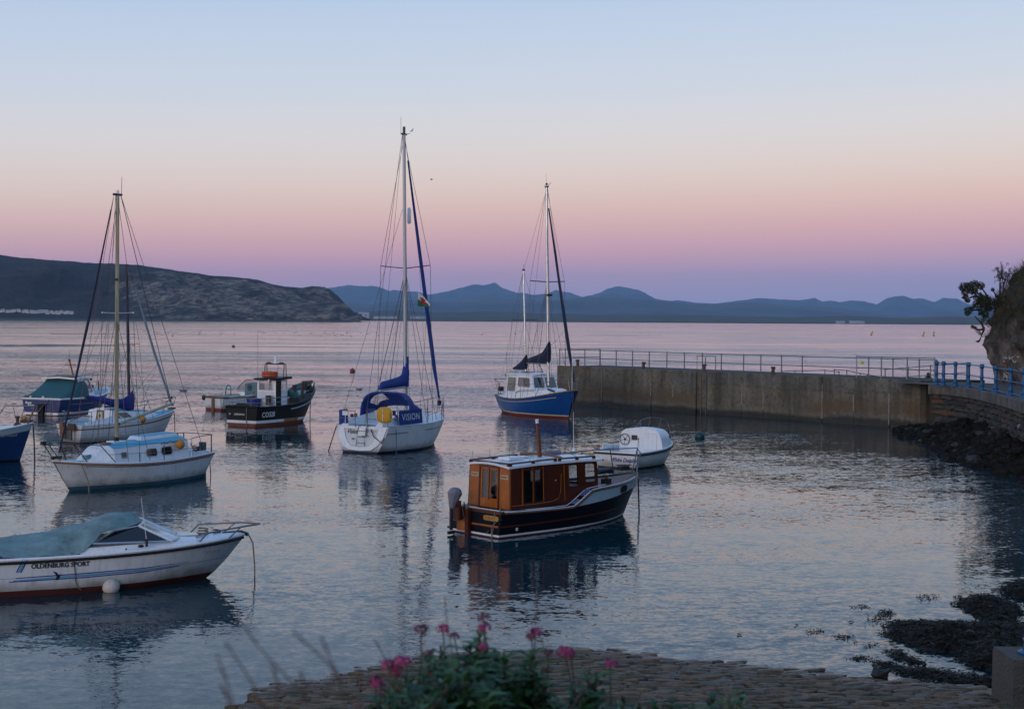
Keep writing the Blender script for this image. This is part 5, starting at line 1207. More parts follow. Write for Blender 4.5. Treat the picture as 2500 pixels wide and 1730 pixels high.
y.wire('forestay', fs0, fst); y.tube('furled_jib', [fs0 + Vector((-.05, .03, .25)), fs0.lerp(fst, .5) + Vector((-.03, .03, 0)), fs0.lerp(fst, .95)], [.028, .04, .02], CANN, n=7)
y.wire('halyard', fst, (5.0, -.25, 1.05), .009, PINKR); y.wire('halyard', mast_t + Vector((.08, 0, 0)), (4.2, .25, 1.2), .009)
y.wire('halyard', mast_t, (mx_ + .12, .06, 1.45), .008); y.wire('halyard', mast_t, (mx_ + .9, .1, 1.25), .008)
y.wire('backstay', mast_t + Vector((-.14, 0, 0)), (-.35, .1, .95)); 
MB().box((mx_ + .05, .05, spz_ + 1.1), (.06, .12, .08)).obj('mast_fitting', DSTEEL, y.root)
# pulpit and guard rails
pz = .62; P_ = lambda t, sd, dz, inn=.06: y.sheer(t, sd, dz, -inn)
pr = [P_(.80, 1, .55), P_(.90, 1, .58), Vector((6.2, .12, 1.52)), Vector((6.26, 0, 1.52)), Vector((6.2, -.12, 1.52)), P_(.90, -1, .58), P_(.80, -1, .55)]
y.tube('pulpit_rail', pr, .016, DSTEEL)
for sd in (-1, 1):
    y.tube('pulpit_leg', [P_(.80, sd, .55), P_(.72, sd, .0)], .016, DSTEEL); y.tube('pulpit_leg', [P_(.92, sd, .58), P_(.86, sd, 0)], .016, DSTEEL); y.tube('pulpit_leg', [(6.15, sd * .12, 1.5), P_(.975, sd, 0, 0)], .016, DSTEEL)
    y.wire('guard_wire', P_(.80, sd, .55), P_(.42, sd, .6), .007); y.wire('guard_wire', P_(.42, sd, .6), P_(.2, sd, .6), .007); y.wire('guard_wire', P_(.76, sd, .27), P_(.42, sd, .3), .007); y.wire('guard_wire', P_(.42, sd, .3), P_(.2, sd, .3), .007)
    y.tube('stanchion', [P_(.42, sd, 0), P_(.42, sd, .62)], .014, STEEL); y.tube('stanchion', [P_(.2, sd, 0), P_(.2, sd, .66)], .022, WHITE); y.tube('stanchion', [P_(.02, sd, 0), P_(.02, sd, .62)], .022, STEEL)
y.tube('pushpit_rail', [P_(.2, 1, .62), P_(.1, 1, .64), P_(.01, 1, .62), P_(.01, -1, .62), P_(.1, -1, .64), P_(.2, -1, .62)], .014, DSTEEL)
y.tube('mooring_rope', [y.sheer(.90, 1, .02), y.sheer(.90, 1, -.1, .05), Vector((5.05, .62, .3)), Vector((5.05, .66, -.1))], .018, ROPE)
y.tube('stern_rope', [(-.25, .3, .78), (-.42, .36, .5), (-.45, .38, -.1)], .016, DROPE)
y.tube('coiled_rope', [(.3 + .14 * math.cos(k), .4 + .14 * math.sin(k), .9 + .01 * k) for k in range(20)], .02, DROPE); y.tube('coiled_rope', [(4.7 + .13 * math.cos(k), .1 + .13 * math.sin(k), .98 + .008 * k) for k in range(16)], .02, TEAL)
y.tube('slack_rope', [(1.0, .9, 1.25), (.7, .85, .95), (.4, .8, 1.2), (.2, .62, .95), (-.1, .5, 1.2)], .014, DROPE); y.tube('slack_rope', [P_(.2, 1, .3), P_(.3, 1, .05), (2.2, 1., .8)], .010, WHITE)
y.tube('hanging_rope', [(6.22, .02, 1.5), (6.26, .04, .9), (6.12, .2, .8), (6.08, .1, 1.48)], .008, PINKR)
MB().box((6.28, 0, 1.58), (.14, .12, .1)).obj('bow_lamp', RUBBER, y.root); MB().tube([(5.6, 0, 1.08), (5.98, 0, 1.1)], .05, 8).obj('anchor', CHAIN, y.root)
fq = y.q(CP(1780, 650), y=.92); fender_thing('orange ball fender hung on the quarter of the yacht with the bright blue cabin top', y.M + y.fw @ Vector((fq.x, .92, fq.z)), .165, ORANGE)

# ------------------------------------------------------------------ yacht with the dark mast behind it
M0 = gp(CA(640, 1045)); yaw = R_(60); 
r = Boat('sailing_yacht', 'white yacht with tan strake, dark mast and drooping blue sail cover', 'yacht', M0, yaw, 5.7,
         [0, .2, .45, .7, .86, .95, 1], [.78, 1.02, 1.12, .92, .56, .26, .03], [.5, .86, .98, .66, .28, .09, 0], [.78, .80, .84, .94, 1.04, 1.1, 1.14], k=.5, rk=.62, tr=-.1, p=.6)
r.hull([('a', -.5), ('a', -.25), ('a', .05), ('f', .42), ('f', .45), ('f', .72), ('f', .8), ('f', 1)], [BLACK, HULLW, PALEB, STRAKE], fr=[0, 0, 1, 2, 1, 3, 1], n=32)
r.rub(WHITE, .025, .0, -.01, 'toe_rail', stern=True); r.deck(DECKB, 0, 1, .03, .02, .05)
rq = lambda x, yv, yy: r.q(CP(x, yv), y=yy)
stn = [(1.75, .84, .72, .80, 1.36, .0), (2.6, .78, .65, .84, 1.30, 0), (4.2, .66, .50, .93, 1.20, 0), (5.0, .40, .26, 1.0, 1.08, -.2)]
rows = []
for x, wf, wt_, z0, z1, dx in stn: rows.append([Vector((x, wf, z0)), Vector((x + dx, wt_, z1 - .02)), Vector((x + dx, wt_ * .5, z1 + .04)), Vector((x + dx, -wt_ * .5, z1 + .04)), Vector((x + dx, -wt_, z1 - .02)), Vector((x, -wf, z0))])
MB().grid(rows).add(rows[0], [tuple(range(6))]).add(rows[-1], [tuple(range(5, -1, -1))]).obj('coachroof', WHITE, r.root, smooth=25)
MB().grid([[p + Vector((0, 0, .012)) for p in q_[1:5]] for q_ in rows]).obj('roof_paint', DECKB, r.root, smooth=40)
fa = Face((1.745, .84, .80), (1.745, -.84, .80), (1.745, -.72, 1.34), (1.745, .72, 1.34))
MB().prism(fa.outline(.36, .05, .64, 1.0, .02, .004), fa.n * .02).obj('companionway', TEAK, r.root, smooth=0); MB().prism(fa.outline(.42, .1, .6, .9, .02, .026), fa.n * .006).obj('washboard', CREAM, r.root, smooth=0); MB().ball(fa.p(.5, .55, .04), .06, 8, (.4, 1, 1)).obj('horn', RUBBER, r.root)
MB().box((2.1, 0, 1.4), (.8, .62, .06)).obj('sliding_hatch', WHITE, r.root)
for sd in (-1, 1):
    c_ = [(1.75, sd * .842, .80), (4.2, sd * .662, .93), (4.2, sd * .502, 1.18), (1.75, sd * .722, 1.34)]
    f_ = Face(*c_) if sd < 0 else Face(c_[1], c_[0], c_[3], c_[2]); fl = (lambda u: u) if sd < 0 else (lambda u: 1 - u)
    for u0, u1, v1 in ((.12, .5, .84), (.62, .86, .72)):
        a, c = fl(u0), fl(u1); f_.window(r.root, (min(a, c), .34, max(a, c), v1), DGLASS, ALU, .04, .018, .012)
    MB().prism([(.2, sd * .74, .80), (1.75, sd * .80, .82), (1.75, sd * .74, 1.12), (1.2, sd * .74, 1.0), (.2, sd * .70, .90)], (0, -sd * .04, 0)).obj('cockpit_coaming', WHITE, r.root, smooth=0)
    b0 = r.sheer
    for t in (.08, .25, .55): r.tube('stanchion', [r.sheer(t, sd, 0, -.05), r.sheer(t, sd, .58, -.05)], .014, STEEL)
    r.wire('guard_wire', r.sheer(.08, sd, .57, -.05), r.sheer(.8, sd, .55, -.05), .007)
    r.tube('pulpit_leg', [r.sheer(.78, sd, 0, -.05), r.sheer(.84, sd, .55, -.05)], .015, STEEL); r.tube('pulpit_leg', [r.sheer(.93, sd, 0, -.03), Vector((6.35, sd * .16, 1.7))], .015, STEEL)
    r.tube('pulpit_rail', [r.sheer(.78, sd, .55, -.05), r.sheer(.86, sd, .58, -.05), Vector((6.4, sd * .14, 1.72)), Vector((6.5, 0, 1.72))], .016, STEEL)
MB().plate([(.1, -.66, .80), (1.75, -.7, .82), (1.75, .7, .82), (.1, .66, .80)], [], (0, 0, .01)).obj('cockpit_well', PALEB, r.root)
r.tube('tiller', [(.0, 0, .95), (.6, -.1, 1.15), (1.1, -.2, 1.1)], .022, TEAK); r.tube('pushpit_rail', [r.sheer(.08, 1, .57, -.05), (-.02, .5, 1.36), (-.02, -.5, 1.36), r.sheer(.08, -1, .57, -.05)], .015, STEEL)
rud = MB().box((-.3, .12, .5), (.12, .3, .6)).box((-.32, .12, .85), (.2, .22, .2)).obj('rudder', TEAK, r.root); MB().box((-.2, -.3, .72), (.1, .4, .3)).box((-.22, -.3, .4), (.06, .06, .5)).obj('outboard_bracket', CHAIN, r.root)
for k in range(4): r.tube('stern_ladder', [(-.12, .35 + (k % 2) * .2, .4 + .25 * (k // 2)), (-.12, .35 + (1 - k % 2) * .2 if k > 1 else .55 - (k % 2) * .2, .9 + .25 * (k // 2))], .012, STEEL)
mtx = r.q(CI(460, 830), y=0); mbx = r.q(CA(1187, 760), y=0); mx_ = 3.5
mb_ = Vector((mx_, 0, 1.36)); mt_ = Vector((mx_ - .15, 0, mtx.z))
r.tube('mast', [mb_, mt_], .07, DMAST, n=10, r2=.06); MB().box(mt_ + Vector((0, 0, .03)), (.26, .08, .06)).obj('mast_head', DSTEEL, r.root)
# boom swung out with its cover drooping towards the left
e1 = r.q(CA(782, 620), x=.2); top_l = [(1212, 560), (1195, 610), (1150, 645), (1050, 648), (920, 625), (782, 612)]; bot_l = [(1205, 762), (1150, 752), (1080, 740), (1000, 715), (900, 680), (790, 632)]
rows = []
n6 = len(top_l)
for i, ((x, yv), (x2, y2)) in enumerate(zip(top_l, bot_l)):
    xx = mx_ - .05 - 2.5 * i / (n6 - 1); a = r.q(CA(x, yv), x=xx); c = r.q(CA(x2, y2), x=xx); cy = (a.y + c.y) / 2; wv = .10 if i < n6 - 1 else .04
    rows.append([Vector((xx, cy, a.z)), Vector((xx, cy - wv, a.z * .6 + c.z * .4)), Vector((xx, cy - wv * .9, a.z * .2 + c.z * .8)), Vector((xx, cy, c.z)), Vector((xx, cy + wv * .9, a.z * .2 + c.z * .8)), Vector((xx, cy + wv, a.z * .6 + c.z * .4))])
MB().grid(rows, wrap=True).add(rows[-1], [tuple(range(6))]).add(rows[0], [tuple(range(6))]).obj('sail_cover', SAILB, r.root, smooth=70)
r.tube('boom', [rows[0][3] + Vector((0, 0, .04)), rows[-1][3] + Vector((-.1, 0, .02))], .04, DMAST)
fs0 = Vector((6.25, 0, 1.2)); fst = mt_ + Vector((.14, 0, -.1))
r.wire('forestay', fs0, fst); r.tube('furled_jib', [fs0 + Vector((-.05, 0, .3)), fs0.lerp(fst, .4) + Vector((-.02, 0, 0)), fs0.lerp(fst, .86)], [.045, .06, .035], mat('furled_grey', (.2,.27,.33), .8, .2, 5), n=8)
MB().ball(fs0 + Vector((0, 0, .2)), .08, 8).obj('furling_drum', RUBBER, r.root)
spz_ = r.q(CI(475, 1520), y=0).z
for sd in (-1, 1):
    tip_ = Vector((mx_ - .05, sd * .7, spz_)); r.tube('spreader', [(mx_, 0, spz_), tip_], .018, STRAKE)
    r.wire('shroud', mt_, tip_); r.wire('shroud', tip_, (mx_ - .05, sd * 1.06, .86)); r.wire('shroud', (mx_, 0, spz_), (mx_ + .5, sd * 1.02, .88)); r.wire('shroud', (mx_, 0, spz_), (mx_ - .6, sd * 1.08, .86))
r.wire('backstay', mt_, (-.1, .3, 1.0)); r.wire('halyard', mt_, (mx_ + .3, .1, 1.4), .008); r.wire('topping_lift', mt_, rows[-1][0], .008); r.wire('jib_sheet', fs0.lerp(fst, .33), (mx_ + .4, -.3, 1.4), .008); r.wire('jib_sheet', fs0.lerp(fst, .33), (mx_ + .1, .5, 1.3), .008)
r.tube('mooring_rope', [(6.35, 0, 1.12), (6.42, -.03, .9), (6.42, -.05, -.1)], .018, DROPE); MB().tube([(6.0, 0, 1.2), (6.5, 0, 1.2)], .04, 8).obj('bow_roller', DSTEEL, r.root)
r.tube('stern_rope', [(1.2, -1.1, .82), (1.15, -1.14, .5), (1.2, -1.16, .6), (1.1, -1.16, .3)], .016, DROPE)
fq = r.q(CP(1292, 330), y=-1.0); fender_thing('yellow-orange ball fender hung beside the window of the yacht with the dark mast', r.M + r.fw @ Vector((fq.x, -1.0, fq.z)), .19, ORANGE)
MB().tube([(2.2, .2, 1.45), (2.9, .2, 1.45)], .05, 8).obj('rolled_cloth', RUBBER, r.root)

# ------------------------------------------------------------------ large white yacht with blue sprayhood, centre
M0 = gp(CD(560, 1480), .1); S0 = gp(CD(1590, 1365)); yaw = math.atan2(S0.y - M0.y, S0.x - M0.x); M0.z = 0
v = Boat('sailing_yacht', 'large white yacht with blue sprayhood and the tallest mast', 'yacht', M0, yaw, (S0 - M0).length,
         [0, .2, .45, .7, .86, .95, 1], [1.28, 1.44, 1.50, 1.24, .78, .36, .03], [.76, 1.14, 1.28, .88, .4, .12, 0], [1.12, 1.10, 1.10, 1.14, 1.20, 1.23, 1.26], k=.5, rk=.42, tr=.18, p=.55)
LV = v.Lw
v.hull([('a', -.5), ('a', -.2), ('a', .05), ('a', .09), ('f', .3), ('f', .62), ('f', .645), ('f', .9), ('f', 1)], [BLACK, HULLW, NAVY], fr=[0, 0, 2, 1, 1, 1, 1, 1], n=34)
v.stripe(NAVY, lambda t: .78 + .08 * t, .03, .0, .22, -1, 'cove_line'); v.stripe(NAVY, lambda t: .78 + .08 * t, .03, .42, .96, -1, 'cove_line')
v.rub(ALU, .022, .0, -.01, 'toe_rail', stern=True); v.deck(WHITE, .0, 1, .03, .02, .07)
vq = lambda X_, Y_, **k: v.q(CD(X_, Y_), **k)
# transom moulding: raised rim and recess
tz = lambda z: v.x0(z) - .004
def trim(f): return [Vector((tz(z) , yv, z)) for yv, z in f]
outer = [(1.24, 1.08), (-1.24, 1.08), (-1.08, .62), (-.82, .3), (-.55, .13), (0, .09), (.55, .13), (.86, .3), (1.08, .62)]; inner = [(.86, .98), (-.86, .98), (-.74, .62), (-.6, .4), (-.4, .27), (0, .23), (.4, .27), (.6, .4), (.74, .62)]
MB().plate(trim(outer), [trim(inner)], (-.05, 0, .01)).obj('transom_rim', WHITE, v.root, smooth=0)
v.ttext('Vision', .27, vq(480, 1210, x=.15).y + .06, vq(480, 1212, x=.15).z, INK, shear=.25, bold=.006, sx=.86); v.ttext('ABERSOCH', .07, vq(632, 1280, x=.1).y, vq(632, 1280, x=.1).z, INK, bold=.002)
MB().ball(Vector((.02, vq(468, 1310, x=.05).y, vq(468, 1310, x=.05).z)), .05, 8, (.4, 1, 1)).obj('exhaust_outlet', STEEL, v.root)
ly0, ly1 = vq(560, 1120, x=.1).y, vq(668, 1120, x=.1).y; lz = 1.12; lzb = vq(520, 1410, x=.02).z
for yv, yb_ in ((ly0, ly0 + .12), (ly1, ly1 + .1)): v.tube('ladder_rail', [(.18, yv, lz + .04), (-.0, yv, lz - .06), (-.0, yb_, lzb)], .016, STEEL)
for k in range(3): f_ = .25 + .3 * k; v.tube('ladder_rung', [(-.0, ly0 + .12 * f_, lz - f_ * (lz - lzb)), (-.0, ly1 + .1 * f_, lz - f_ * (lz - lzb))], .012, STEEL)
MB().prism([(.03, ly0, 1.05), (.03, ly1, 1.05), (.01, ly1 + .05, .72), (.01, ly0 + .05, .72)], (-.012, 0, 0)).obj('transom_step', WHITE, v.root, smooth=0)
v.tube('stern_rope', [(.2, ly1 - .05, 1.1), (.0, ly1 - .35, .72), (-.02, ly1 - .8, .42), (.0, -1.06, .46), (.4, -1.25, 1.08)], .02, DROPE)
# cockpit, coachroof
xc = LV * .40
for sd in (-1, 1): MB().hexa([(.12, sd * 1.02, 1.08), (xc, sd * 1.12, 1.1), (xc, sd * .74, 1.1), (.12, sd * .66, 1.08), (.3, sd * .92, 1.30), (xc, sd * .98, 1.52), (xc, sd * .80, 1.52), (.3, sd * .74, 1.30)]).obj('cockpit_coaming', WHITE, v.root, smooth=0)
MB().plate([(.12, -.7, .9), (xc, -.74, .9), (xc, .74, .9), (.12, .7, .9)], [], (0, 0, .02)).obj('cockpit_well', PALEB, v.root)
crs = []
for f_, wf, wt_, z1 in ((.40, 1.0, .86, 1.58), (.55, 1.0, .82, 1.58), (.68, .82, .60, 1.50), (.80, .54, .36, 1.40), (.87, .34, .2, 1.34)):
    x = LV * f_; z0 = v.S(f_) ; crs.append([Vector((x, wf, z0)), Vector((x, wt_, z1)), Vector((x, wt_ * .5, z1 + .05)), Vector((x, -wt_ * .5, z1 + .05)), Vector((x, -wt_, z1)), Vector((x, -wf, z0))])
MB().grid(crs).add(crs[0], [tuple(range(6))]).add(crs[-1], [tuple(range(5, -1, -1))]).obj('coachroof', WHITE, v.root, smooth=25)
MB().box((LV * .84, -.1, 1.43), (.5, .5, .04)).obj('fore_hatch', PALEB, v.root)
cf = Face((xc, .5, 1.1), (xc, -.5, 1.1), (xc, -.42, 1.66), (xc, .42, 1.66)); cw = cf.window(v.root, (.2, .55, .8, .95), DGLASS, WHITE, .03, .05, .03)
for k in range(4): MB().prism(cf.outline(.25 + k * .1, .58, .29 + k * .1, .92, .005, .008), cf.n * .006).obj('louvre', WHITE, cw, smooth=0)
# sprayhood
n_ = 16; A1 = []; A2 = []; A3 = []
xA, xB = LV * .34, LV * .56
for k in range(n_ + 1):
    a = math.pi * k / n_; cs, sn = math.cos(a), math.sin(a); pw = .55
    yy = math.copysign(abs(cs) ** pw, cs); zz = abs(sn) ** .62
    A1.append(Vector((xA - .12 * (1 - zz), 1.22 * yy, 1.36 + 1.04 * zz))); A2.append(Vector((xA + .3, 1.18 * yy, 1.38 + 1.04 * zz))); A3.append(Vector((xB, .92 * yy, 1.5 + .28 * zz)))
G = [A1, A2, [p.lerp(q_, .12) for p, q_ in zip(A2, A3)], [p.lerp(q_, .55) for p, q_ in zip(A2, A3)], A3]
win = lambda i, j: None if (i == 2 and (2 <= j <= 6 or 9 <= j <= 13)) else 0
MB().grid(G, fn=win).obj('sprayhood', CANB, v.root, smooth=60)
MB().grid([[p + Vector((0, 0, -.004)) for p in G[2]], [p + Vector((0, 0, -.004)) for p in G[3]]], fn=lambda i, j: 0 if (2 <= j <= 6 or 9 <= j <= 13) else None).obj('sprayhood_window', CLEAR, v.root, smooth=60)
v.tube('hood_hoop', A1, .02, STEEL)
TB([p * 1 for p in A1], .05, 6).obj('hood_binding', CANB, v.root)
# wheel, pushpit, dodgers, lifebuoy cover
mid_ = vq(940, 720, x=xA); v.tube('mainsheet', [mid_, (xA - .2, 0, 1.3)], .012, DROPE)
pp_z = 1.72
po = [Vector((.9, 1.26, pp_z)), Vector((.25, 1.18, pp_z)), Vector((.1, 1.0, pp_z)), Vector((.1, .3, pp_z))]
for sd in (-1, 1):
    v.tube('pushpit_rail', [Vector((p.x, p.y * sd, p.z)) for p in po], .016, STEEL); v.tube('pushpit_rail', [Vector((p.x, p.y * sd, p.z - .32)) for p in po], .013, STEEL)
    for p in (po[0], po[1], po[3]): v.tube('pushpit_leg', [Vector((p.x, p.y * sd, p.z)), Vector((p.x + .02, p.y * sd, 1.06))], .016, STEEL)
    for t in (.45, .72): v.tube('stanchion', [v.sheer(t, sd, 0, -.06), v.sheer(t, sd, .62, -.06)], .014, STEEL)
    v.wire('guard_wire', Vector((.9, 1.26 * sd, pp_z)), v.sheer(.45, sd, .6, -.06), .008); v.wire('guard_wire', v.sheer(.45, sd, .6, -.06), v.sheer(.88, sd, .6, -.06), .008); v.wire('guard_wire', v.sheer(.45, sd, .32, -.06), v.sheer(.86, sd, .32, -.06), .008)
    pr = [v.sheer(.80, sd, .02, -.06), v.sheer(.84, sd, .6, -.06), v.sheer(.93, sd, .66, -.04), Vector((LV + .72, sd * .1, 2.05))]; v.tube('pulpit_rail', pr, .016, STEEL); v.tube('pulpit_leg', [v.sheer(.93, sd, 0, -.04), v.sheer(.94, sd, .64, -.04)], .016, STEEL); v.tube('pulpit_leg', [v.sheer(.985, sd, 0, -.01), Vector((LV + .70, sd * .1, 2.03))], .016, STEEL)
dd = [Vector((.95, -1.28, 1.72)), Vector((2.55, -1.42, 1.74)), Vector((2.6, -1.44, 1.14)), Vector((1.0, -1.30, 1.12))]
dg_ = MB().prism(dd, (0, .015, 0)).obj('dodger', CANB, v.root, smooth=0)
vs_, fs_ = text_geo('VISION', .38, 0, .004, 1.15); MB().add([dd[0].lerp(dd[1], .5 + p_.x / 1.75).lerp(dd[3].lerp(dd[2], .5 + p_.x / 1.75), .5 - p_.y / .58) + Vector((0, -.008, 0)) for p_ in vs_], fs_).obj('lettering', WINK, dg_, smooth=0)
da = [Vector((.1, 1.02, 1.72)), Vector((.1, .34 + .22, 1.72)), Vector((.1, .56, 1.12)), Vector((.1, 1.05, 1.12))]; 
dp = MB().prism([(.95, 1.28, 1.72), (.25, 1.18, 1.72), (.25, 1.18, 1.10), (1.0, 1.30, 1.12)], (0, -.015, 0)).obj('dodger', CANB, v.root, smooth=0)
lq = vq(395, 960, x=.25); MB().prism([(.2, 1.16, 1.74), (.2, .72, 1.74), (.2, .72, 1.15), (.2, 1.16, 1.1)], (.015, 0, 0)).obj('dodger', CANB, v.root, smooth=0)
MB().box((.17, .84, 1.62), (.03, .26, .2)).obj('flag_plate', WHITE, v.root); v.tube('danbuoy_pole', [(.16, .82, 1.12), (.16, .82, 1.7)], .016, WHITE)
yc = vq(910, 985, x=.08); rb_ = MB(); rws = []
for k in range(-6, 7):
    a = k / 6.; rws.append([Vector((.04 - .10 * math.sqrt(max(0, 1 - abs(a) ** 3)) * math.sqrt(max(0, 1 - abs(c) ** 3)), yc.y + a * .37 * (1 - .22 * abs(c) ** 3), yc.z + c * .33 * (1 - .22 * abs(a) ** 3))) for c in [-1 + i / 5 for i in range(11)]])
lbo = thing('lifebuoy', 'yellow covered lifebuoy hung on the stern rail of the large white yacht', 'lifebuoy', v.M + v.fw @ Vector((.04, yc.y, yc.z)), yaw)
off_ = Vector((.04, yc.y, yc.z)); MB().grid([[p - off_ for p in q_] for q_ in rws]).grid([[p - off_ + Vector((.05 if abs(p.y - yc.y) < .3 else 0, 0, 0)) for p in q_] for q_ in rws]).obj('cover', YCOV, lbo, smooth=60)
TB([(-.11, 0, .28), (-.11, .01, -.25)], .012, 5).obj('strap', WHITE, lbo)
MB().ball((.35, .62, 1.5), .08, 8).obj('winch', DSTEEL, v.root); MB().lathe([(.1, 0), (.07, .05), (.07, .12), (.09, .15), (.001, .16)], (1.2, 1.0, 1.38), 10).obj('winch', STEEL, v.root); MB().lathe([(.1, 0), (.07, .05), (.07, .12), (.09, .15), (.001, .16)], (1.2, -1.0, 1.38), 10).obj('winch', STEEL, v.root)
v.tube('wheel_frame', [(.75, -.55, .95), (.75, -.55, 1.75), (.75, .15, 1.75), (.75, .15, .95)], .018, STEEL)
# mast, boom with blue cover, rig
mx_ = LV * .60; mtop = vq(0, 0, y=0); mtz = v.q(CJ(305, 110), y=0).z
mb_ = Vector((mx_, 0, 1.5)); tl = v.q(CJ(305, 110), x=mx_ - .25); mt_ = Vector((mx_ - .25, 0, tl.z))
v.tube('mast', [mb_, mt_], .085, ALU, n=10, r2=.07)
MB().box(mt_ + Vector((0, 0, .03)), (.34, .1, .07)).obj('mast_head', DSTEEL, v.root); MB().lathe([(.06, 0), (.06, .28), (.001, .3)], mt_ + Vector((0, 0, .06)), 8).obj('masthead_light', DSTEEL, v.root); v.tube('antenna', [mt_ + Vector((-.1, .1, 0)), mt_ + Vector((-.1, .1, .75))], .008, DSTEEL)
v.tube('wind_arm', [mt_, mt_ + Vector((.35, -.1, .1))], .01, DSTEEL); MB().prism([mt_ + Vector((.3, -.1, .15)), mt_ + Vector((.55, -.14, .35)), mt_ + Vector((.5, -.13, .2))], (0, .01, 0)).obj('wind_vane', WHITE, v.root)
rz_ = v.q(CJ(330, 660), x=mx_).z; MB().lathe([(.001, -.36), (.05, -.34), (.085, -.28), (.085, .28), (.05, .34), (.001, .36)], (mx_ + .2, 0, rz_), 12).obj('radar_reflector', WHITE, v.root)
gz = vq(1215, 590, x=mx_).z; bxe = .9; bez = vq(915, 640, x=bxe + .6).z
v.tube('boom', [(mx_ - .08, 0, gz), (bxe + .6, .0, bez)], .055, ALU, n=8)
rows = []
for f_, hh, wv in ((0, 1.25, .16), (.03, 1.2, .17), (.10, .62, .17), (.3, .46, .16), (.6, .40, .15), (.92, .34, .13), (1., .12, .08)):
    x = mx_ + .02 - (mx_ - bxe - .55) * f_; zb_ = gz - (gz - bez) * f_ + .0; rows.append([Vector((x, wv * math.sin(a) * (1 if math.cos(a) < .2 else .7), zb_ + .0 + hh * (.5 - .5 * math.cos(math.pi - a) if 0 else (1 + math.cos(a)) / 2))) for a in [2 * math.pi * k / 8 for k in range(8)]])
MB().grid(rows, wrap=True).add(rows[-1], [tuple(range(8))]).add(rows[0], [tuple(range(8))]).obj('sail_cover', CANB, v.root, smooth=60)
TB([(mx_, 0, gz), (mx_, 0, gz + 1.3)], .12, 10).obj('mast_collar', CANB, v.root)
spz_ = v.q(CJ(310, 1023), x=mx_).z; sp2 = None
fs0 = Vector((LV + .5, 0, 1.45)); fst = mt_ + Vector((.12, 0, -.25))
v.wire('forestay', fs0, fst); v.tube('furled_genoa', [fs0 + Vector((-.03, 0, .5)), fs0.lerp(fst, .15), fs0.lerp(fst, .35), fs0.lerp(fst, .6), fs0.lerp(fst, .93)], [.03, .085, .095, .075, .035], CANB, n=8)
MB().lathe([(.05, -.12), (.1, -.08), (.1, .08), (.05, .12)], fs0 + Vector((-.02, 0, .3)), 10).obj('furling_drum', RUBBER, v.root)
for sd in (-1, 1):
    tip_ = Vector((mx_ - .1, sd * 1.25, spz_ + .12)); v.tube('spreader', [(mx_ - .1, 0, spz_), tip_], .022, DSTEEL)
    v.wire('shroud', mt_ + Vector((0, 0, -.1)), tip_); v.wire('shroud', tip_, (mx_ - .1, sd * 1.4, 1.15)); v.wire('shroud', (mx_ - .1, 0, spz_ - .1), (mx_ + .4, sd * 1.3, 1.18)); v.wire('shroud', (mx_ - .1, 0, spz_ - .1), (mx_ - .6, sd * 1.42, 1.14))
    v.wire('lazy_jack', (mx_ - .12, sd * .05, spz_ - .4), (mx_ - 1.1, sd * .12, gz + .35), .007); v.wire('lazy_jack', (mx_ - .12, sd * .05, spz_ - .4), (mx_ - 1.9, sd * .12, gz + .28), .007)
    v.wire('backstay', mt_ + Vector((-.1, 0, -3.2)) * 1, (.1, sd * 1.05, 1.15), .009) if sd > 0 else None
v.wire('backstay', mt_ + Vector((-.14, 0, 0)), (.05, -.2, 1.1), .011); v.wire('topping_lift', mt_ + Vector((-.12, 0, -.05)), (bxe + .6, 0, bez + .1), .008)
v.wire('halyard', mt_, (mx_ + .14, .1, 1.6), .009); v.wire('halyard', mt_, (mx_ + .14, -.1, 1.6), .009); v.wire('spinnaker_sheet', fs0.lerp(fst, .38), (mx_ + .2, -.6, 1.55), .008); v.wire('flag_halyard', (mx_ - .1, -.7, spz_ + .05), (mx_ - .1, -1.2, 1.2), .006)
ml = gp(CD(115, 1480)); mlv = v.iv @ (ml - v.M); v.tube('mooring_rope', [(.05, 1.18, 1.08), mlv * .98 + Vector((0, 0, -.02))], .022, DROPE)
v.tube('mooring_rope', [(.7, -1.3, 1.1), (.65, -1.36, .6), (.6, -1.38, -.1)], .018, BROPE)

# flag of Wales on the yacht's halyard: white over green with a red dragon
f0 = v.q(CFL(430, 460), x=mx_ + .3); fo = thing('welsh_flag', 'white and green flag with a red dragon flying below the spreader', 'flag', v.M + v.fw @ f0, 0)
def fp_(x, yv): 
    p = at(CFL(x, yv), (v.M + v.fw @ f0).y) - fo.location; return Vector((p.x, p.y + .04 * math.sin(x * .012) , p.z))
hl = [(430, 470), (415, 620), (405, 785), (395, 960), (380, 1120)]
def fg(u, vv):  # u along the fly, v down the hoist
    xa_, ya_ = 430 - 45 * vv, 465 + 655 * vv; xb_, yb_ = 1010 - 50 * vv, 1060 + 185 * vv
    sag = 40 * math.sin(math.pi * u) * (1 - .3 * vv); return (xa_ + (xb_ - xa_) * u, ya_ + (yb_ - ya_) * u - sag + 30 * vv * math.sin(2 * math.pi * u))
G = [[fp_(*fg(u / 10, vv / 8)) for u in range(11)] for vv in range(9)]
MB().grid(G[:5]).obj('white_half', FWHITE, fo, smooth=180); MB().grid(G[4:]).obj('green_half', GREEN, fo, smooth=180)
drag = [(.12,.34),(.2,.26),(.3,.28),(.34,.16),(.44,.10),(.42,.24),(.55,.14),(.62,.2),(.54,.34),(.66,.42),(.76,.36),(.86,.44),(.92,.6),(.86,.62),(.8,.54),(.74,.6),(.8,.78),(.72,.8),(.66,.66),(.52,.62),(.5,.8),(.42,.82),(.42,.64),(.32,.58),(.28,.74),(.2,.72),(.26,.54),(.3,.44),(.22,.4)]
dv = []
for u, vv in drag: q_ = fp_(*fg(u, vv)); dv.append(q_ + Vector((0, -.02, 0)))
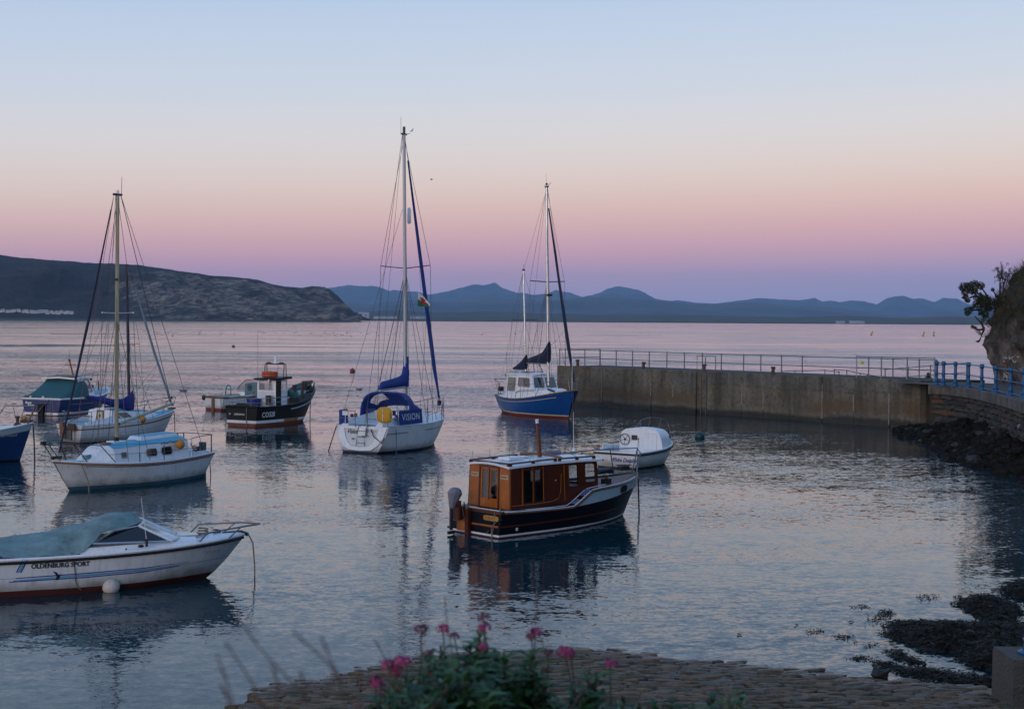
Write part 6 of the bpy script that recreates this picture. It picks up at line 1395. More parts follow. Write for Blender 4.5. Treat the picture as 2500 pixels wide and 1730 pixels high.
MB().prism(dv, (0, -.006, 0)).prism([p + Vector((0, .045, 0)) for p in dv], (0, .004, 0)).obj('red_dragon', FRED, fo, smooth=0)
# ------------------------------------------------------------------ blue two-masted motor sailer by the pier
S0 = gp(CF(1380, 1475)); yaw = R_(-60); fwv, rtv = UV(yaw); M0 = S0 - fwv * 6.6
k = Boat('ketch', 'blue hulled two-masted yacht with white wheelhouse near the harbour wall', 'yacht', M0, yaw, 6.6,
         [0, .2, .45, .7, .86, .95, 1], [.85, 1.2, 1.36, 1.18, .82, .46, .06], [.45, .95, 1.22, .86, .42, .16, .02], [1.0, .92, .94, 1.14, 1.36, 1.5, 1.6], k=.5, rk=.42, tr=-.3, p=.62)
k.hull([('a', -.5), ('a', -.2), ('a', .13), ('a', .19), ('f', .3), ('f', .6), ('f', .9), ('f', 1)], [RED, CREAM, KBLUE], fr=[0, 0, 1, 2, 2, 2, 2], n=34)
k.rub(TEAK, .045, .02, .0, 'toe_rail', stern=True); k.deck(WHITE, 0, 1, .03, .0, .06)
for sd in (-1, 1): k.stripe(CREAM, lambda t: k.S(t) * .83, .03, .06, .90, sd, 'gold_line')
kq = lambda X_, Y_, **a: k.q(CF(X_, Y_), **a)
rows = []
for x, wf, wt_, z0, z1 in ((.9, .82, .74, .92, 1.38), (2.2, .98, .88, .92, 1.42), (4.4, .92, .80, 1.08, 1.50), (5.4, .68, .56, 1.26, 1.58), (5.9, .45, .36, 1.36, 1.52)):
    rows.append([Vector((x, wf, z0)), Vector((x, wt_, z1)), Vector((x, wt_ * .5, z1 + .06)), Vector((x, -wt_ * .5, z1 + .06)), Vector((x, -wt_, z1)), Vector((x, -wf, z0))])
MB().grid(rows).add(rows[0], [tuple(range(6))]).add(rows[-1], [tuple(range(5, -1, -1))]).obj('coachroof', WHITE, k.root, smooth=25)
sideF = Face((1.0, -.83, .94), (5.4, -.70, 1.28), (5.4, -.57, 1.58), (1.0, -.75, 1.38))
for u0, u1, r_ in ((.30, .42, .02), (.46, .57, .02), (.68, .735, .09), (.84, .895, .09)):
    sideF.window(k.root, (u0, .25, u1, .85), DGLASS, GALV if r_ < .05 else TEAK, r_, .02, .014)
# wheelhouse
def kface(sd, x0, x1, x0t, x1t, w0, w1, z0, z1):
    a, b_, c, d_ = (x0, sd * w0, z0), (x1, sd * w1, z0), (x1t, sd * (w1 - .12), z1), (x0t, sd * (w0 - .08), z1)
    return Face(a, b_, c, d_) if sd < 0 else Face(b_, a, d_, c)
zw0, zw1 = 1.34, 2.36
for sd in (-1, 1):
    f1 = kface(sd, 1.0, 2.35, 1.05, 2.38, .86, .95, zw0 - .36, zw1 - .06); f1.wall(k.root, 'wheelhouse_side', WHITE, [(.14, .28, .90, .88)] , .05)
    w_ = f1.window(k.root, (.14, .28, .90, .88), CURT, WHITE, .05, .03, .014)
    f2 = kface(sd, 2.38, 4.2, 2.40, 3.85, .95, .86, zw0, zw1); u = (.10, .30, .84, .82) if sd < 0 else (.16, .30, .90, .82); f2.wall(k.root, 'wheelhouse_side', WHITE, [u], .08); f2.window(k.root, u, SMOKE, WHITE, .08, .025, .014)
fF = Face((4.2, -.86, zw0 + .1), (4.2, .86, zw0 + .1), (3.85, .74, zw1), (3.85, -.74, zw1))
for u in ((.05, .2, .46, .84), (.54, .2, .95, .84)): pass
fF.wall(k.root, 'windscreen', WHITE, [(.05, .2, .47, .84), (.53, .2, .95, .84)], .05)
for u in ((.05, .2, .47, .84), (.53, .2, .95, .84)): fF.window(k.root, u, SMOKE, WHITE, .05, .025, .014)
fA = Face((1.0, .86, zw0 - .36), (1.0, -.86, zw0 - .36), (1.05, -.78, zw1 - .06), (1.05, .78, zw1 - .06)); fA.wall(k.root, 'wheelhouse_back', WHITE, [(.3, .1, .7, .9)], .04)
rr_ = [[Vector((x, y_ * w_, z_ + .10 * (1 - y_ * y_))) for y_ in (-1, -.8, -.4, 0, .4, .8, 1)] for x, w_, z_ in ((.92, .84, zw1 - .06), (2.3, .90, zw1 + .02), (3.2, .84, zw1 + .03), (3.98, .76, zw1 - .02))]
lw = [[p - Vector((0, 0, .06)) for p in q_] for q_ in rr_]
MB().grid(rr_).grid(lw).grid([ring(rr_), ring(lw)], wrap=True).obj('wheelhouse_roof', WHITE, k.root, smooth=40)
for j in range(6): k.tube('roof_rack', [(1.2 + .18 * j, -.7, zw1 + .02), (1.2 + .18 * j, -.68, zw1 + .12), (1.3 + .18 * j, -.68, zw1 + .12)], .012, DSTEEL)
MB().box((2.6, 0, zw1 + .13), (1.0, .9, .04)).obj('roof_panel', DGLASS, k.root)
MB().ball((.95, -.8, zw1 - .1), .07, 8).obj('deck_light', RUBBER, k.root)
k.tube('side_trim', [(2.36, -.97, 1.0), (2.42, -.98, 1.3), (2.8, -.96, 1.42), (4.3, -.88, 1.5)], .02, TEAK)
# mizzen and main masts
def kmast(px0, px1, xx, r0, name='mast'):
    b0 = kq(*px0, x=xx); p1 = k.q(px1, x=xx - .35); a, c = Vector((xx, 0, b0.z)), Vector((xx - .35, 0, p1.z)); k.tube(name, [a, c], r0, ALU, n=9, r2=r0 * .8); return a, c
mzx = 1.9; za_, zc_ = kmast((690, 740), CK(117, 815), mzx, .055, 'mizzen_mast')
mnx = 4.45; ma_, mc_ = kmast((1100, 935), CK(310, 95), mnx, .085, 'main_mast')
MB().box(mc_ + Vector((0, 0, .03)), (.3, .1, .08)).ball(mc_ + Vector((0, 0, .18)), .07, 8).obj('mast_head', DSTEEL, k.root); k.tube('wind_arm', [mc_ + Vector((-.2, 0, .15)), mc_, mc_ + Vector((.3, .1, .25))], .012, DSTEEL); k.tube('antenna', [mc_, mc_ + Vector((-.1, .0, .8))], .007, DSTEEL)
MB().box(zc_ + Vector((0, 0, .03)), (.16, .1, .1)).obj('mast_head', DSTEEL, k.root); k.tube('wind_arm', [zc_, zc_ + Vector((0, 0, .35))], .008, DSTEEL)
def cover(x0, z0, x1, z1, hs, wv, m, name):
    rows = []
    for f_, hh in hs:
        x = x0 + (x1 - x0) * f_; zz = z0 + (z1 - z0) * f_; rows.append([Vector((x, wv * math.sin(a), zz + hh * (1 + math.cos(a)) / 2)) for a in [2 * math.pi * j / 8 for j in range(8)]])
    MB().grid(rows, wrap=True).add(rows[0], [tuple(range(8))]).add(rows[-1], [tuple(range(8))]).obj(name, m, k.root, smooth=60)
bz0 = kq(1100, 590, x=mnx).z; be_ = kq(715, 560, x=2.0); 
k.tube('main_boom', [(mnx, 0, bz0), (2.0, 0, be_.z - .03)], .05, ALU)
cover(mnx + .05, bz0, 2.05, be_.z, ((0, 1.35), (.04, 1.3), (.14, 1.0), (.3, .66), (.6, .44), (.85, .32), (1, .1)), .15, CANN, 'main_sail_cover')
mz0 = kq(690, 690, x=mzx).z; k.tube('mizzen_boom', [(mzx, 0, mz0), (.4, 0, mz0 + .02)], .035, ALU)
cover(mzx + .05, mz0 + .0, .5, mz0 + .04, ((0, .95), (.06, .92), (.3, .62), (.7, .28), (1, .08)), .12, CANN, 'mizzen_sail_cover')
for j in range(5): k.tube('spare_rail', [(mzx - .25 - .05 * j, -.1, mz0 + .9 + .16 * j), (mzx + .3, -.1, mz0 + 1.0 + .16 * j)], .016, CREAM)
k.tube('boom_gallows', [(.5, -.4, 1.4), (.5, -.4, mz0 - .1), (.5, .4, mz0 - .1), (.5, .4, 1.4)], .025, ALU)
fs0 = Vector((k.x1(1.6) - .1, 0, 1.85)); fst = mc_ + Vector((.12, 0, -.8))
k.wire('forestay', fs0, mc_ + Vector((.1, 0, 0))); k.tube('furled_genoa', [fs0 + Vector((0, 0, .25)), fs0.lerp(fst, .2), fs0.lerp(fst, .4), fs0.lerp(fst, .96)], [.05, .1, .09, .04], CANN, n=8)
sz_ = k.q(CK(330, 915), x=mnx - .2).z; s2 = k.q(CK(125, 1243), x=mzx - .2).z
for sd in (-1, 1):
    t_ = Vector((mnx - .2, sd * 1.15, sz_ + .05)); k.tube('spreader', [(mnx - .2, 0, sz_), t_], .03, DSTEEL)
    k.wire('shroud', mc_, t_); k.wire('shroud', t_, (mnx - .15, sd * 1.28, 1.2)); k.wire('shroud', (mnx - .2, 0, sz_), (mnx + .5, sd * 1.2, 1.3)); k.wire('shroud', (mnx - .2, 0, sz_), (mnx - .7, sd * 1.34, 1.1))
    t_ = Vector((mzx - .2, sd * .85, s2)); k.tube('spreader', [(mzx - .2, 0, s2), t_], .018, DSTEEL); k.wire('shroud', zc_, t_, .009); k.wire('shroud', t_, (mzx - .2, sd * 1.15, .96), .009); k.wire('shroud', (mzx - .2, 0, s2), (mzx + .3, sd * 1.15, .96), .009)
    k.wire('shroud', zc_, (.3, sd * .95, 1.05), .008); k.wire('lazy_jack', (mnx - .2, 0, sz_ - .3), (3.2, sd * .1, bz0 + .6), .007); k.wire('lazy_jack', (mnx - .2, 0, sz_ - .3), (2.5, sd * .1, bz0 + .4), .007)
    for t in (.08, .3, .52): k.tube('stanchion', [k.sheer(t, sd, 0, -.05), k.sheer(t, sd, .75, -.05)], .016, STEEL)
    k.wire('guard_wire', k.sheer(.02, sd, .7, -.05), k.sheer(.72, sd, .72, -.05), .008)
    k.tube('pulpit_rail', [k.sheer(.70, sd, .05, -.06), k.sheer(.76, sd, .72, -.06), k.sheer(.93, sd, .78, -.04), k.sheer(.97, sd, .7, -.02), k.sheer(.98, sd, .05, -.01)], .02, STEEL); k.tube('pulpit_leg', [k.sheer(.84, sd, 0, -.05), k.sheer(.86, sd, .74, -.05)], .018, STEEL)
    k.tube('davit', [(.0, sd * .6, 1.05), (-.2, sd * .62, 1.75), (-.75, sd * .62, 1.95)], .022, DSTEEL)
k.tube('davit_rail', [(-.75, -.62, 1.95), (-.75, .62, 1.95)], .018, DSTEEL); k.wire('davit_stay', (-.75, -.62, 1.95), (-.2, -.6, 1.05), .014, TEAK)
k.wire('triatic_stay', mc_ + Vector((-.1, 0, -.3)), zc_, .008); k.wire('backstay', zc_, (-.2, 0, 1.2), .009)
k.wire('topping_lift', mc_, (2.0, 0, be_.z + .1), .008); k.wire('halyard', mc_, (mnx + .2, .1, 1.6), .009); k.wire('halyard', mc_, (mnx + .25, -.2, 1.6), .009)
k.wire('jib_sheet', fs0.lerp(fst, .3), (1.6, -1.0, 1.3), .009); k.tube('whip_aerial', [(.9, -.7, 1.3), (.9, -.72, 3.6)], .014, DSTEEL); k.tube('anchor', [(5.9, -.5, 1.5), (5.6, -.75, 1.62)], .06, DSTEEL)
MB().box((mnx + .05, 0, sz_ - .75), (.12, .3, .12)).obj('deck_lamp', RUBBER, k.root)
k.tube('ladder', [(mnx - .25, -.25, 1.6), (mnx - .5, -.25, bz0)], .018, STEEL); k.tube('boom_strut', [(3.2, -.2, zw1), (2.95, -.1, bz0)], .022, DSTEEL); k.tube('boom_strut', [(3.6, .2, zw1), (3.2, .1, bz0)], .022, DSTEEL)
k.tube('mooring_chain', [k.sheer(1., -1, -.1), (k.x1(1.) + .02, -.04, .5), (k.x1(1.) + .03, -.05, -.1)], .026, CHAIN); k.tube('bow_lamp', [k.sheer(.99, -1, .0), k.sheer(.99, -1, 2.2)], .016, WHITE)
MB().box((.2, -.7, 1.4), (.3, .2, .25)).obj('fuel_can', RUBBER, k.root)

# ------------------------------------------------------------------ black fishing boat
a_ = gp((589, 1040)); S0 = gp(CC(1890, 1255)); yaw = math.atan2(S0.y - a_.y, S0.x - a_.x)
c = Boat('fishing_boat', 'black fishing boat with white wheelhouse and registration CO328', 'boat', a_, yaw, (S0 - a_).length,
         [0, .1, .3, .55, .78, .92, 1], [1.0, 1.12, 1.2, 1.22, 1.0, .56, .06], [.86, 1.0, 1.08, 1.08, .76, .3, .02], [.98, .97, .98, 1.06, 1.3, 1.6, 1.8], k=.45, rk=.5, p=.55)
Lc = c.Lw
c.hull([('a', -.45), ('a', -.2), ('a', .16), ('a', .30), ('f', .3), ('f', .6), ('f', .84), ('f', .89), ('f', 1)], [mat('red_brown_antifoul', (.17,.045,.022), .7, .3, 5), WHITE, BLACK], fr=[0, 0, 1, 2, 2, 2, 2, 2], n=32)
c.stripe(RUSTO, lambda t: .165, .13, .38, .62, -1, 'rust_patch', out=.008)
rows = []
for x, w_, z_ in ((.01, .72, .98),): pass
c.rub(BLACK, .05, .0, .01, 'gunwale', stern=True); c.rub(PALEB, .03, -.22, .02, 'belting', t0=.45)
c.deck(mat('fish_deck', (.07,.07,.07), .8, .3, 5), 0, .98, .06, .28, .02); 
for sd in (-1, 1):
    G = [[c.sheer(.0 + i / 24 * .97, sd, .0, -.05), c.sheer(i / 24 * .97, sd, -.3, -.07)] for i in range(25)]; MB().grid(G).obj('bulwark_lining', PALEB, c.root, smooth=60)
    G = [[c.sheer(.78 + .22 * i / 10, sd, .0), c.sheer(.78 + .22 * i / 10, sd, .34 * min(1, i / 6), .03)] for i in range(11)]; MB().grid(G).obj('bow_flare', mat('flare_blue', (.06,.15,.2), .5, .2, 4) if sd < 0 else MATS['flare_blue'], c.root, smooth=60)
c.text('CO328', .36, .80, .58, -1, WINK, bold=.008, sx=.86, slope=.02)
c.ttext('CAERNARFON', .125, .12, .60, WINK, bold=.003, sx=.82); c.ttext('IV', .12, .74, .60, WINK, shear=.3, bold=.004)
# wheelhouse
wx0 = Lc * .50; wx1 = Lc * .74; wz0, wz1 = .75, 2.72; wy = .56
q_ = c.q(CC(1440, 620), y=-wy); wx0 = max(1.8, min(3.4, q_.x)); wx1 = wx0 + 1.05; wz1 = c.q(CC(1440, 600), x=wx0).z
wl_, wr_ = c.q(CC(1142, 900), x=wx0).y, c.q(CC(1447, 900), x=wx0).y
fa = Face((wx0, wl_, wz0), (wx0, wr_, wz0), (wx0, wr_, wz1), (wx0, wl_, wz1)); fa.wall(c.root, 'wheelhouse_back', WHITE, [(.1, .66, .85, .97)], .03); fa.window(c.root, (.1, .66, .85, .97), GLASS, WHITE, .03, .03, .014)
MB().prism(fa.outline(.06, .05, .9, .60, .02, .004), fa.n * .012).obj('door_panel', HULLW, c.root, smooth=0)
fs_ = Face((wx0, wr_, wz0), (wx1, wr_ + .04, wz0), (wx1, wr_ + .04, wz1), (wx0, wr_, wz1)); fs_.wall(c.root, 'wheelhouse_side', WHITE, [(.48, .62, .92, .94)], .03); fs_.window(c.root, (.48, .62, .92, .94), GLASS, WHITE, .03, .03, .014)
MB().prism(fs_.outline(.0, .0, .42, .99, .01, .004), fs_.n * .03).obj('sliding_door', BLACK, c.root, smooth=0)
fp2 = Face((wx1, wl_ - .04, wz0), (wx0, wl_, wz0), (wx0, wl_, wz1), (wx1, wl_ - .04, wz1)); fp2.wall(c.root, 'wheelhouse_side', WHITE, [(.1, .62, .9, .94)], .03); fp2.window(c.root, (.1, .62, .9, .94), GLASS, WHITE, .03, .03, .014)
ff = Face((wx1, wr_ + .04, wz0), (wx1, wl_ - .04, wz0), (wx1, wl_ - .04, wz1), (wx1, wr_ + .04, wz1)); ff.wall(c.root, 'windscreen', WHITE, [(.08, .62, .46, .94), (.54, .62, .92, .94)], .03)
for u in ((.08, .62, .46, .94), (.54, .62, .92, .94)): ff.window(c.root, u, GLASS, WHITE, .03, .03, .014)
ym = (wl_ + wr_) / 2; wd = (wl_ - wr_)
MB().hexa([(wx0 - .16, wr_ - .1, wz1), (wx1 + .22, wr_ - .1, wz1 + .05), (wx1 + .22, wl_ + .1, wz1 + .05), (wx0 - .16, wl_ + .1, wz1), (wx0 - .16, wr_ - .1, wz1 + .10), (wx1 + .22, wr_ - .1, wz1 + .17), (wx1 + .22, wl_ + .1, wz1 + .17), (wx0 - .16, wl_ + .1, wz1 + .10)]).obj('wheelhouse_roof', BLACK, c.root, smooth=0)
MB().ball((wx0 - .17, ym - .28, wz1 + .0), .055, 8).obj('deck_lamp', WHITE, c.root)
gz = c.q(CC(1440, 325), x=wx0 + .5).z
gl, gr = c.q(CC(1285, 400), x=wx0 + .5).y, c.q(CC(1600, 400), x=wx0 + .5).y
for yy_ in (gl, gr):
    for dx in (-.12, .12): c.tube('gantry_post', [(wx0 + .5 + dx, yy_, wz1 + .1), (wx0 + .5 + dx * .6, yy_, gz)], .025, BLACK)
c.tube('gantry_bar', [(wx0 + .5, gl, gz), (wx0 + .5, gr, gz)], .035, BLACK); 
for f_ in (.15, .8): MB().box((wx0 + .5, gl + (gr - gl) * f_, gz + .05), (.14, .2, .07)).obj('gantry_lamp', DSTEEL, c.root)
MB().lathe([(.09, 0), (.07, .1), (.05, .38), (.001, .44)], (wx0 + .5, (gl + gr) / 2, gz + .02), 10).obj('radar_cone', WHITE, c.root)
c.wire('gantry_stay', (wx0 + .5, (gl + gr) / 2 - .15, gz), (wx0 + .3, gr + .3, wz1 + .15), .012); c.tube('thin_aerial', [(wx0 - .1, wl_ - .1, wz1), (wx0 - .1, wl_ - .1, wz1 + 2.6)], .008, DSTEEL)
for j, dz in enumerate((.0, .13)):
    o_ = thing('life_ring', ('lower' if j == 0 else 'upper') + ' of two orange life rings stacked on the fishing boat roof', 'life ring', c.M + c.fw @ Vector((wx0 + .3, ym + .02, wz1 + .24 + dz + .0)), yaw, 'life rings on the fishing boat')
    MB().tube([Vector((.31 * math.cos(a), .36 * math.sin(a), 0)) for a in [2 * math.pi * i / 18 for i in range(18)]], .075, 8, closed=True).obj('ring', RINGO, o_)
    for a in (0.6, 2.2, 3.8, 5.4): TB([Vector((.31 * math.cos(a + e) , .36 * math.sin(a + e), .0)) for e in (-.08, .08)], .082, 8).obj('band', STRAKE, o_)
# foredeck gear: hauler, winch, crane arm
hx, hy = c.q(CC(1750, 850), x=Lc * .86).x, c.q(CC(1750, 850), x=Lc * .86).y; hz_ = c.q(CC(1750, 850), x=Lc * .86).z
hl_ = MB().lathe([(.001, -.1), (.30, -.08), (.22, 0), (.30, .08), (.001, .1)], (Lc * .86, hy, hz_), 14, M=Matrix.Rotation(math.pi/2, 3, 'Y') @ Matrix.Rotation(.3, 3, 'X')).obj('pot_hauler', TEAL, c.root)
MB().box((Lc * .86, hy, hz_ - .4), (.3, .5, .55)).box((Lc * .80, hy + .3, hz_ + .1), (.28, .3, .3)).box((Lc * .86, hy - .02, hz_ + .42), (.12, .2, .3)).obj('winch_frame', CHAIN, c.root)
MB().lathe([(.001, -.12), (.16, -.1), (.1, 0), (.16, .1), (.001, .12)], (Lc * .82, hy + .42, hz_ + .05), 10, M=Matrix.Rotation(math.pi/2, 3, 'Y')).obj('winch_drum', RUBBER, c.root)
cx = 5.15; ca_ = [c.q(CC(x, yv), x=cx) for x, yv in ((1885, 940), (1888, 660), (1900, 625), (2050, 622))]; c.tube('crane_arm', ca_, .085, mat('crane_tan', (.13,.10,.085), .7, .25, 5), n=8)
cb_ = [c.q(CC(x, yv), x=cx) for x, yv in ((2036, 650), (2036, 700))]; c.tube('block_chain', cb_, .02, DSTEEL); MB().ball(c.q(CC(2036, 755), x=cx), .17, 10, (.5, .8, 1.1)).obj('hanging_block', RUBBER, c.root)
MB().box(c.q(CC(1930, 700), x=cx) , (.14, .2, .4)).obj('crane_bracket', CHAIN, c.root)
# stern rails, pots, rope and boxes
zs = .97; rp_ = [c.sheer(.40, -1, .45, -.06), c.sheer(.22, -1, .45, -.06), c.sheer(.06, -1, .45, -.06), Vector((.02, -.6, zs + .46)), Vector((.02, .6, zs + .46)), c.sheer(.06, 1, .45, -.06), c.sheer(.3, 1, .45, -.06)]
c.tube('stern_rail', rp_, .02, GALV); c.tube('stern_rail', [p - Vector((0, 0, .24)) for p in rp_], .016, GALV)
for p in rp_: c.tube('rail_post', [p, p - Vector((0, 0, .5))], .018, GALV)
for j, (x, y_, s_) in enumerate(((.5, .3, .34), (.85, .5, .3), (.5, -.1, .3))): MB().box((x, y_, .98), (.5, .42, s_)).obj('crab_pot', DROPE, c.root)
bq_ = c.q(CC(1080, 930), x=wx0 - .4); MB().hexa([(wx0 - .55, bq_.y - .2, .82), (wx0 - .15, bq_.y - .2, .82), (wx0 - .15, bq_.y + .26, .82), (wx0 - .55, bq_.y + .26, .82), (wx0 - .6, bq_.y - .26, 1.3), (wx0 - .1, bq_.y - .26, 1.3), (wx0 - .1, bq_.y + .32, 1.3), (wx0 - .6, bq_.y + .32, 1.3)]).obj('fish_tub', BOXB, c.root, smooth=0)
MB().box((wx0 - .3, ym - .35, 1.25), (.2, .22, .5)).obj('rust_crate', CHAIN, c.root); c.tube('hose', [(wx0 - .1, ym - .2, 1.3), (wx0 - .35, ym - .3, 1.35), (wx0 - .4, ym - .5, 1.0), (wx0 - .6, ym - .6, .85)], .03, ROPE)
for j in range(9): MB().ball((.6 + .25 * j, -.6 + .2 * math.sin(j * 2.2), .78), .14, 6, (1.3, 1, .7)).obj('net_heap', DROPE, c.root)
c.tube('fender_rope', [(.35, -.8, 1.05), (.1, -.45, 1.1), (-.05, -.38, .95), (-.03, -.36, .3), (-.02, -.36, -.05)], .024, ROPE)
MB().box((.02, .2, 1.0), (.08, 1.4, .12)).obj('stern_beam', BLACK, c.root)
c.tube('mooring_chain', [(c.x1(1.7), 0, 1.7), (c.x1(1.2) + .1, 0, .6), (c.x1(1.2) + .1, 0, -.1)], .024, CHAIN)

# ------------------------------------------------------------------ white work dory behind the fishing boat
M0 = gp(CC(415, 1095)); yaw = R_(48); 
w = Boat('work_boat', 'open white and red boat with grey console behind the black fishing boat', 'boat', M0, yaw, 4.4,
         [0, .3, .6, .85, 1], [.98, 1.06, 1.0, .6, .05], [.72, .9, .8, .35, 0], [.80, .78, .82, .95, 1.1], k=.4, rk=.5, p=.6)
w.hull([('a', -.4), ('a', -.1), ('a', .14), ('f', .5), ('f', .86), ('f', 1)], [RED, HULLW, TEAK], fr=[0, 0, 1, 1, 2]); w.rub(TEAK, .04, 0, .0, 'gunwale', stern=True)
w.deck(PALEB, 0.02, 1, .08, .22, .02, 'cockpit_sole')
for sd in (-1, 1): MB().grid([[w.sheer(i / 20, sd, 0, -.04), w.sheer(i / 20, sd, -.26, -.09)] for i in range(20)]).obj('inner_side', PALEB, w.root, smooth=60)
wq = lambda X_, Y_, **a: w.q(CC(X_, Y_), **a)
MB().box((-.05, -.02, .36), (.08, .22, .9)).obj('rudder', TEAK, w.root); MB().ball((.0, .95, .72), .15, 10, (.8, 1, 1.1)).obj('quarter_fender', RUBBER, w.root)
lx = wq(560, 980, x=-.05).y
for dy in (-.12, .14): w.tube('ladder_rail', [(-.05, lx + dy, .75), (-.05, lx + dy, .1)], .016, GALV)
for z_ in (.25, .45, .62): w.tube('ladder_rung', [(-.05, lx - .12, z_), (-.05, lx + .14, z_)], .014, GALV)
hh = [wq(x, yv, x=.5) for x, yv in ((610, 850), (625, 730), (640, 690), (665, 672), (690, 690), (702, 730), (702, 850))]; w.tube('hoop_rail', hh, .034, TEAL, n=8)
cx0 = 2.3; a, b2 = wq(930, 840, x=cx0), wq(1150, 660, x=cx0); MB().hexa([(cx0, a.y, .62), (cx0 + .5, a.y, .62), (cx0 + .5, b2.y, .62), (cx0, b2.y, .62), (cx0, a.y - .05, b2.z), (cx0 + .5, a.y - .05, b2.z + .05), (cx0 + .5, b2.y, b2.z + .05), (cx0, b2.y, b2.z)]).obj('console', mat('console_grey', (.09,.16,.18), .6, .15, 4), w.root, smooth=0)
c0 = wq(1012, 715, x=cx0 - .06); MB().tube([c0 + Vector((0, .17 * math.cos(t), .17 * math.sin(t))) for t in [2*math.pi*i/18 for i in range(18)]], .02, 6, closed=True).ball(c0, .06, 6).obj('steering_wheel', RUBBER, w.root); MB().ball(wq(1075, 800, x=cx0 - .03), .05, 6).obj('gauge', DGLASS, w.root)
s0 = [wq(x, yv, x=cx0 + .3) for x, yv in ((810, 750), (850, 680), (960, 590), (1120, 580), (1170, 600))]; s1 = [Vector((p.x + .1, p.y, .98)) for p in s0]; 
ws = MB().grid([s0, s1]).obj('windscreen', CLEAR, w.root, smooth=0); TB(s0, .02).obj('screen_frame', DSTEEL, ws); MB().grid([[Vector((p.x + .12, p.y, .98)) for p in s0], [Vector((p.x + .12, p.y, .7)) for p in s0]]).obj('screen_base', WHITE, w.root, smooth=0)
w.tube('side_board', [wq(x, yv, y=-.9) for x, yv in ((720, 860), (900, 870), (1150, 825))], .03, WHITE); w.tube('stern_light', [(.1, .75, .8), (.1, .75, 1.15)], .02, WHITE)

# ------------------------------------------------------------------ dark blue cruiser with the green canvas
Lft, cor, stm = gp(CO(530, 1240)), gp(CO(1105, 1244)), gp(CO(1850, 1160))
M0 = gp((101, 1014)); yaw = R_(70)
g = Boat('motor_cruiser', 'dark blue cruiser under a sloping green canvas cover, far left', 'boat', M0, yaw, 5.3,
         [0, .3, .6, .8, .92, 1], [1.30, 1.42, 1.36, 1.0, .55, .05], [1.02, 1.2, 1.1, .65, .25, 0], [.94, .92, .98, 1.10, 1.2, 1.28], k=.4, rk=.5, p=.55)
g.hull([('a', -.4), ('a', -.1), ('a', .05), ('a', .17), ('f', .3), ('f', .65), ('f', .92), ('f', 1)], [RED, WHITE, NAVY], fr=[0, 0, 1, 2, 2, 2, 1]); g.rub(WHITE, .05, .0, .005, 'gunwale', stern=True)
g.deck(PALEB, 0, 1, .03, .02, .05)
gq = lambda X_, Y_, **a: g.q(CO(X_, Y_), **a)
vs_, fs_ = text_geo('Bossy', .2, .1, .01); MB().add([Vector((-.01, .86 - q_.x * .9, .70 + q_.y * .85)) for q_ in vs_], fs_).obj('lettering', WINK, g.root, smooth=0)
vs_, fs_ = text_geo('Boots', .2, .1, .01); MB().add([Vector((-.01, .70 - q_.x * .9, .55 + q_.y * .85)) for q_ in vs_], fs_).obj('lettering', WINK, g.root, smooth=0); g.ttext('SCYC', .10, .56, .40, PALEB)
MB().box((-.1, -.06, .3), (.16, .34, .72)).obj('rudder', BRBLK, g.root)
for dy in (-.18, .18): g.tube('ladder_rail', [(-.05, -.5 + dy, .6), (-.05, -.5 + dy, -.1)], .016, STEEL)
for z_ in (.12, .36): g.tube('ladder_rung', [(-.05, -.68, z_), (-.05, -.32, z_)], .014, STEEL)
xr0, xr1 = 1.7, 2.9; zr = gq(1300, 500, x=xr0).z
ty0, ty1 = gq(1005, 520, x=xr0).y, gq(1660, 520, x=xr0).y
rr_ = [[Vector((x, y_ * w_, z_ + .08 * (1 - y_ * y_))) for y_ in (-1, -.8, 0, .8, 1)] for x, w_, z_ in ((xr0 - .2, 1.16, zr), (xr0 + .7, 1.16, zr + .05), (xr1, 1.06, zr))]; lw = [[p - Vector((0, 0, .09)) for p in q_] for q_ in rr_]
rg = lambda R: [R[0][i] for i in range(5)] + [R[1][4]] + [R[2][i] for i in range(4, -1, -1)] + [R[1][0]]
MB().grid(rr_).grid(lw).grid([rg(rr_), rg(lw)], wrap=True).obj('wheelhouse_roof', WHITE, g.root, smooth=40)
MB().grid([[p + Vector((0, 0, .03)) for p in q_[1:4]] for q_ in rr_]).obj('roof_trim', TEAK, g.root, smooth=0); g.tube('roof_rail', [(xr0 - .15, y_, zr + .09 - .04 * abs(y_)) for y_ in (-.8, -.4, 0, .4, .8)], .04, TEAK)
for sd in (-1, 1):
    f_ = Face((xr0 + .1, sd * 1.22, .95), (xr1 + .5, sd * 1.08, 1.0), (xr1 - .02, sd * 1.02, zr - .05), (xr0 + .1, sd * 1.1, zr - .05)) if sd < 0 else Face((xr1 + .5, sd * 1.08, 1.0), (xr0 + .1, sd * 1.22, .95), (xr0 + .1, sd * 1.1, zr - .05), (xr1 - .02, sd * 1.02, zr - .05))
    u = (.5, .25, .9, .9) if sd < 0 else (.1, .25, .5, .9); f_.wall(g.root, 'wheelhouse_side', WHITE, [u], .04); f_.window(g.root, u, GLASS, TEAK, .04, .03, .014)
ff = Face((xr1 + .5, -1.08, 1.0), (xr1 + .5, 1.08, 1.0), (xr1 - .02, 1.02, zr - .05), (xr1 - .02, -1.02, zr - .05)); ff.wall(g.root, 'windscreen', WHITE, [(.06, .25, .47, .9), (.53, .25, .94, .9)], .04)
for u in ((.06, .25, .47, .9), (.53, .25, .94, .9)): ff.window(g.root, u, GLASS, WHITE, .04, .03, .014)
rows = []
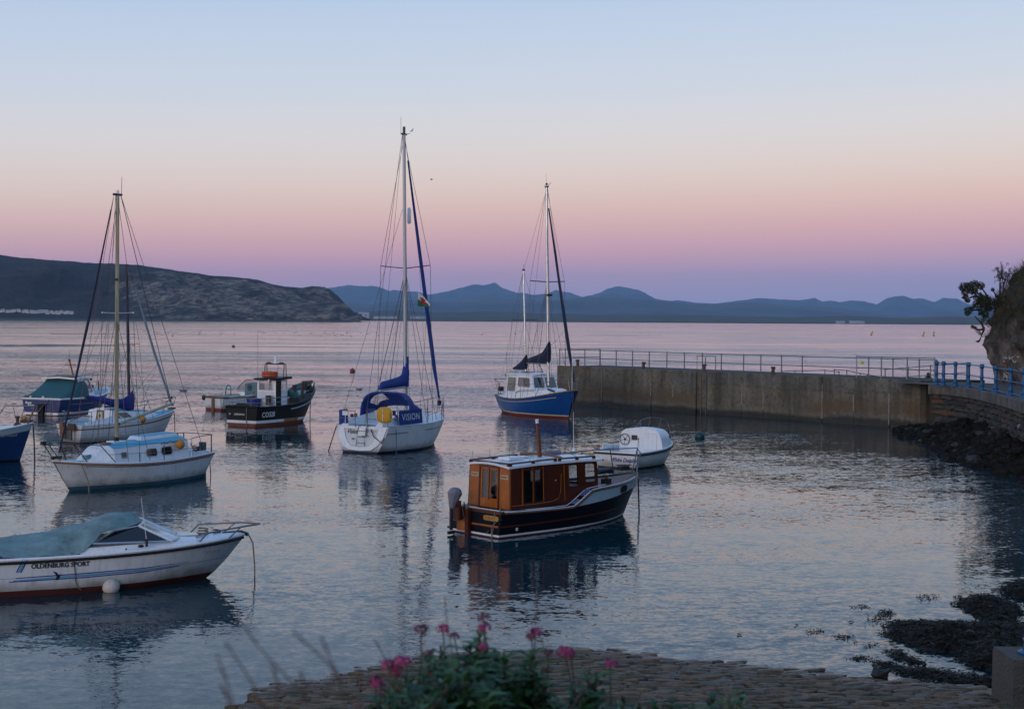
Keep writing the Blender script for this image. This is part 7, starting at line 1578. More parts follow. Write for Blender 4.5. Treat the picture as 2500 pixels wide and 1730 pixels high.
for i in range(9):
    f_ = i / 8; row = []
    x = xr0 + .72 - f_ * (xr0 + .67); fd2 = max(0, (f_ - .27) / .73); zc = zr - .06 - (zr - .06 - 1.0) * (fd2 ** .72); 
    for j in range(13):
        s_ = -1 + j / 6; a = abs(s_); wv = noise.noise(Vector((f_ * 3 + s_ * 2.2, s_ * 1.5, 2))) * .05
        yv = math.copysign(min(1, a * 1.25) * (1.0 + .04 * f_), s_) * (g.B(max(0, x / 5.4)) - .05) / 1.0 * (.86 + .14 * max(f_, max(0, a - .72) / .28)); dz = max(0, a - .72) / .28
        row.append(Vector((x - (.22 * dz if f_ > .9 else 0) + wv * .5, yv, (zc + wv) * (1 - dz) + .99 * dz)))
    rows.append(row)
rows.append([Vector((.12, p.y, .98)) for p in rows[-1]])
MB().grid(rows).obj('canvas_cover', CANG, g.root, smooth=180)
MB().grid([[Vector((3.4, -.7, 1.1)), Vector((3.4, -.55, 1.36)), Vector((3.4, .55, 1.36)), Vector((3.4, .7, 1.1))], [Vector((4.5, -.35, 1.18)), Vector((4.45, -.28, 1.34)), Vector((4.45, .28, 1.34)), Vector((4.5, .35, 1.18))]]).obj('fore_cabin', PALEB, g.root, smooth=0)
mq0, mq1 = gq(1425, 440, x=xr0 + .5), gq(1352, 150, x=xr0 + .2); g.tube('mast', [mq0, mq1], .045, STRAKE, n=8); a, c2 = gq(1265, 240, x=xr0 + .2), gq(1475, 240, x=xr0 + .2); g.tube('crosstree', [a, c2], .022, RED); MB().ball(mq1, .07, 8).obj('mast_light', DSTEEL, g.root); g.tube('aerial', [mq1, mq1 + Vector((0, 0, .45))], .01, DSTEEL); g.wire('mast_stay', mq1, (xr0 - .1, .3, zr + .1), .008)
g.tube('bow_rail', [gq(x, yv, x=X) for x, yv, X in ((1610, 470, 2.8), (1750, 410, 3.4), (1850, 385, 4.2), (1910, 400, 4.9), (1880, 640, 4.6))], .016, STEEL)
g.tube('stem_post', [(4.9, -.2, 1.2), (4.9, -.2, 1.75)], .045, STRAKE); MB().ball((3.3, -.86, zr - .12), .07, 8).obj('side_lamp', RUBBER, g.root); MB().box((4.0, -.2, 1.45), (.5, .3, .2)).obj('windlass', DSTEEL, g.root)
for y_ in (-.1, .75): MB().box((.05, y_, 1.02), (.1, .12, .14)).obj('stern_cleat', CREAM, g.root)
g.tube('rod_holder', [(.02, 1.0, 1.0), (-.1, 1.05, 1.2), (.05, 1.1, 1.3)], .02, STEEL)
g.tube('stern_rope', [(.02, -.62, 1.02), (-.2, -.2, .5), (-.35, .2, -.05)], .016, ROPE); g.tube('stern_rope', [(.02, -.75, 1.0), (-.2, -.9, .4), (-.3, -1.0, -.05)], .014, ROPE); g.tube('mooring_chain', [(g.x1(1.1), 0, 1.0), (g.x1(1.), .0, -.1)], .03, CHAIN)
for z_ in (.58,): g.stripe(PALEB, lambda t: .60, .02, .12, .5, -1, 'pale_line')

# ------------------------------------------------------------------ blue boat cut by the left edge (only its bow is in view)
S0 = gp(CA(182, 1206)); yaw = R_(14); fwv, rtv = UV(yaw)
e = Boat('blue_boat', 'blue boat cut by the left edge, only its bow in view', 'boat', S0 - fwv * 6.2, yaw, 6.2,
         [0, .3, .6, .8, .92, 1], [1.1, 1.3, 1.25, .95, .52, .05], [.8, 1.1, 1.0, .55, .2, 0], [1.0, 1.0, 1.08, 1.22, 1.34, 1.45], k=.4, rk=.32, p=.6)
e.hull([('a', -.4), ('a', -.1), ('a', .05), ('f', .4), ('f', .80), ('f', .97), ('f', 1)], [BRBLK, mat('mid_blue_hull', (.008,.035,.13), .35, .15, 3, streak=.2, streakcol=(.03,.06,.1)), PALEB], fr=[0, 0, 1, 1, 2, 2]); e.rub(WHITE, .03, 0, 0, 'gunwale'); e.deck(WHITE, 0, 1, .03, .03, .06)
eq = lambda X_, Y_, **a: e.q(CO(X_, Y_), **a)
MB().hexa([(3.2, -.8, 1.1), (5.0, -.55, 1.25), (5.0, .55, 1.25), (3.2, .8, 1.1), (3.3, -.65, 1.45), (4.8, -.45, 1.42), (4.8, .45, 1.42), (3.3, .65, 1.45)]).obj('fore_cabin', WHITE, e.root, smooth=0)
p0 = eq(340, 1370, y=0); MB().lathe([(.16, 0), (.12, .06), (.06, .12), (.06, .26), (.1, .28), (.1, .34), (.001, .36)], (p0.x, 0, 1.36), 10).obj('mooring_bitt', CHAIN, e.root); e.tube('bitt_bar', [(p0.x, -.2, 1.58), (p0.x, .2, 1.58)], .035, CHAIN)
pl_ = [eq(x, yv, y=Y) for x, yv, Y in ((130, 1370, .62), (370, 1060, .5), (430, 1050, .3))]; tipz = pl_[2].z
e.tube('pulpit_rail', [Vector((5.1, .75, 1.3)), Vector((5.6, .6, tipz)), Vector((6.4, .3, tipz + .02)), Vector((6.75, 0, tipz + .02)), Vector((6.4, -.3, tipz + .02)), Vector((6.2, -.4, 1.4))], .02, STEEL); e.tube('pulpit_leg', [(5.9, .5, tipz), (6.05, .42, 1.38)], .018, STEEL); e.tube('pulpit_leg', [(6.72, 0, tipz), (6.6, 0, 1.45)], .018, STEEL); e.tube('pulpit_leg', [(6.75, 0, tipz), (6.5, -.2, 1.42)], .03, TEAK)
MB().ball((6.35, .12, 1.62), .1, 8).obj('orange_lashing', ORANGE, e.root); e.text('Abermaid', .17, 5.75, 1.02, -1, PALEB, 'faint_lettering', shear=.35, sx=1.1); e.tube('mooring_rope', [(6.68, -.04, 1.4), (6.72, -.05, .7), (6.74, -.05, -.1)], .03, DROPE); e.tube('bow_roller', [(6.2, 0, 1.5), (6.68, 0, 1.5)], .06, CHAIN)

# ================================================================== BUOYS AND BIRDS
def ball_buoy(px, r, m, label, zc=.5, stem=False):
    p = gp(px); o = thing('mooring_buoy', label, 'buoy', (p.x, p.y, 0), 0, 'mooring buoys'); MB().ball((0, 0, r * zc), r, 12, (1, 1, .92)).obj('float', m, o); MB().lathe([(.001, r * 1.35), (r * .18, r * 1.38), (r * .18, r * 1.55), (.001, r * 1.6)], n=8).obj('buoy_eye', DSTEEL, o); return o
REDB = mat('red_buoy', (.16,.03,.035), .55, .2, 5); BRNB = mat('brown_buoy', (.14,.05,.025), .6, .2, 5); TEALB = mat('dark_teal_buoy', (.006,.04,.05), .5, .2, 5); LIME = mat('lime_buoy', (.45,.45,.03), .5, .15, 5)
ball_buoy(CC(745, 50), .30, BRNB, 'small red-brown buoy far out beyond the black fishing boat'); ball_buoy(CD(458, 388), .28, REDB, 'dark red ball buoy just left of the tall yacht mast')
ball_buoy(CG(1370, 928), .24, TEALB, 'dark teal round buoy right of the small white open boat', .35); ball_buoy(CT(43, 765), .24, LIME, 'lime yellow ball buoy beyond the grey pier railing')
for (x, yv, a, lab) in ((238, 157, .36, 'yellow spar buoy leaning right, leftmost of three far out'), (1362, 176, .26, 'yellow spar buoy leaning slightly, middle of three far out'), (1592, 168, .05, 'upright yellow spar buoy, rightmost of three far out')):
    p = gp(CT(x, yv)); o = thing('spar_buoy', lab, 'buoy', (p.x, p.y, 0), 0, 'yellow spar buoys'); o.rotation_euler = (0, a, 0)
    s_ = p.y / 560.; MB().lathe([(.001, -.2), (.38 * s_, -.15), (.36 * s_, .2), (.2 * s_, .3)], n=10).obj('base', BRBLK, o); MB().lathe([(.2 * s_, .3), (.22 * s_, .7), (.36 * s_, .9), (.36 * s_, 1.55), (.2 * s_, 1.7), (.001, 1.72)], n=10).obj('spar', YELLOW, o); TB([(0, 0, 1.7), (.05, 0, 2.3)], .035).obj('topmark', DSTEEL, o)
GULLG = mat('gull_grey', (.16,.16,.17), .8, .2, 8); GULLD = mat('bird_dark', (.05,.05,.055), .8, .2, 8)
def bird_mb(s_):
    m_ = MB(); rows = []
    for x, r_, z_ in ((-.30, .005, .10), (-.2, .05, .07), (-.05, .085, .05), (.1, .08, .05), (.18, .05, .08), (.2, .03, .14), (.21, .035, .2), (.25, .03, .21), (.28, .004, .2)):
        rows.append([Vector((x * s_, r_ * s_ * math.cos(a), (z_ + r_ * .9 * math.sin(a)) * s_)) for a in [2 * math.pi * i / 8 for i in range(8)]])
    return m_.grid(rows, wrap=True).tube([(.27 * s_, 0, .2 * s_), (.33 * s_, 0, .19 * s_)], .008 * s_, 5)
for (px, s_, a, lab) in ((CY(1900, 700), 1.3, 0., 'grey gull swimming between the two white yachts and the fishing boat'), (CD(548, 632), 1.15, math.pi, 'grey water bird swimming just left of the blue sprayhood')):
    p = gp(px); o = thing('gull', lab, 'bird', (p.x, p.y, -.02), a + .2, 'birds on the water nearby'); bird_mb(s_).obj('body', GULLG, o)
fl_ = at(CJ(485, 416), 290); o = thing('flying_gull', 'dark bird flying against the pink sky right of the tallest mast', 'bird', fl_, .3)
MB().lathe([(.001, -.3), (.07, -.1), (.08, .1), (.03, .3), (.001, .34)], (0, 0, 0), 8, M=Matrix.Rotation(math.pi/2, 3, 'Y')).obj('body', GULLD, o)
MB().grid([[Vector((-.1, 0, 0)), Vector((.14, 0, .02))], [Vector((-.1, -.4, .16)), Vector((.12, -.4, .18))], [Vector((-.14, -.8, .1)), Vector((-.08, -.8, .1))]]).grid([[Vector((-.1, 0, 0)), Vector((.14, 0, .02))], [Vector((-.1, .4, .16)), Vector((.12, .4, .18))], [Vector((-.14, .8, .1)), Vector((-.08, .8, .1))]]).obj('wings', GULLD, o)
rb2 = random.Random(21); proto = None; spots = []
for i in range(64): spots.append(CU(rb2.triangular(430, 2300, 1400), 545 + rb2.gauss(0, 6)))
for i in range(26): spots.append(CV(rb2.uniform(0, 700), 470 + rb2.gauss(0, 8)))
for i in range(10): spots.append(CV(rb2.uniform(1000, 1900), 470 + rb2.gauss(0, 5)))
for i, px in enumerate(spots):
    p = gp(px)
    if proto is None: proto = tag(bird_mb(1.3).obj('floating_bird', GULLD), 'one of the many tiny dark birds floating far out on the bay', 'bird', 'flock of birds floating far out'); o = proto
    else: o = proto.copy(); COL.objects.link(o)
    o.location = (p.x, p.y, 0); o.rotation_euler = (0, 0, rb2.uniform(0, 6.28))

# ================================================================== FAR SHORE DETAILS
CWALL = mat('caravan_white', (.34,.36,.38), .5, .6, .02); CROOF = mat('caravan_roof', (.3,.32,.35), .6, .15, 1)
ORD = ['first', 'second', 'third', 'fourth', 'fifth', 'sixth', 'seventh', 'eighth']
def caravan(px, Y, L_, H_, label, group, first=[None]):
    p = at(px, Y); o = thing('caravan' if 'caravan' in label else 'far_building', label, 'caravan' if 'caravan' in label else 'building', (p.x, Y, p.z), rb2.uniform(-.3, .3), group)
    MB().box((0, 0, H_ * .25 - 1), (L_, L_ * .4, H_ * .5 + 2)).obj('wall', CWALL, o); h2 = L_ / 2
    MB().hexa([(-h2 - .2, -L_ * .22, H_ * .5), (h2 + .2, -L_ * .22, H_ * .5), (h2 + .2, L_ * .22, H_ * .5), (-h2 - .2, L_ * .22, H_ * .5), (-h2, -.1, H_), (h2, -.1, H_), (h2, .1, H_), (-h2, .1, H_)]).obj('roof', CROOF, o)
    for f_ in (-.25, .2): MB().box((f_ * L_, -L_ * .2 - .03, H_ * .3), (L_ * .16, .08, H_ * .22)).obj('window', DGLASS, o)
for i in range(26):
    x = 4 + i * 17.5 + rb2.uniform(-6, 6); yv = 402 + (x / 450) * 14 + rb2.uniform(-5, 6)
    caravan(CU(x, yv + 3), 2330, rb2.uniform(4, 8.5), rb2.uniform(2.2, 3.6), 'small white caravan or chalet in the row at the foot of the headland', 'white caravans along the headland beach')
for n_b, (x, yv, l, h_) in enumerate(((265, 358, 22, 9), (290, 356, 30, 14), (308, 360, 14, 7), (385, 362, 26, 5), (430, 362, 34, 5), (480, 362, 24, 5), (640, 362, 40, 5), (680, 362, 22, 5))):
    caravan(CV(x, yv + 3), 4050, l, h_, ORD[n_b] + ' pale building from the left on the far shore, right of the headland tip', 'pale buildings on the far shore')
for n_b, (x, yv) in enumerate(((300, 478), (330, 477), (395, 476), (420, 477), (440, 476), (470, 478))):
    caravan(CH(x, yv), 4050, rb2.uniform(9, 16), 5, ORD[n_b] + ' tiny pale house from the left under the far mountains, left of the yellow buoys', 'pale houses under the far mountains')

# ================================================================== PERSON behind the wall
pq = at(CT(1470, 1060), 79.5); po = thing('person', 'person with long dark hair and dark top seen from behind at the railing', 'person', (pq.x, 79.5, 1.25))
top_z = at(CT(1470, 968), 79.5).z - 1.25
def skin(name, verts, edges, radii, m, parent, lev=1):
    me = bpy.data.meshes.new(name); me.from_pydata([tuple(q_) for q_ in verts], edges, []); o = bpy.data.objects.new(name, me); COL.objects.link(o); o.parent = parent
    md = o.modifiers.new('skin', 'SKIN'); md.use_smooth_shade = True
    for i, r_ in enumerate(radii): me.skin_vertices[0].data[i].radius = (r_[0], r_[1]) if isinstance(r_, tuple) else (r_, r_)
    me.skin_vertices[0].data[0].use_root = True
    s_ = o.modifiers.new('sub', 'SUBSURF'); s_.levels = lev; s_.render_levels = lev; me.materials.append(m); return o
sc_ = top_z / 1.66
B_ = [Vector(q_) * sc_ for q_ in ((0, 0, .92), (0, 0, 1.12), (0, 0, 1.32), (0, -.01, 1.42), (0, -.02, 1.50), (0, -.02, 1.58), (-.17, 0, 1.37), (-.24, -.02, 1.12), (-.27, .10, .92), (.17, 0, 1.37), (.25, -.02, 1.12), (.33, .10, .98), (-.09, 0, .86), (-.10, .02, .48), (-.10, 0, .06), (-.10, .12, .03), (.09, 0, .86), (.10, .02, .48), (.10, 0, .06), (.10, .12, .03))]
skin('body', B_, [(0,1),(1,2),(2,3),(3,4),(4,5),(2,6),(6,7),(7,8),(2,9),(9,10),(10,11),(0,12),(12,13),(13,14),(14,15),(0,16),(16,17),(17,18),(18,19)],
     [(.16,.10),(.14,.10),(.16,.10),.06,.085,.09,.065,.05,.035,.065,.05,.035,.09,.065,.045,.04,.09,.065,.045,.04], mat('person_skin_and_sleeve', (.24,.2,.22), .8, .1, 5), po)
skin('dark_top', [q_ * 1. for q_ in B_[:3]] + [B_[6] * .97, B_[9] * .97], [(0,1),(1,2),(2,3),(2,4)], [(.19,.13),(.17,.125),(.18,.12),.08,.08], mat('dark_top_cloth', (.012,.014,.03), .9, .2, 6), po)
rows = []
for z_, rx, ry, yo in ((1.67, .01, .01, -.02), (1.65, .07, .08, -.02), (1.58, .105, .11, -.03), (1.5, .105, .10, -.04), (1.4, .115, .08, -.06), (1.28, .11, .06, -.09), (1.2, .08, .04, -.10), (1.18, .01, .01, -.10)): rows.append([Vector((rx * math.cos(a), yo + ry * math.sin(a) * (1 if math.sin(a) < 0 else .75), z_)) * sc_ for a in [2 * math.pi * i / 12 for i in range(12)]])
MB().grid(rows, wrap=True).obj('hair', mat('dark_hair', (.02,.012,.010), .6, .2, 20), po, smooth=80)

# ================================================================== VEGETATION on the cliff
LEAF = [mat('leaf_dark', (.012,.026,.010), .75, .3, 3), mat('leaf_green', (.02,.042,.012), .75, .3, 3), mat('leaf_brown', (.05,.03,.018), .8, .3, 3)]
def leaf_cloud(m_, c_, r, n_, size, rg, sq=(1, 1, 1), mis=(0, 0, 1), shell=.35):
    for i in range(n_):
        d = Vector((rg.gauss(0, 1), rg.gauss(0, 1), rg.gauss(0, 1))).normalized(); p = Vector(c_) + Vector((d.x * sq[0], d.y * sq[1], d.z * sq[2])) * r * (shell + (1 - shell) * rg.random() ** .6)
        a = Vector((rg.gauss(0, 1), rg.gauss(0, 1), rg.gauss(0, .7))).normalized(); b_ = a.cross(Vector((rg.gauss(0, 1), rg.gauss(0, 1), rg.gauss(0, 1)))).normalized(); s_ = size * rg.uniform(.6, 1.4)
        m_.add([p - a * s_, p + b_ * s_ * .45, p + a * s_, p - b_ * s_ * .45], [(0, 1, 2, 3)], rg.choice(mis))
rg = random.Random(12)
def shrub(label, base, blobs, limbs, leaf=.09, dens=260, mis=(0, 0, 1, 2), name='shrub', group='shrubs on the cliff top'):
    o = thing(name, label, 'shrub', base, 0, group); base = Vector(base); tm = MB()
    for l in limbs: tm.tube([Vector(p) - base for p in l], .07, 6, r2=.025)
    tm.obj('trunk', mat('bark', (.03,.022,.016), .9, .3, 6) if 'bark' not in MATS else MATS['bark'], o)
    cm = MB()
    for (p, r, sq) in blobs: leaf_cloud(cm, Vector(p) - base, r, int(3.2 * dens * (r / .5) ** 2) + 40, leaf * .66, rg, sq, mis)
    cm.obj('crown', LEAF, o, smooth=0)
cxp = lambda x, yv, Y=73: at(CX(x, yv), Y)
px_m = 73 / F * .21303          # metres per crop pixel at the cliff
bl = lambda x, yv, r, Y=73, sq=(1, .9, 1): (cxp(x, yv, Y), 1.08 * r * px_m, sq)
root = cxp(420, 640, 74)
shrub('windswept dark shrub leaning out to the left from the cliff top', root, [bl(105, 380, 55), bl(170, 370, 50), bl(225, 355, 55), bl(300, 365, 45), bl(120, 440, 40), bl(190, 430, 40), bl(240, 420, 30), bl(125, 490, 34), bl(150, 535, 30, sq=(1, .9, .8)), bl(280, 500, 60), bl(330, 540, 70), bl(370, 520, 55), bl(250, 580, 45), bl(330, 620, 55), bl(300, 680, 28), bl(390, 600, 60), bl(350, 690, 45)],
      [[root, cxp(340, 560), cxp(260, 480), cxp(170, 400)], [root, cxp(330, 600), cxp(250, 560)], [cxp(260, 480), cxp(200, 490), cxp(140, 520)], [root, cxp(370, 470), cxp(300, 370)]], leaf=.07, dens=420)
rt2 = cxp(300, 640, 73.2); shrub('small round bush hanging below the windswept shrub', rt2, [bl(165, 645, 48, sq=(1.1, 1, .9)), bl(150, 680, 28), bl(205, 625, 25)], [[rt2, cxp(230, 640), cxp(180, 640)]], leaf=.06, dens=480, mis=(0, 0, 0, 1))
rt3 = cxp(340, 860, 73); shrub('straggly leafy twigs sticking out of the cliff edge over the sea', rt3, [bl(210, 835, 22), bl(240, 850, 24), bl(270, 880, 26), bl(320, 770, 20), bl(340, 740, 26), bl(270, 1000, 16), bl(295, 910, 18)], [[rt3, cxp(270, 870), cxp(190, 820)], [rt3, cxp(310, 790), cxp(230, 710)], [rt3, cxp(290, 990), cxp(245, 1005)]], leaf=.05, dens=260, mis=(0, 1))
rt4 = cxp(800, 560, 74.5); shrub('dense green bush at the right edge on the cliff top', rt4, [bl(790, 310, 60, 74.5), bl(740, 330, 35, 74.2), bl(770, 400, 70, 74.5), bl(820, 420, 90, 75), bl(740, 540, 60, 73.6), bl(800, 580, 70, 73.8), bl(850, 500, 90, 75), bl(900, 380, 110, 76)], [[rt4, cxp(790, 420, 74.5), cxp(780, 300, 74.5)], [cxp(790, 420, 74.5), cxp(800, 220, 74.5), cxp(765, 130, 74.5)]], leaf=.075, dens=380, mis=(0, 1, 1))
rt5 = cxp(560, 520, 74); shrub('low dark bush between the windswept shrub and the tall stalks', rt5, [bl(430, 540, 36), bl(470, 560, 40), bl(520, 560, 40), bl(490, 490, 26), bl(440, 410, 22), bl(560, 520, 36), bl(640, 420, 36, 74), bl(600, 470, 34, 74)], [[rt5, cxp(500, 520), cxp(440, 410)]], leaf=.06, dens=330, mis=(0, 0, 2))
st_ = thing('tall_seed_stalks', 'clump of tall dry flower stalks standing up against the sky on the cliff', 'plant', cxp(570, 490, 74)); sb = st_.location; sm_ = MB(); hm = MB()
for i in range(13):
    x0 = 540 + rg.uniform(-30, 60); x1 = x0 + rg.uniform(-45, 55); y1 = rg.uniform(110, 270); p0, p1, p2 = cxp(x0, 500, 74) - sb, cxp(x0 + (x1 - x0) * .3, 330, 74) - sb, cxp(x1, y1, 74) - sb; sm_.tube([p0, p1, p2], .018, 5, r2=.009)
    for j in range(5): 
        q_ = p2 + Vector((rg.uniform(-.25, .3), rg.uniform(-.1, .1), rg.uniform(-.6, .15))); leaf_cloud(hm, q_, .09, 12, .035, rg, mis=(2, 0)); sm_.tube([p2.lerp(p1, .3), q_], .008, 4)
sm_.obj('stems', MATS['bark'], st_, kind='stuff'); hm.obj('seed_heads', LEAF, st_, smooth=0, kind='stuff')
# grass and dead stems over the upper cliff
gm = MB(); GR = [mat('dry_grass', (.11,.08,.05), .9, .3, 6), mat('dead_stem', (.07,.05,.045), .9, .3, 6), mat('cliff_green', (.03,.065,.02), .9, .3, 6)]
for i in range(16000):
    r_ = cliff_rows[rg.randrange(18, min(len(cliff_rows), 96))]; kk = min(54, max(12, int(rg.gauss(33, 11)))); p = Vector(r_[kk]) + Vector((rg.uniform(-.2, .2), rg.uniform(-.2, .2), 0)); d = Vector((-rg.uniform(.05, .45), -rg.uniform(-.1, .35), rg.uniform(-.35, .45))); s_ = Vector((rg.uniform(-1, 1), rg.uniform(-1, 1), 0)).normalized() * rg.uniform(.008, .02)
    gm.add([p - s_, p + s_, p + d], [(0, 1, 2)], rg.choices((0, 1, 2), (4, 4, 3 if kk < 34 else 5))[0])
tag(gm.obj('cliff_scrub', GR, smooth=0), 'dry grass and dead stems matted over the upper cliff', 'scrub', kind='stuff')
fm = MB()
for (x, yv, sx, sy, n_) in ((620, 1190, 60, 20, 22), (720, 1180, 30, 10, 8), (590, 1390, 40, 40, 30), (690, 1240, 12, 14, 6), (770, 1310, 20, 20, 6), (570, 1225, 10, 8, 4)):
    for i in range(n_):
        p = at(CX(rg.gauss(x, sx * .5), rg.gauss(yv, sy * .5)), 68.0); fm.ball(p, rg.uniform(.015, .035), 5)
tag(fm.obj('white_cliff_flowers', mat('small_white_flower', (.45,.43,.42), .8, .1, 5), smooth=60), 'sparse small pale flowers dotted over the cliff face above the blue railing', 'flowers', kind='stuff')

# ================================================================== FOREGROUND PLANTS
VL = [mat('valerian_leaf', (.016,.075,.014), .55, .25, 12), mat('valerian_leaf_pale', (.035,.11,.025), .55, .25, 12), mat('valerian_leaf_dark', (.008,.038,.009), .6, .25, 12)]
STEM = mat('valerian_stem', (.05,.06,.03), .7, .2, 10); PINK = mat('valerian_flower', (.27,.03,.115), .8, .25, 40); PINK2 = mat('valerian_flower_faded', (.14,.035,.07), .8, .25, 40); DRY = mat('dry_stalk', (.08,.055,.045), .9, .25, 12)
rp = random.Random(5)
def leaf(m_, p, d, L_, w_, mi, curl=.3):
    d = d.normalized(); s_ = d.cross(Vector((0, 0, 1))).normalized(); up = s_.cross(d)
    c1 = p + d * L_ * .45 + up * L_ * .08; c2 = p + d * L_ * .95 - up * L_ * curl * .4
    m_.add([p, c1 + s_ * w_ + up * w_ * .35, c1, c1 - s_ * w_ + up * w_ * .35, c2], [(0, 2, 1), (0, 3, 2), (1, 2, 4), (2, 3, 4)], mi)
def flower(parent, p, r, m_, name='flower_head'):
    fm_ = MB()
    for i in range(46):
        d = Vector((rp.gauss(0, 1), rp.gauss(0, 1), rp.gauss(.5, .8))).normalized(); q_ = p + Vector((d.x * r, d.y * r, d.z * r * .7)) * rp.uniform(.55, 1.05); a = d.orthogonal().normalized(); b_ = d.cross(a); s_ = r * .26
        fm_.add([q_ + (a * math.cos(t) + b_ * math.sin(t)) * s_ * (1 if e % 2 == 0 else .5) for e, t in enumerate([2 * math.pi * i2 / 10 for i2 in range(10)])], [tuple(range(10))])
    return fm_.obj(name, m_, parent, smooth=0)
def plant(label, stems, Yp, leafscale=1.0, flowers=()):
    """stems: (px, py of the tip, sideways lean in px); rooted on the bank below the frame"""
    o = thing('valerian_plant', label, 'plant', at((stems[0][0], 1900), Yp), 0, 'flowering plants in front'); ob = o.location; lm_ = MB(); stm = MB()
    for (x, yv, lean, ln) in stems:
        Y = Yp + rp.uniform(-.22, .22); tip = at((x, yv), Y); base = at((x - lean, 1930), Y + rp.uniform(-.1, .1)); mid = tip.lerp(base, .5) + Vector((lean * .00025, 0, .0)); pts = [base, mid, tip]
        stm.tube([p - ob for p in pts], .006, 5, r2=.0035)
        Ls = (tip - base).length; nl = max(4, int(Ls * ln / .03))
        for i in range(nl):
            f_ = .25 + .73 * i / nl; p = base.lerp(mid, f_ * 2) if f_ < .5 else mid.lerp(tip, f_ * 2 - 1); az = i * 1.57 + rp.uniform(-.5, .5)
            for s_ in (0, math.pi):
                d = Vector((math.cos(az + s_), math.sin(az + s_), rp.uniform(.15, .8))); k_ = (1.15 - .55 * f_) * leafscale; leaf(lm_, p - ob, d, .082 * k_ * rp.uniform(.7, 1.3), .018 * k_ * rp.uniform(.8, 1.3), rp.choices((0, 1, 2), (4, 2, 3))[0])
    stm.obj('stems', STEM, o, kind='stuff'); lm_.obj('leaves', VL, o, smooth=0, kind='stuff')
    for (x, yv, r, mm) in flowers:
        Y = Yp + rp.uniform(-.15, .15); p = at((x, yv), Y); flower(o, p - ob, .82 * r * Y / F, mm); b_ = at((x + rp.uniform(-25, 25), yv + rp.uniform(150, 230)), Y); TB([p - ob, p.lerp(b_, .5) + Vector((.01, 0, 0)) - ob, b_ - ob], .0018, 5).obj('flower_stalk', STEM, o)
fx = lambda x, yv: CAA(x, yv)
def S_(l, ln=1.6): return [(*CAA(x, yv), rp.uniform(-40, 40), ln) for x, yv in l]
plant('tallest leafy valerian with one pink head on a dark green spike', S_([(1230, 235), (1150, 330), (1260, 340), (1200, 420), (1130, 480), (1240, 480), (1320, 560)], 2.0), 3.5, 1.0, [(*CAA(1275, 190), 26, PINK), (*CAA(1268, 100), 22, PINK2), (*CAA(1262, 362), 20, PINK)])
plant('leafy valerian with faded heads left of the tallest spike', S_([(880, 350), (830, 480), (760, 470), (900, 480), (960, 560), (860, 600), (1020, 520), (720, 560)], 1.8), 3.4, .95, [(*CAA(700, 212), 26, PINK2), (*CAA(900, 205), 26, PINK), (*CAA(1000, 262), 18, PINK2), (*CAA(775, 632), 24, PINK), (*CAA(765, 430), 22, PINK2)])
plant('low valerian with a spray of bright pink flower heads, left side', S_([(450, 650), (520, 700), (400, 720), (590, 640), (640, 720), (560, 800), (330, 820), (260, 900), (680, 650), (480, 860), (380, 880)], 1.9), 3.3, .95, [(*CAA(395, 530), 28, PINK), (*CAA(470, 560), 26, PINK), (*CAA(505, 500), 28, PINK), (*CAA(565, 492), 24, PINK), (*CAA(480, 592), 24, PINK), (*CAA(290, 690), 32, PINK), (*CAA(352, 776), 18, PINK2)])
plant('broad dense valerian filling the middle of the clump', S_([(1130, 540), (1010, 560), (1220, 590), (930, 640), (820, 700), (700, 760), (1400, 800), (600, 900), (1000, 640), (1100, 600), (1180, 640), (1060, 720), (1280, 660), (960, 760), (1150, 760), (1350, 720), (1050, 850), (860, 800), (760, 820), (1250, 830), (660, 850), (900, 900), (1120, 900), (1350, 870)], 2.1), 3.2, 1.1)
plant('leafy valerian with wide pale green leaves right of the tallest spike', S_([(1400, 430), (1450, 420), (1380, 520), (1470, 520), (1560, 600), (1420, 620), (1530, 700), (1460, 800), (1600, 820)], 1.8), 3.45, 1.1)
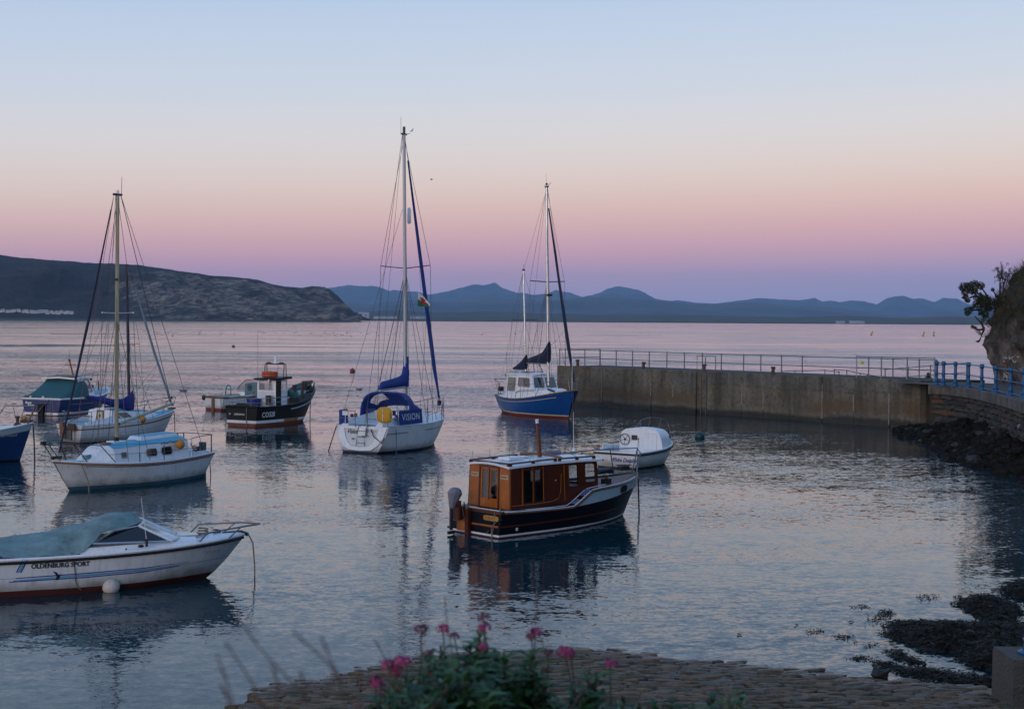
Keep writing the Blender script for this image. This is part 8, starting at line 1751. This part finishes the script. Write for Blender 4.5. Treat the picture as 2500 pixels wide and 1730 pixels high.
plant('valerian with a faint pink head at the right of the clump', S_([(1700, 390), (1640, 480), (1720, 490), (1600, 560), (1690, 600), (1760, 640), (1800, 700), (1660, 720), (1840, 780), (1740, 840), (1880, 860), (1940, 900)], 1.8), 3.5, 1.0, [(*CAA(1735, 240), 26, PINK), (*CAA(1700, 275), 18, PINK2), (*CAA(1855, 420), 16, PINK2)])
plant('small valerian standing apart at the right with pink heads above', S_([(2130, 640), (2220, 600), (2290, 590), (2180, 740), (2080, 800), (2260, 780), (2310, 860), (2150, 880), (2060, 900)], 1.8), 3.6, .95, [(*CAA(2005, 415), 30, PINK), (*CAA(2060, 428), 22, PINK), (*CN(1612, 340), 26, PINK)])
plant('low green shoots along the bottom edge at the right', [(1520, 1718, 5, 2), (1560, 1712, 8, 2), (1600, 1720, -5, 2), (1640, 1708, 4, 2), (1690, 1716, 3, 2), (1740, 1702, -6, 2), (1780, 1690, 4, 2), (1810, 1700, 6, 2), (1470, 1722, 3, 2)], 3.7, .9)
dg = thing('dry_stalks', 'bare dry grass stalks leaning left of the flowering plants', 'plant', at((700, 1950), 2.6))
for pts in ([(95, 180), (150, 260), (230, 350), (320, 440), (390, 540)], [(20, 255), (80, 340), (130, 420), (170, 540)], [(300, 205), (370, 270), (450, 340), (500, 420)], [(205, 340), (235, 420), (228, 540)], [(415, 230), (450, 310), (490, 400), (520, 540)], [(-20, 300), (20, 400), (60, 540)], [(630, 235), (660, 280), (690, 340), (730, 440)], [(0, 430), (30, 490), (40, 540)], [(575, 355), (572, 430), (560, 540)], [(925, 60), (935, 160), (955, 280), (965, 400)], [(330, 370), (345, 450), (352, 540)], [(940, 440), (900, 490), (850, 545)], [(1545, 380), (1490, 460), (1440, 540)], [(1325, 225), (1340, 300), (1335, 380)]):
    Yd = 1.55 if pts[0][0] < 600 else 2.6; q_ = [at(CN(*p), Yd) - dg.location for p in pts]; TB(q_, .0007, 5, r2=.0013).obj('stalk', DRY, dg)
    hm = MB(); 
    for i in range(14): 
        t_ = rp.uniform(0, .9); p = q_[0].lerp(q_[1], t_); d = Vector((rp.uniform(-1, 1), rp.uniform(-1, 1), rp.uniform(0, 1))).normalized() * .004; s_ = d.orthogonal().normalized() * .0015; hm.add([p - s_, p + s_, p + d], [(0, 1, 2)])
    hm.obj('seed_head', DRY, dg, smooth=0)
